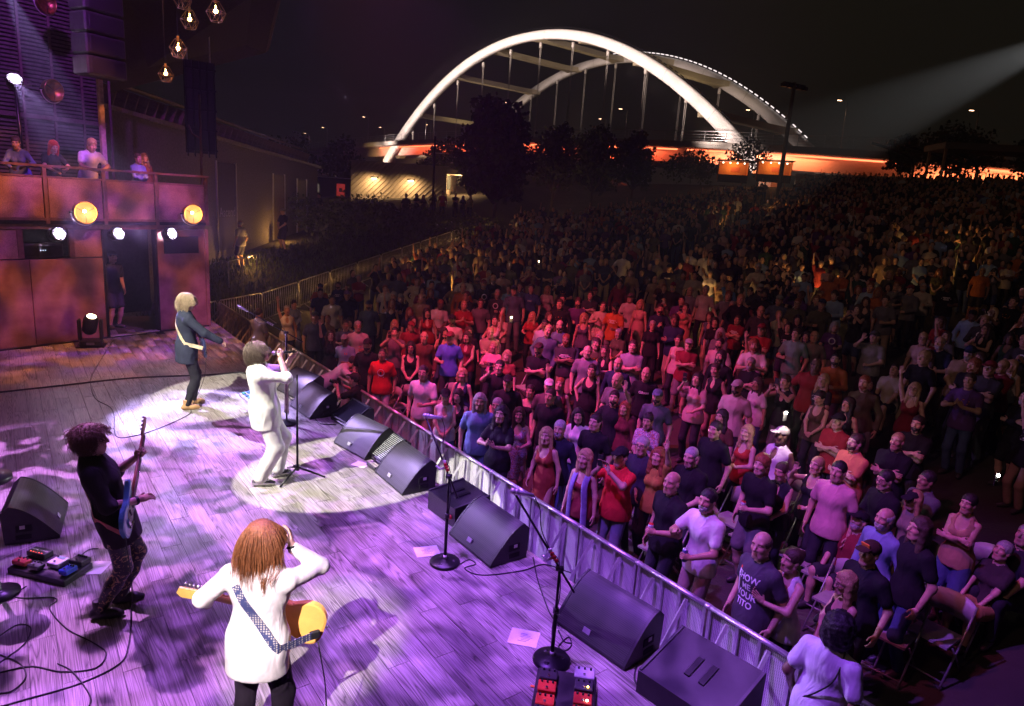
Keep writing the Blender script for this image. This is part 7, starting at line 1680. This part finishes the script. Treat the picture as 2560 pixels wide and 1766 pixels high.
 (1202, 641, 'm', 'side', 'tee', (.05, .09, .24), 'pants', JN, 'short', hB, dict(text='FOX'), 'person in dark blue t-shirt with pale letters'),
 (1176, 637, 'm', 'side', 'tee', (.08, .12, .22), 'pants', JN, 'short', hD, dict(fat=1.3), 'broad person in slate blue t-shirt left of the lettered blue one'),
 (1238, 645, 'f', 'drink', 'tee', (.70, .50, .54), 'pants', DK, 'bob', hL, {}, 'person in white waistcoat top among the middle rows'),
 (1233, 720, 'm', 'drinkL', 'tee', (.45, .38, .50), 'pants', DK, 'short', hK, dict(fat=1.25, skin=5), 'stout person in lavender polo with a drink'),
 (1321, 706, 'f', 'side', 'tank', (.12, .10, .15), 'pants', JN, 'long', hL, {}, 'blond person in a grey vest in the middle rows'),
 (1426, 662, 'm', 'drink', 'tee', (.55, .48, .46), 'pants', DK, 'short', hB, dict(cap=(.12, .1, .1)), 'person in white shirt and cap handing a cup'),
 (1449, 676, 'f', 'side', 'dress', (.60, .34, .32), None, DK, 'bob', hL, {}, 'tall person in a long pink shirt dress'),
 (1551, 684, 'f', 'phone', 'tee', (.60, .26, .20), 'shorts', KH, 'bun', hD, dict(phone=1), 'person in peach top filming from the far aisle'),
 (1651, 637, 'f', 'raise', 'tee', (.14, .28, .50), 'pants', KH, 'bob', hL, {}, 'fair person in blue top and pale trousers pointing up'),
 (1597, 644, 'm', 'side', 'tee', (.55, .46, .44), 'pants', DK, 'short', hG, {}, 'person in pale checked shirt in the far middle rows'),
 (1561, 647, 'm', 'side', 'tee', (.22, .22, .25), 'pants', DK, 'balding', hG, {}, 'balding person in grey blue shirt left of the pale checked shirt'),
 (1571, 612, 'm', 'side', 'tee', (.50, .46, .42), 'pants', DK, 'short', hB, {}, 'person in a two tone white t-shirt in the far rows'),
 (1513, 597, 'm', 'side', 'tee', (.025, .025, .04), 'pants', DK, 'short', hB, dict(text='SELLERS', cap=B_), 'person in dark lettered jersey in the far rows'),
 (1427, 606, 'm', 'side', 'tee', (.46, .30, .16), 'pants', DK, 'short', hD, {}, 'person in ochre t-shirt in the far rows'),
 (1629, 762, 'm', 'side', 'tee', (.56, .46, .42), 'pants', DK, 'short', hB, dict(beard=hB), 'bearded person in white polo right of the centre'),
 (1536, 756, 'f', 'side', 'vneck', (.55, .40, .38), 'pants', DK, 'short', hB, {}, 'person in pale t-shirt turning left in the centre'),
 (1632, 790, 'm', 'side', 'long', B_, 'pants', DK, 'long', hB, dict(beard=hB), 'long haired bearded person in black'),
 (1579, 840, 'f', 'phoneR', 'tee', (.58, .40, .40), 'pants', DK, 'long', hB, dict(phone=2), 'person in pale pink top holding a lit phone up'),
 (1669, 857, 'm', 'side', 'tee', (.62, .50, .48), 'pants', DK, 'short', hB, dict(cap=(.5, .46, .44), beard=hB), 'bearded person in pale cap and pale t-shirt'),
 (1432, 767, 'm', 'crossed', 'tee', (.30, .30, .36), 'pants', DK, 'short', hD, dict(fat=1.1), 'person in mottled pale t-shirt with folded arms'),
 (1620, 950, 'm', 'side', 'tee', B_, 'pants', DK, 'short', hB, dict(fat=1.1), 'dark haired person in black t-shirt beside the grey haired open collar'),
 (1693, 958, 'f', 'drinkL', 'tank', (.42, .04, .03), 'pants', DK, 'wavy', hL, {}, 'wavy haired person in a red vest holding a cup'),
 (1850, 1030, 'f', 'phoneR', 'tank', B_, 'pants', DK, 'pony', hL, {}, 'person in black vest behind the clasped hands one'),
 (2290, 1190, 'm', 'seated', 'tee', DK, 'pants', DK, 'short', hG, dict(fat=1.2), 'dim seated person in black at the right edge'),
 (2235, 1225, 'f', 'seated', 'tee', (.05, .04, .04), 'shorts', (.4, .24, .1), 'short', hG, {}, 'dim seated person with bare arms near the right aisle'),
 (1415, 905, 'f', 'side', 'long', (.14, .03, .04), 'pants', DK, 'long', hR, {}, 'red haired person in dark red behind the black shirt'),
 (1455, 985, 'm', 'side', 'tee', (.04, .04, .06), 'pants', DK, 'short', hG, dict(glasses=1), 'grey haired person in glasses behind the red t-shirt'),
]
POS = []; PEOPLE_N = 0
def chest_print(o, J, v, top, me, mm, z=.33, dy=0., scale=1.):
    """lays flat lettering on the shirt front"""
    bv = bvh_of(v[('t', top)]); T, R = J['T'], J['R']; fw = Vector(R @ np.array([0, 1., 0])); ok = True
    for vert in me.vertices:
        q = Vector(T(-vert.co.x*scale*-1 if False else -vert.co.x*scale, .6, z+vert.co.y*scale)); h = bv.ray_cast(q, -fw)
        off = .003 + max(0, vert.co.z)
        vert.co = (h[0]+fw*off) if h[0] is not None else Vector(T(-vert.co.x*scale, .14, z+vert.co.y*scale))
    link('print', me, o)
PRW = mat('white_print', (.75, .75, .78), .8, var=0); PRR = mat('red_print', (.6, .06, .03), .8, var=0); PRO = mat('orange_print', (.8, .25, .03), .8, var=0)
def disc(r0, n=20, mm=None, sx=1., r1=0.):
    m = MB(); vs = [(sx*r0*math.cos(k*6.2832/n), r0*math.sin(k*6.2832/n), 0) for k in range(n)]
    if r1: vs += [(sx*r1*math.cos(k*6.2832/n), r1*math.sin(k*6.2832/n), 0) for k in range(n)]; m.add(vs, [(k, (k+1) % n, n+(k+1) % n, n+k) for k in range(n)])
    else: m.add(vs, [tuple(range(n))])
    return m.mesh('print', mm)
def poly_mesh(pts, mm): m = MB(); m.add([(x, y, 0) for x, y in pts], [tuple(range(len(pts)))]); return m.mesh('print', mm)
def phone_at(o, J, S, lb, glow=False, flat=False):
    q, d = hand_world(o, J, S, .10, .02); r = empty('phone', q, o.rotation_euler.z, lb, 'phone'); r.rotation_euler = (0 if not flat else .6, 0, o.rotation_euler.z)
    MB().box((0, 0, .02), (.075, .009, .15), None, .003).build('case', BLK, r); MB().box((0, -.0052, .02), (.068, .001, .138)).build('screen', lamp_mat('phone_glow', (.75, .72, 1.), 2.5) if glow else lamp_mat('phone_dim', (.6, .55, .8), .35), r)
    return r
def cached_print(o, J, v, top, kind):
    key = ('p', top, kind)
    if key not in v:
        mm = [PRW, PRW, PRO, PRR][kind]
        m = MB()
        if kind == 0:
            for z, w in ((.03, .09), (.0, .12), (-.03, .07)): m.add([(-w, z, 0), (-w/3, z, 0), (w/3, z, 0), (w, z, 0), (w, z+.018, 0), (w/3, z+.018, 0), (-w/3, z+.018, 0), (-w, z+.018, 0)], [(0, 1, 6, 7), (1, 2, 5, 6), (2, 3, 4, 5)])
        elif kind == 1:
            n = 18; m.add([(r*math.cos(k*6.2832/n), r*math.sin(k*6.2832/n), 0) for r in (.085, .06) for k in range(n)], [(k, (k+1) % n, n+(k+1) % n, n+k) for k in range(n)])
        elif kind == 2: m.add([(-.07, -.03, 0), (0, -.04, 0), (.07, -.03, 0), (.09, .03, 0), (0, .05, 0), (-.09, .03, 0)], [(0, 1, 4, 5), (1, 2, 3, 4)])
        else: m.add([(.03, .02, 0), (.10, .02, 0), (.10, .06, 0), (.03, .06, 0)], [(0, 1, 2, 3)])
        me = m.mesh('print', mm); chest_print(o, J, v, top, me, mm, .35); x = [c for c in o.children if c.data is me][0]; bpy.data.objects.remove(x); v[key] = me
    return v[key]
FLOW = None
def floral_mat():
    m, nt, N, L, b = _mat('flower_print'); tc = N.new('ShaderNodeTexCoord'); v = N.new('ShaderNodeTexVoronoi'); v.inputs['Scale'].default_value = 15; L.new(tc.outputs['Object'], v.inputs['Vector'])
    n = N.new('ShaderNodeTexNoise'); n.inputs['Scale'].default_value = 14; n.inputs['Distortion'].default_value = 3; L.new(tc.outputs['Object'], n.inputs['Vector'])
    r = N.new('ShaderNodeValToRGB'); r.color_ramp.interpolation = 'CONSTANT'; e = r.color_ramp.elements; e[0].position = 0; e[0].color = (.70, .62, .66, 1); e[1].position = .44; e[1].color = (.03, .03, .08, 1)
    for p, c in ((.49, (.62, .56, .60, 1)), (.55, (.70, .16, .02, 1)), (.60, (.10, .06, .22, 1)), (.66, (.7, .6, .66, 1))): x = e.new(p); x.color = c
    L.new(n.outputs['Fac'], r.inputs[0]); L.new(r.outputs[0], b.inputs['Base Color']); b.inputs['Roughness'].default_value = .8; return m
FLOW = floral_mat()
for (px, py, sex, ps, top, tc, bot, bc, hair, hc, op, lb) in CR:
    k = dict(cap=op.get('cap'), beard=op.get('beard'), glasses=bool(op.get('glasses')), fat=op.get('fat', 1.), headv=op.get('headv', (px*7) % 3), skin=op.get('skin', [0, 1, 6, 0, 2][(px*3+py) % 5]))
    hr = 'buzz' if (op.get('cap') is not None and hair == 'short') else hair
    o, J, p = stand(px, py, ps, sex=sex, top=top, tcol=tc, bottom=bot, bcol=bc, hair=hr, hcol=hc, label=lb, **k)
    POS.append((p.x, p.y)); PEOPLE_N += 1; v = VAR[(ps, sex, k['fat'], k['headv'])]
    if op.get('floral'):
        for ch in o.children:
            if ch.name.startswith(('dress', 'shirt')): ch.material_slots[0].link = 'OBJECT'; ch.material_slots[0].material = FLOW
    if op.get('text'):
        t = op['text']; big = 'SHOW' in t; me = text_mesh(t, .085 if big else .07 if t == 'Gibson' else .06, PRW, 0., 'print', shear=.3 if t == 'Gibson' else 0, bold=.002); chest_print(o, J, v, top, me, PRW, .36 if big else .34)
    if op.get('bottle'):
        for pts, mm in (([(-.165, .03), (-.105, .03), (-.105, .17), (-.122, .21), (-.122, .26), (-.148, .26), (-.148, .21), (-.165, .17)], PRW), ([(-.16, .07), (-.11, .07), (-.11, .15), (-.16, .15)], PRR), ([(-.15, .262), (-.12, .262), (-.12, .285), (-.15, .285)], PRR)): chest_print(o, J, v, top, poly_mesh(pts, mm), mm, .16)
    if op.get('logo') == 2: chest_print(o, J, v, top, disc(.075, mm=PRW), PRW, .34); chest_print(o, J, v, top, disc(.035, mm=INK, sx=.6), INK, .335, dy=.001); chest_print(o, J, v, top, poly_mesh([(-.06, -.1), (.06, -.1), (.06, -.085), (-.06, -.085)], PRW), PRW, .34)
    if op.get('logo') == 3:
        for zz in (.38, .33, .29): chest_print(o, J, v, top, poly_mesh([(-.08, 0), (.08, 0), (.08, .022), (-.08, .022)], INK), INK, zz)
    if op.get('logo') == 1:
        m = MB(); m.box((0, .088, .085), (.09, .012, .045), Matrix.Rotation(-.5, 3, 'X')); x = m.build('badge', PRO, o); x.matrix_local = head_mat(J)
    if op.get('scarf'):
        m = MB(); T = J['T']
        for q in (-1, 1): m.tube(spline([tuple(T(q*.02, -.08, .53)), tuple(T(q*.09, .02, .50)), tuple(T(q*.10, .14, .36)), tuple(T(q*.12, .14, .1)), tuple(T(q*.13, .13, -.25))], 5), .045, 8, flat=.35)
        m.build('scarf', mat('purple_scarf', (.22, .18, .42), .9), o)
    if op.get('phone'): phone_at(o, J, 'R' if ps in ('phone', 'phoneR') else 'L', 'phone held by the '+' '.join(lb.split()[:9]), op['phone'] == 2)
    if op.get('can'):
        S = 'L' if ps in ('drinkL', 'pointcan') else 'R'; q, d = hand_world(o, J, S, .06, .035); r = empty('drink_can', q, 0, 'drink can in the hand of the '+' '.join(lb.split()[:7]), 'can')
        MB().lathe([(.026, -.07), (.032, -.062), (.032, .06), (.027, .072), (.0, .07)], (0, 0, .01), (0, 0, 1), 16).build('can_body', mat('can_blue', (.20, .22, .50), .3, .6) if 'white shirt' in lb else mat('can_white', (.7, .7, .75), .35, .4), r); MB().lathe([(.0285, .066), (.028, .076), (.0, .076)], (0, 0, .01), (0, 0, 1), 16).build('can_top', RED if 'red' in lb else ALU, r)
# phone torches shining out of the crowd
for px, py, pw, lb in ((1774, 940, 14, 'bright white phone torch held above the pale cap'), (1155, 722, 8, 'warm phone torch beside the white strap top'), (1217, 594, 4, 'small warm phone torch in the left rows'), (2252, 1083, 0, 'tiny white phone light at the right edge')):
    p = TR(px, py, 1.95); r = empty('phone', p, .5, lb, 'phone'); MB().box((0, 0, 0), (.075, .009, .15), None, .003).build('case', BLK, r); MB().ball((0, -.012, .045), .014, 8, 6).build('torch', lamp_mat('torch_%d' % (px % 7), (1., .93, .8) if px > 1500 else (1., .62, .25), 160.), r)
    if pw: point('torch_light', p+Vector((0, -.08, .05)), pw, (1., .9, .75) if px > 1500 else (1., .6, .3), .02)

# ---------------------------------------------------------------- the rest of the first 300, filled in row by row
rng = np.random.default_rng(21)
def in_view(p, m=30):
    v = Vector((p[0], p[1], p[2]+1.5)) - Vector((0, 0, CAM_H)); d = v.dot(_F)
    if d < 2: return None
    x = 512+682.67*v.dot(_R)/d; y = 353-682.67*v.dot(_U)/d
    return (x, y, d) if -m < x < 1024+m and -m < y < 706+m else None
def allowed(s, n, x, y):
    """seats, without the aisles the photograph shows"""
    dl = -((x+8.15)*.965 - (y-24.65)*.26)
    if dl > -2.7: return False
    if x*.35+6.9 > y and x > 2.9 and n-BAR_N > 1.0: return False   # open floor at the bottom right
    if 17.2 < n-BAR_N < 18.6: return False                     # cross aisle
    vx = x+7; ang = math.degrees(math.atan2(y-3, vx))
    if abs(ang-38.5) < 1.4 and n-BAR_N > 7: return False       # radial aisle
    if abs(ang-63) < 1. and n-BAR_N > 7: return False
    return True
seats = []
for i in range(62):
    n = BAR_N + .75 + i*.92; s = -36.
    while s < 42:
        s += .56 + .1*rng.random(); ss = s+rng.normal()*.13; nn = n+rng.normal()*.22; p = ST(ss, nn); 
        if not allowed(ss, nn, p.x, p.y) or p.y < 4.2: continue
        z = float(terrain(p.x, p.y)); w = in_view((p.x, p.y, z))
        if w is None: continue
        if w[0] > 850 and w[1] > 548: continue
        if n-BAR_N > 36 and (p.y > 66 or p.x > 46 or p.x < -2): continue
        seats.append((w[2], i, ss, p.x, p.y, z, w[0], w[1]))
PA = np.array(POS)
free = []
for s in seats:
    if len(PA) and (np.hypot(PA[:, 0]-s[3], PA[:, 1]-s[4]) < (.66 if s[1] < 3 else .50)).any(): continue
    if rng.random() < (.55 if s[1] < 2 else .34 if s[1] < 5 else .20): continue
    free.append(s)
free.sort(); NEAR = max(0, 300-PEOPLE_N); near, far = free[:NEAR], free[NEAR:]
TOPC = [('black', B_), ('black', (.02, .02, .022)), ('charcoal', (.05, .05, .055)), ('navy', NV), ('grey', GR), ('white', WH), ('maroon', MR), ('slate blue', (.10, .13, .20)), ('olive', (.10, .10, .05)), ('tan', (.34, .24, .16)), ('dark red', (.30, .03, .03)), ('light blue', LB), ('pale pink', (.6, .4, .4)), ('brown', (.12, .06, .035)), ('dark green', (.03, .08, .05)), ('cream', (.56, .5, .4)), ('orange', (.5, .15, .04)), ('purple', (.12, .05, .2))]
PSN = {'side': 'standing still', 'side2': 'leaning aside', 'crossed': 'arms folded', 'drink': 'hand at chest', 'drinkL': 'left hand at chest', 'phone': 'hands raised filming', 'phoneR': 'one hand up filming', 'raise': 'one arm up', 'raiseL': 'left arm raised', 'clap': 'hands together', 'hip': 'hand on hip', 'low': 'hands clasped low', 'seated': 'sitting'}
HN = {'short': 'short-haired', 'buzz': 'crop-haired', 'balding': 'balding', 'long': 'long-haired', 'bob': 'bob-haired', 'pony': 'ponytailed', 'bun': 'bun-haired', 'wavy': 'wavy-haired', 'shag': 'shaggy-haired', None: 'bald'}
ORD = ['first', 'second', 'third', 'fourth', 'fifth', 'sixth', 'seventh', 'eighth', 'ninth', 'tenth', 'eleventh', 'twelfth', 'thirteenth', 'fourteenth', 'fifteenth', 'sixteenth', 'seventeenth', 'eighteenth', 'nineteenth', 'twentieth'] + ['twenty-'+w for w in ('first', 'second', 'third', 'fourth', 'fifth', 'sixth', 'seventh', 'eighth', 'ninth')] + ['thirtieth'] + ['thirty-'+w for w in ('first', 'second', 'third', 'fourth', 'fifth', 'sixth', 'seventh', 'eighth', 'ninth')] + ['fortieth']
byrow = {}
for s in near: byrow.setdefault(s[1], []).append(s)
for i in byrow: byrow[i].sort(key=lambda s: s[6])
mposes = ['side', 'side2', 'crossed', 'drink', 'drinkL', 'low', 'hip', 'side', 'crossed', 'clap', 'phoneR', 'side']; fposes = ['side', 'side2', 'low', 'drink', 'clap', 'side', 'hip', 'phone', 'drinkL', 'raise', 'side2', 'low']
for i, row in byrow.items():
    for c, s in enumerate(row):
        sex = 'f' if rng.random() < .42 else 'm'; ps = (fposes if sex == 'f' else mposes)[rng.integers(12)]
        hair = (['long', 'long', 'bob', 'pony', 'bun', 'wavy'] if sex == 'f' else ['short', 'short', 'buzz', 'balding', 'shag', 'short'])[rng.integers(6)]
        cn, cc = TOPC[min(len(TOPC)-1, int(len(TOPC)*rng.random()**1.9))]; top = (['tee', 'tank', 'tee', 'vneck'] if sex == 'f' else ['tee', 'tee', 'long', 'tee'])[rng.integers(4)]
        cap = None
        if sex == 'm' and rng.random() < .28: cap = [B_, NV, (.3, .3, .3), MR][rng.integers(4)]; hair = 'buzz'
        hc = [hB, hD, hD, hL, hG, hR][rng.integers(6)]; bd = hc if (sex == 'm' and rng.random() < .35) else None
        d = Vector((-1.6, 5.0, 0))-Vector((s[3], s[4], 0)); yaw = math.atan2(d.y, d.x)-math.pi/2+rng.normal()*.22
        look = ('capped' if cap else 'bearded' if bd else HN[hair])
        lb = f"{look} person in {cn} top, {PSN[ps]}, {ORD[min(c, 39)]} from left in row {ORD[i]}"
        ft = [1., 1., 1.2][rng.integers(3)] if sex == 'm' else 1.; hv = int(rng.integers(3))
        o, J = person((s[3], s[4], s[5]), yaw, ps, sex, top, cc, ['pants', 'shorts'][int(rng.random() < .25)], [JN, DK, B_, KH, GR][rng.integers(5)], hair, hc, int(rng.integers(7)) if rng.random() < .5 else 0, (.93 if sex == 'f' else 1.)*(1+rng.normal()*.045), cap, bd, bool(rng.random() < .15), ft, hv, lb, 'standing audience rows')
        o.rotation_euler = (rng.normal()*.04, rng.normal()*.045, yaw)
        vv = VAR[(ps, sex, ft, hv)]
        if rng.random() < .34 and top != 'tank': link('print', cached_print(o, J, vv, top, int(rng.integers(4))), o)
        if ps in ('phone', 'phoneR'): phone_at(o, J, 'R', f'phone raised by the {cn} topped person {ORD[min(c, 39)]} from left in row {ORD[i]}', rng.random() < .35)

# ---------------------------------------------------------------- folding chairs between the rows
def chair_proto():
    r = empty('folding_chair', (0, 0, 0)); sm = mat('chair_shell', (.34, .31, .30), .45, var=.1); tb = mat('chair_tube', (.30, .29, .28), .4, .5)
    m = MB(); m.add([(-.2, -.19, .455), (.2, -.19, .44), (.21, .2, .45), (-.21, .2, .45), (-.2, -.19, .43), (.2, -.19, .415), (.21, .2, .425), (-.21, .2, .425)], [(0, 1, 2, 3), (7, 6, 5, 4), (0, 4, 5, 1), (1, 5, 6, 2), (2, 6, 7, 3), (3, 7, 4, 0)]); m.build('seat', sm, r)
    vs = []; fs = []; nn = 10
    for j in range(2):
        for i in range(nn+1):
            u = i/nn*2-1; x = u*.22; ztop = .84-.05*abs(u)**3; y = -.24-.035*(1-u*u)
            vs += [(x, y-.012*j, .58), (x, y-.03-.012*j, ztop)]
    k = 2*(nn+1)
    for i in range(nn): a = i*2; fs += [(a, a+2, a+3, a+1), (k+a+1, k+a+3, k+a+2, k+a), (a+1, a+3, k+a+3, k+a+1), (a, k+a, k+a+2, a+2)]
    m = MB(); m.add(vs, fs, True); m.build('backrest', sm, r)
    for q in (-1, 1): MB().tube([(q*.235, .24, .01), (q*.235, -.05, .44), (q*.235, -.255, .80)], .012, 6).build('front_leg', tb, r); MB().tube([(q*.22, -.27, .01), (q*.22, .1, .42)], .012, 6).build('rear_leg', tb, r)
    MB().tube([(-.235, .2, .06), (.235, .2, .06)], .010, 6).build('stretcher', tb, r); return r
CP = chair_proto(); cn_ = 0
for px, py, lb in [(1445, 1130, 'grey folding chair right of the red t-shirt person, its back lit violet'), (1655, 1150, 'folding chair behind the white shirted pointing person'), (1700, 1190, 'folding chair left of the black v neck t-shirt person'), (1810, 1230, 'folding chair behind the white sleeveless top'), (1870, 1270, 'folding chair between the white top and the seated red shirt'), (1900, 1330, 'folding chair left of the person in sunglasses'), (1845, 1170, 'folding chair before the pink t-shirt'), (1965, 1370, 'folding chair behind the person in sunglasses'), (2020, 1400, 'empty folding chair by the right aisle, nearest'), (2170, 1340, 'empty folding chair further up the right aisle'), (2220, 1290, 'folding chair beside the seated dim person'), (1640, 1075, 'folding chair behind the bald can holder'), (1560, 1180, 'folding chair under the bald can holder'), (1495, 1215, 'folding chair left of the white shirted pointing person'), (900, 900, 'folding chair right of the bright red t-shirt'), (1000, 895, 'folding chair behind the white printed t-shirt'), (1130, 985, 'folding chair between tie dye and flowers'), (2060, 1270, 'folding chair behind the orange badge cap'), (2120, 1400, 'empty folding chair second in the right aisle'), (1760, 1110, 'folding chair in front of the shaggy haired person'), (1190, 860, 'folding chair in the dark third row'), (870, 905, 'folding chair left behind the bright red t-shirt')]:
    p = TR(px, py, .6); z = float(terrain(p.x, p.y)); d = Vector((-1.6, 5.0, 0))-Vector((p.x, p.y, 0)); o = CP if cn_ == 0 else copy_tree(CP); cn_ += 1
    o.location = (p.x, p.y, z); o.rotation_euler = (0, 0, math.atan2(-NY, -NX)-math.pi/2+random.uniform(-.08, .08)); tag(o, lb, 'chair', 'folding chairs')

# ---------------------------------------------------------------- everyone beyond: one mass
def far_variants():
    out = []
    for q, (sex, ps) in enumerate([('m', 'side'), ('f', 'side2'), ('m', 'crossed'), ('f', 'low'), ('m', 'drink'), ('m', 'raise'), ('f', 'phone'), ('m', 'hip')]):
        J = skeleton(**{**POSES[ps], 'sex': sex}); parts = []
        def add(s, h, lab): V, F = s.mesh(h); parts.append((V, F, (lab, 0, 0)))
        s = Sdf(); arms(s, J, .004); s.ell(J['H'], (.075, .095, .12), .02); s.rc(J['N'], J['H'], .055, .05, .02)
        for S in 'LR': s.ell(J['W'+S]+J['D'+S]*.06, (.04, .04, .05), .02)
        add(s, .042, 0); s = Sdf(); torso(s, J, .016); arms(s, J, .02, .6); s.ell(J['T'](0, 0, -.02), (.19, .14, .15), .05); s.plane(J['T'](0, 0, -.12), (0, 0, -1)); add(s, .05, 1)
        s = Sdf(); legs(s, J, .018, 1.98); add(s, .055, 2)
        s = Sdf(); s.ell(J['H']+J['Rh'] @ np.array([0, -.025, .04]), (.088, .10, .095), .02); s.minus('ell', J['H']+J['Rh'] @ np.array([0, .11, -.03]), (.09, .10, .10))
        if sex == 'f': s.rc(J['H']+np.array([0, -.06, 0]), J['H']+np.array([0, -.08, -.2]), .08, .06, .03)
        add(s, .038, 3); V, F, C = join(parts); out.append((V, F, C[:, 0].round().astype(int)))
    return out
FV = far_variants(); Vs, Fs, Cs, b = [], [], [], 0
cap_n = 1500
if len(far) > cap_n: far = sorted(far, key=lambda s: s[0])[:cap_n]
far_c = np.array([c for _, c in TOPC])
for s in far:
    V, F, L_ = FV[int(rng.integers(8))]; d = Vector((-1.6, 5.0, 0))-Vector((s[3], s[4], 0)); a = math.atan2(d.y, d.x)-math.pi/2+rng.normal()*.25; sc = 1+rng.normal()*.045
    c, si = math.cos(a), math.sin(a); W_ = np.stack([V[:, 0]*c-V[:, 1]*si, V[:, 0]*si+V[:, 1]*c, V[:, 2]], 1)*sc + np.array([s[3], s[4], s[5]])
    pal = np.array([SKINS[int(rng.integers(7)) if rng.random() < .4 else 0], far_c[min(len(far_c)-1, int(len(far_c)*rng.random()**1.8))], [JN, DK, B_, KH][int(rng.integers(4))], [hB, hD, hL, hG][int(rng.integers(4))]])
    Vs.append(W_); Fs.append(F+b); b += len(V); Cs.append(pal[L_])
if Vs:
    me = mk_mesh('crowd', np.concatenate(Vs), np.concatenate(Fs), col=np.concatenate(Cs), mats=[M_CROWD]); o = link('crowd', me, None, color=(1, 1, 1)); tag(o, 'dim mass of standing people filling the rising lawn beyond the lit rows', 'crowd', kind='stuff')
print('people', PEOPLE_N, 'near', len(near), 'far', len(far), 'tris', sum(len(m.polygons) for m in bpy.data.meshes)*2)
# ---------------------------------------------------------------- smoky night air
hz = bpy.data.materials.new('haze'); hz.use_nodes = True; nt = hz.node_tree; nt.nodes.remove(nt.nodes['Principled BSDF'])
pv = nt.nodes.new('ShaderNodeVolumePrincipled'); pv.inputs['Color'].default_value = (.9, .9, .9, 1); pv.inputs['Density'].default_value = .0015; pv.inputs['Anisotropy'].default_value = .62
nt.links.new(pv.outputs[0], nt.nodes['Material Output'].inputs['Volume'])
tag(MB().box((20, 170, 27), (700, 560, 62)).build('haze', hz), 'thin smoky night air over the whole place', 'haze', kind='stuff')
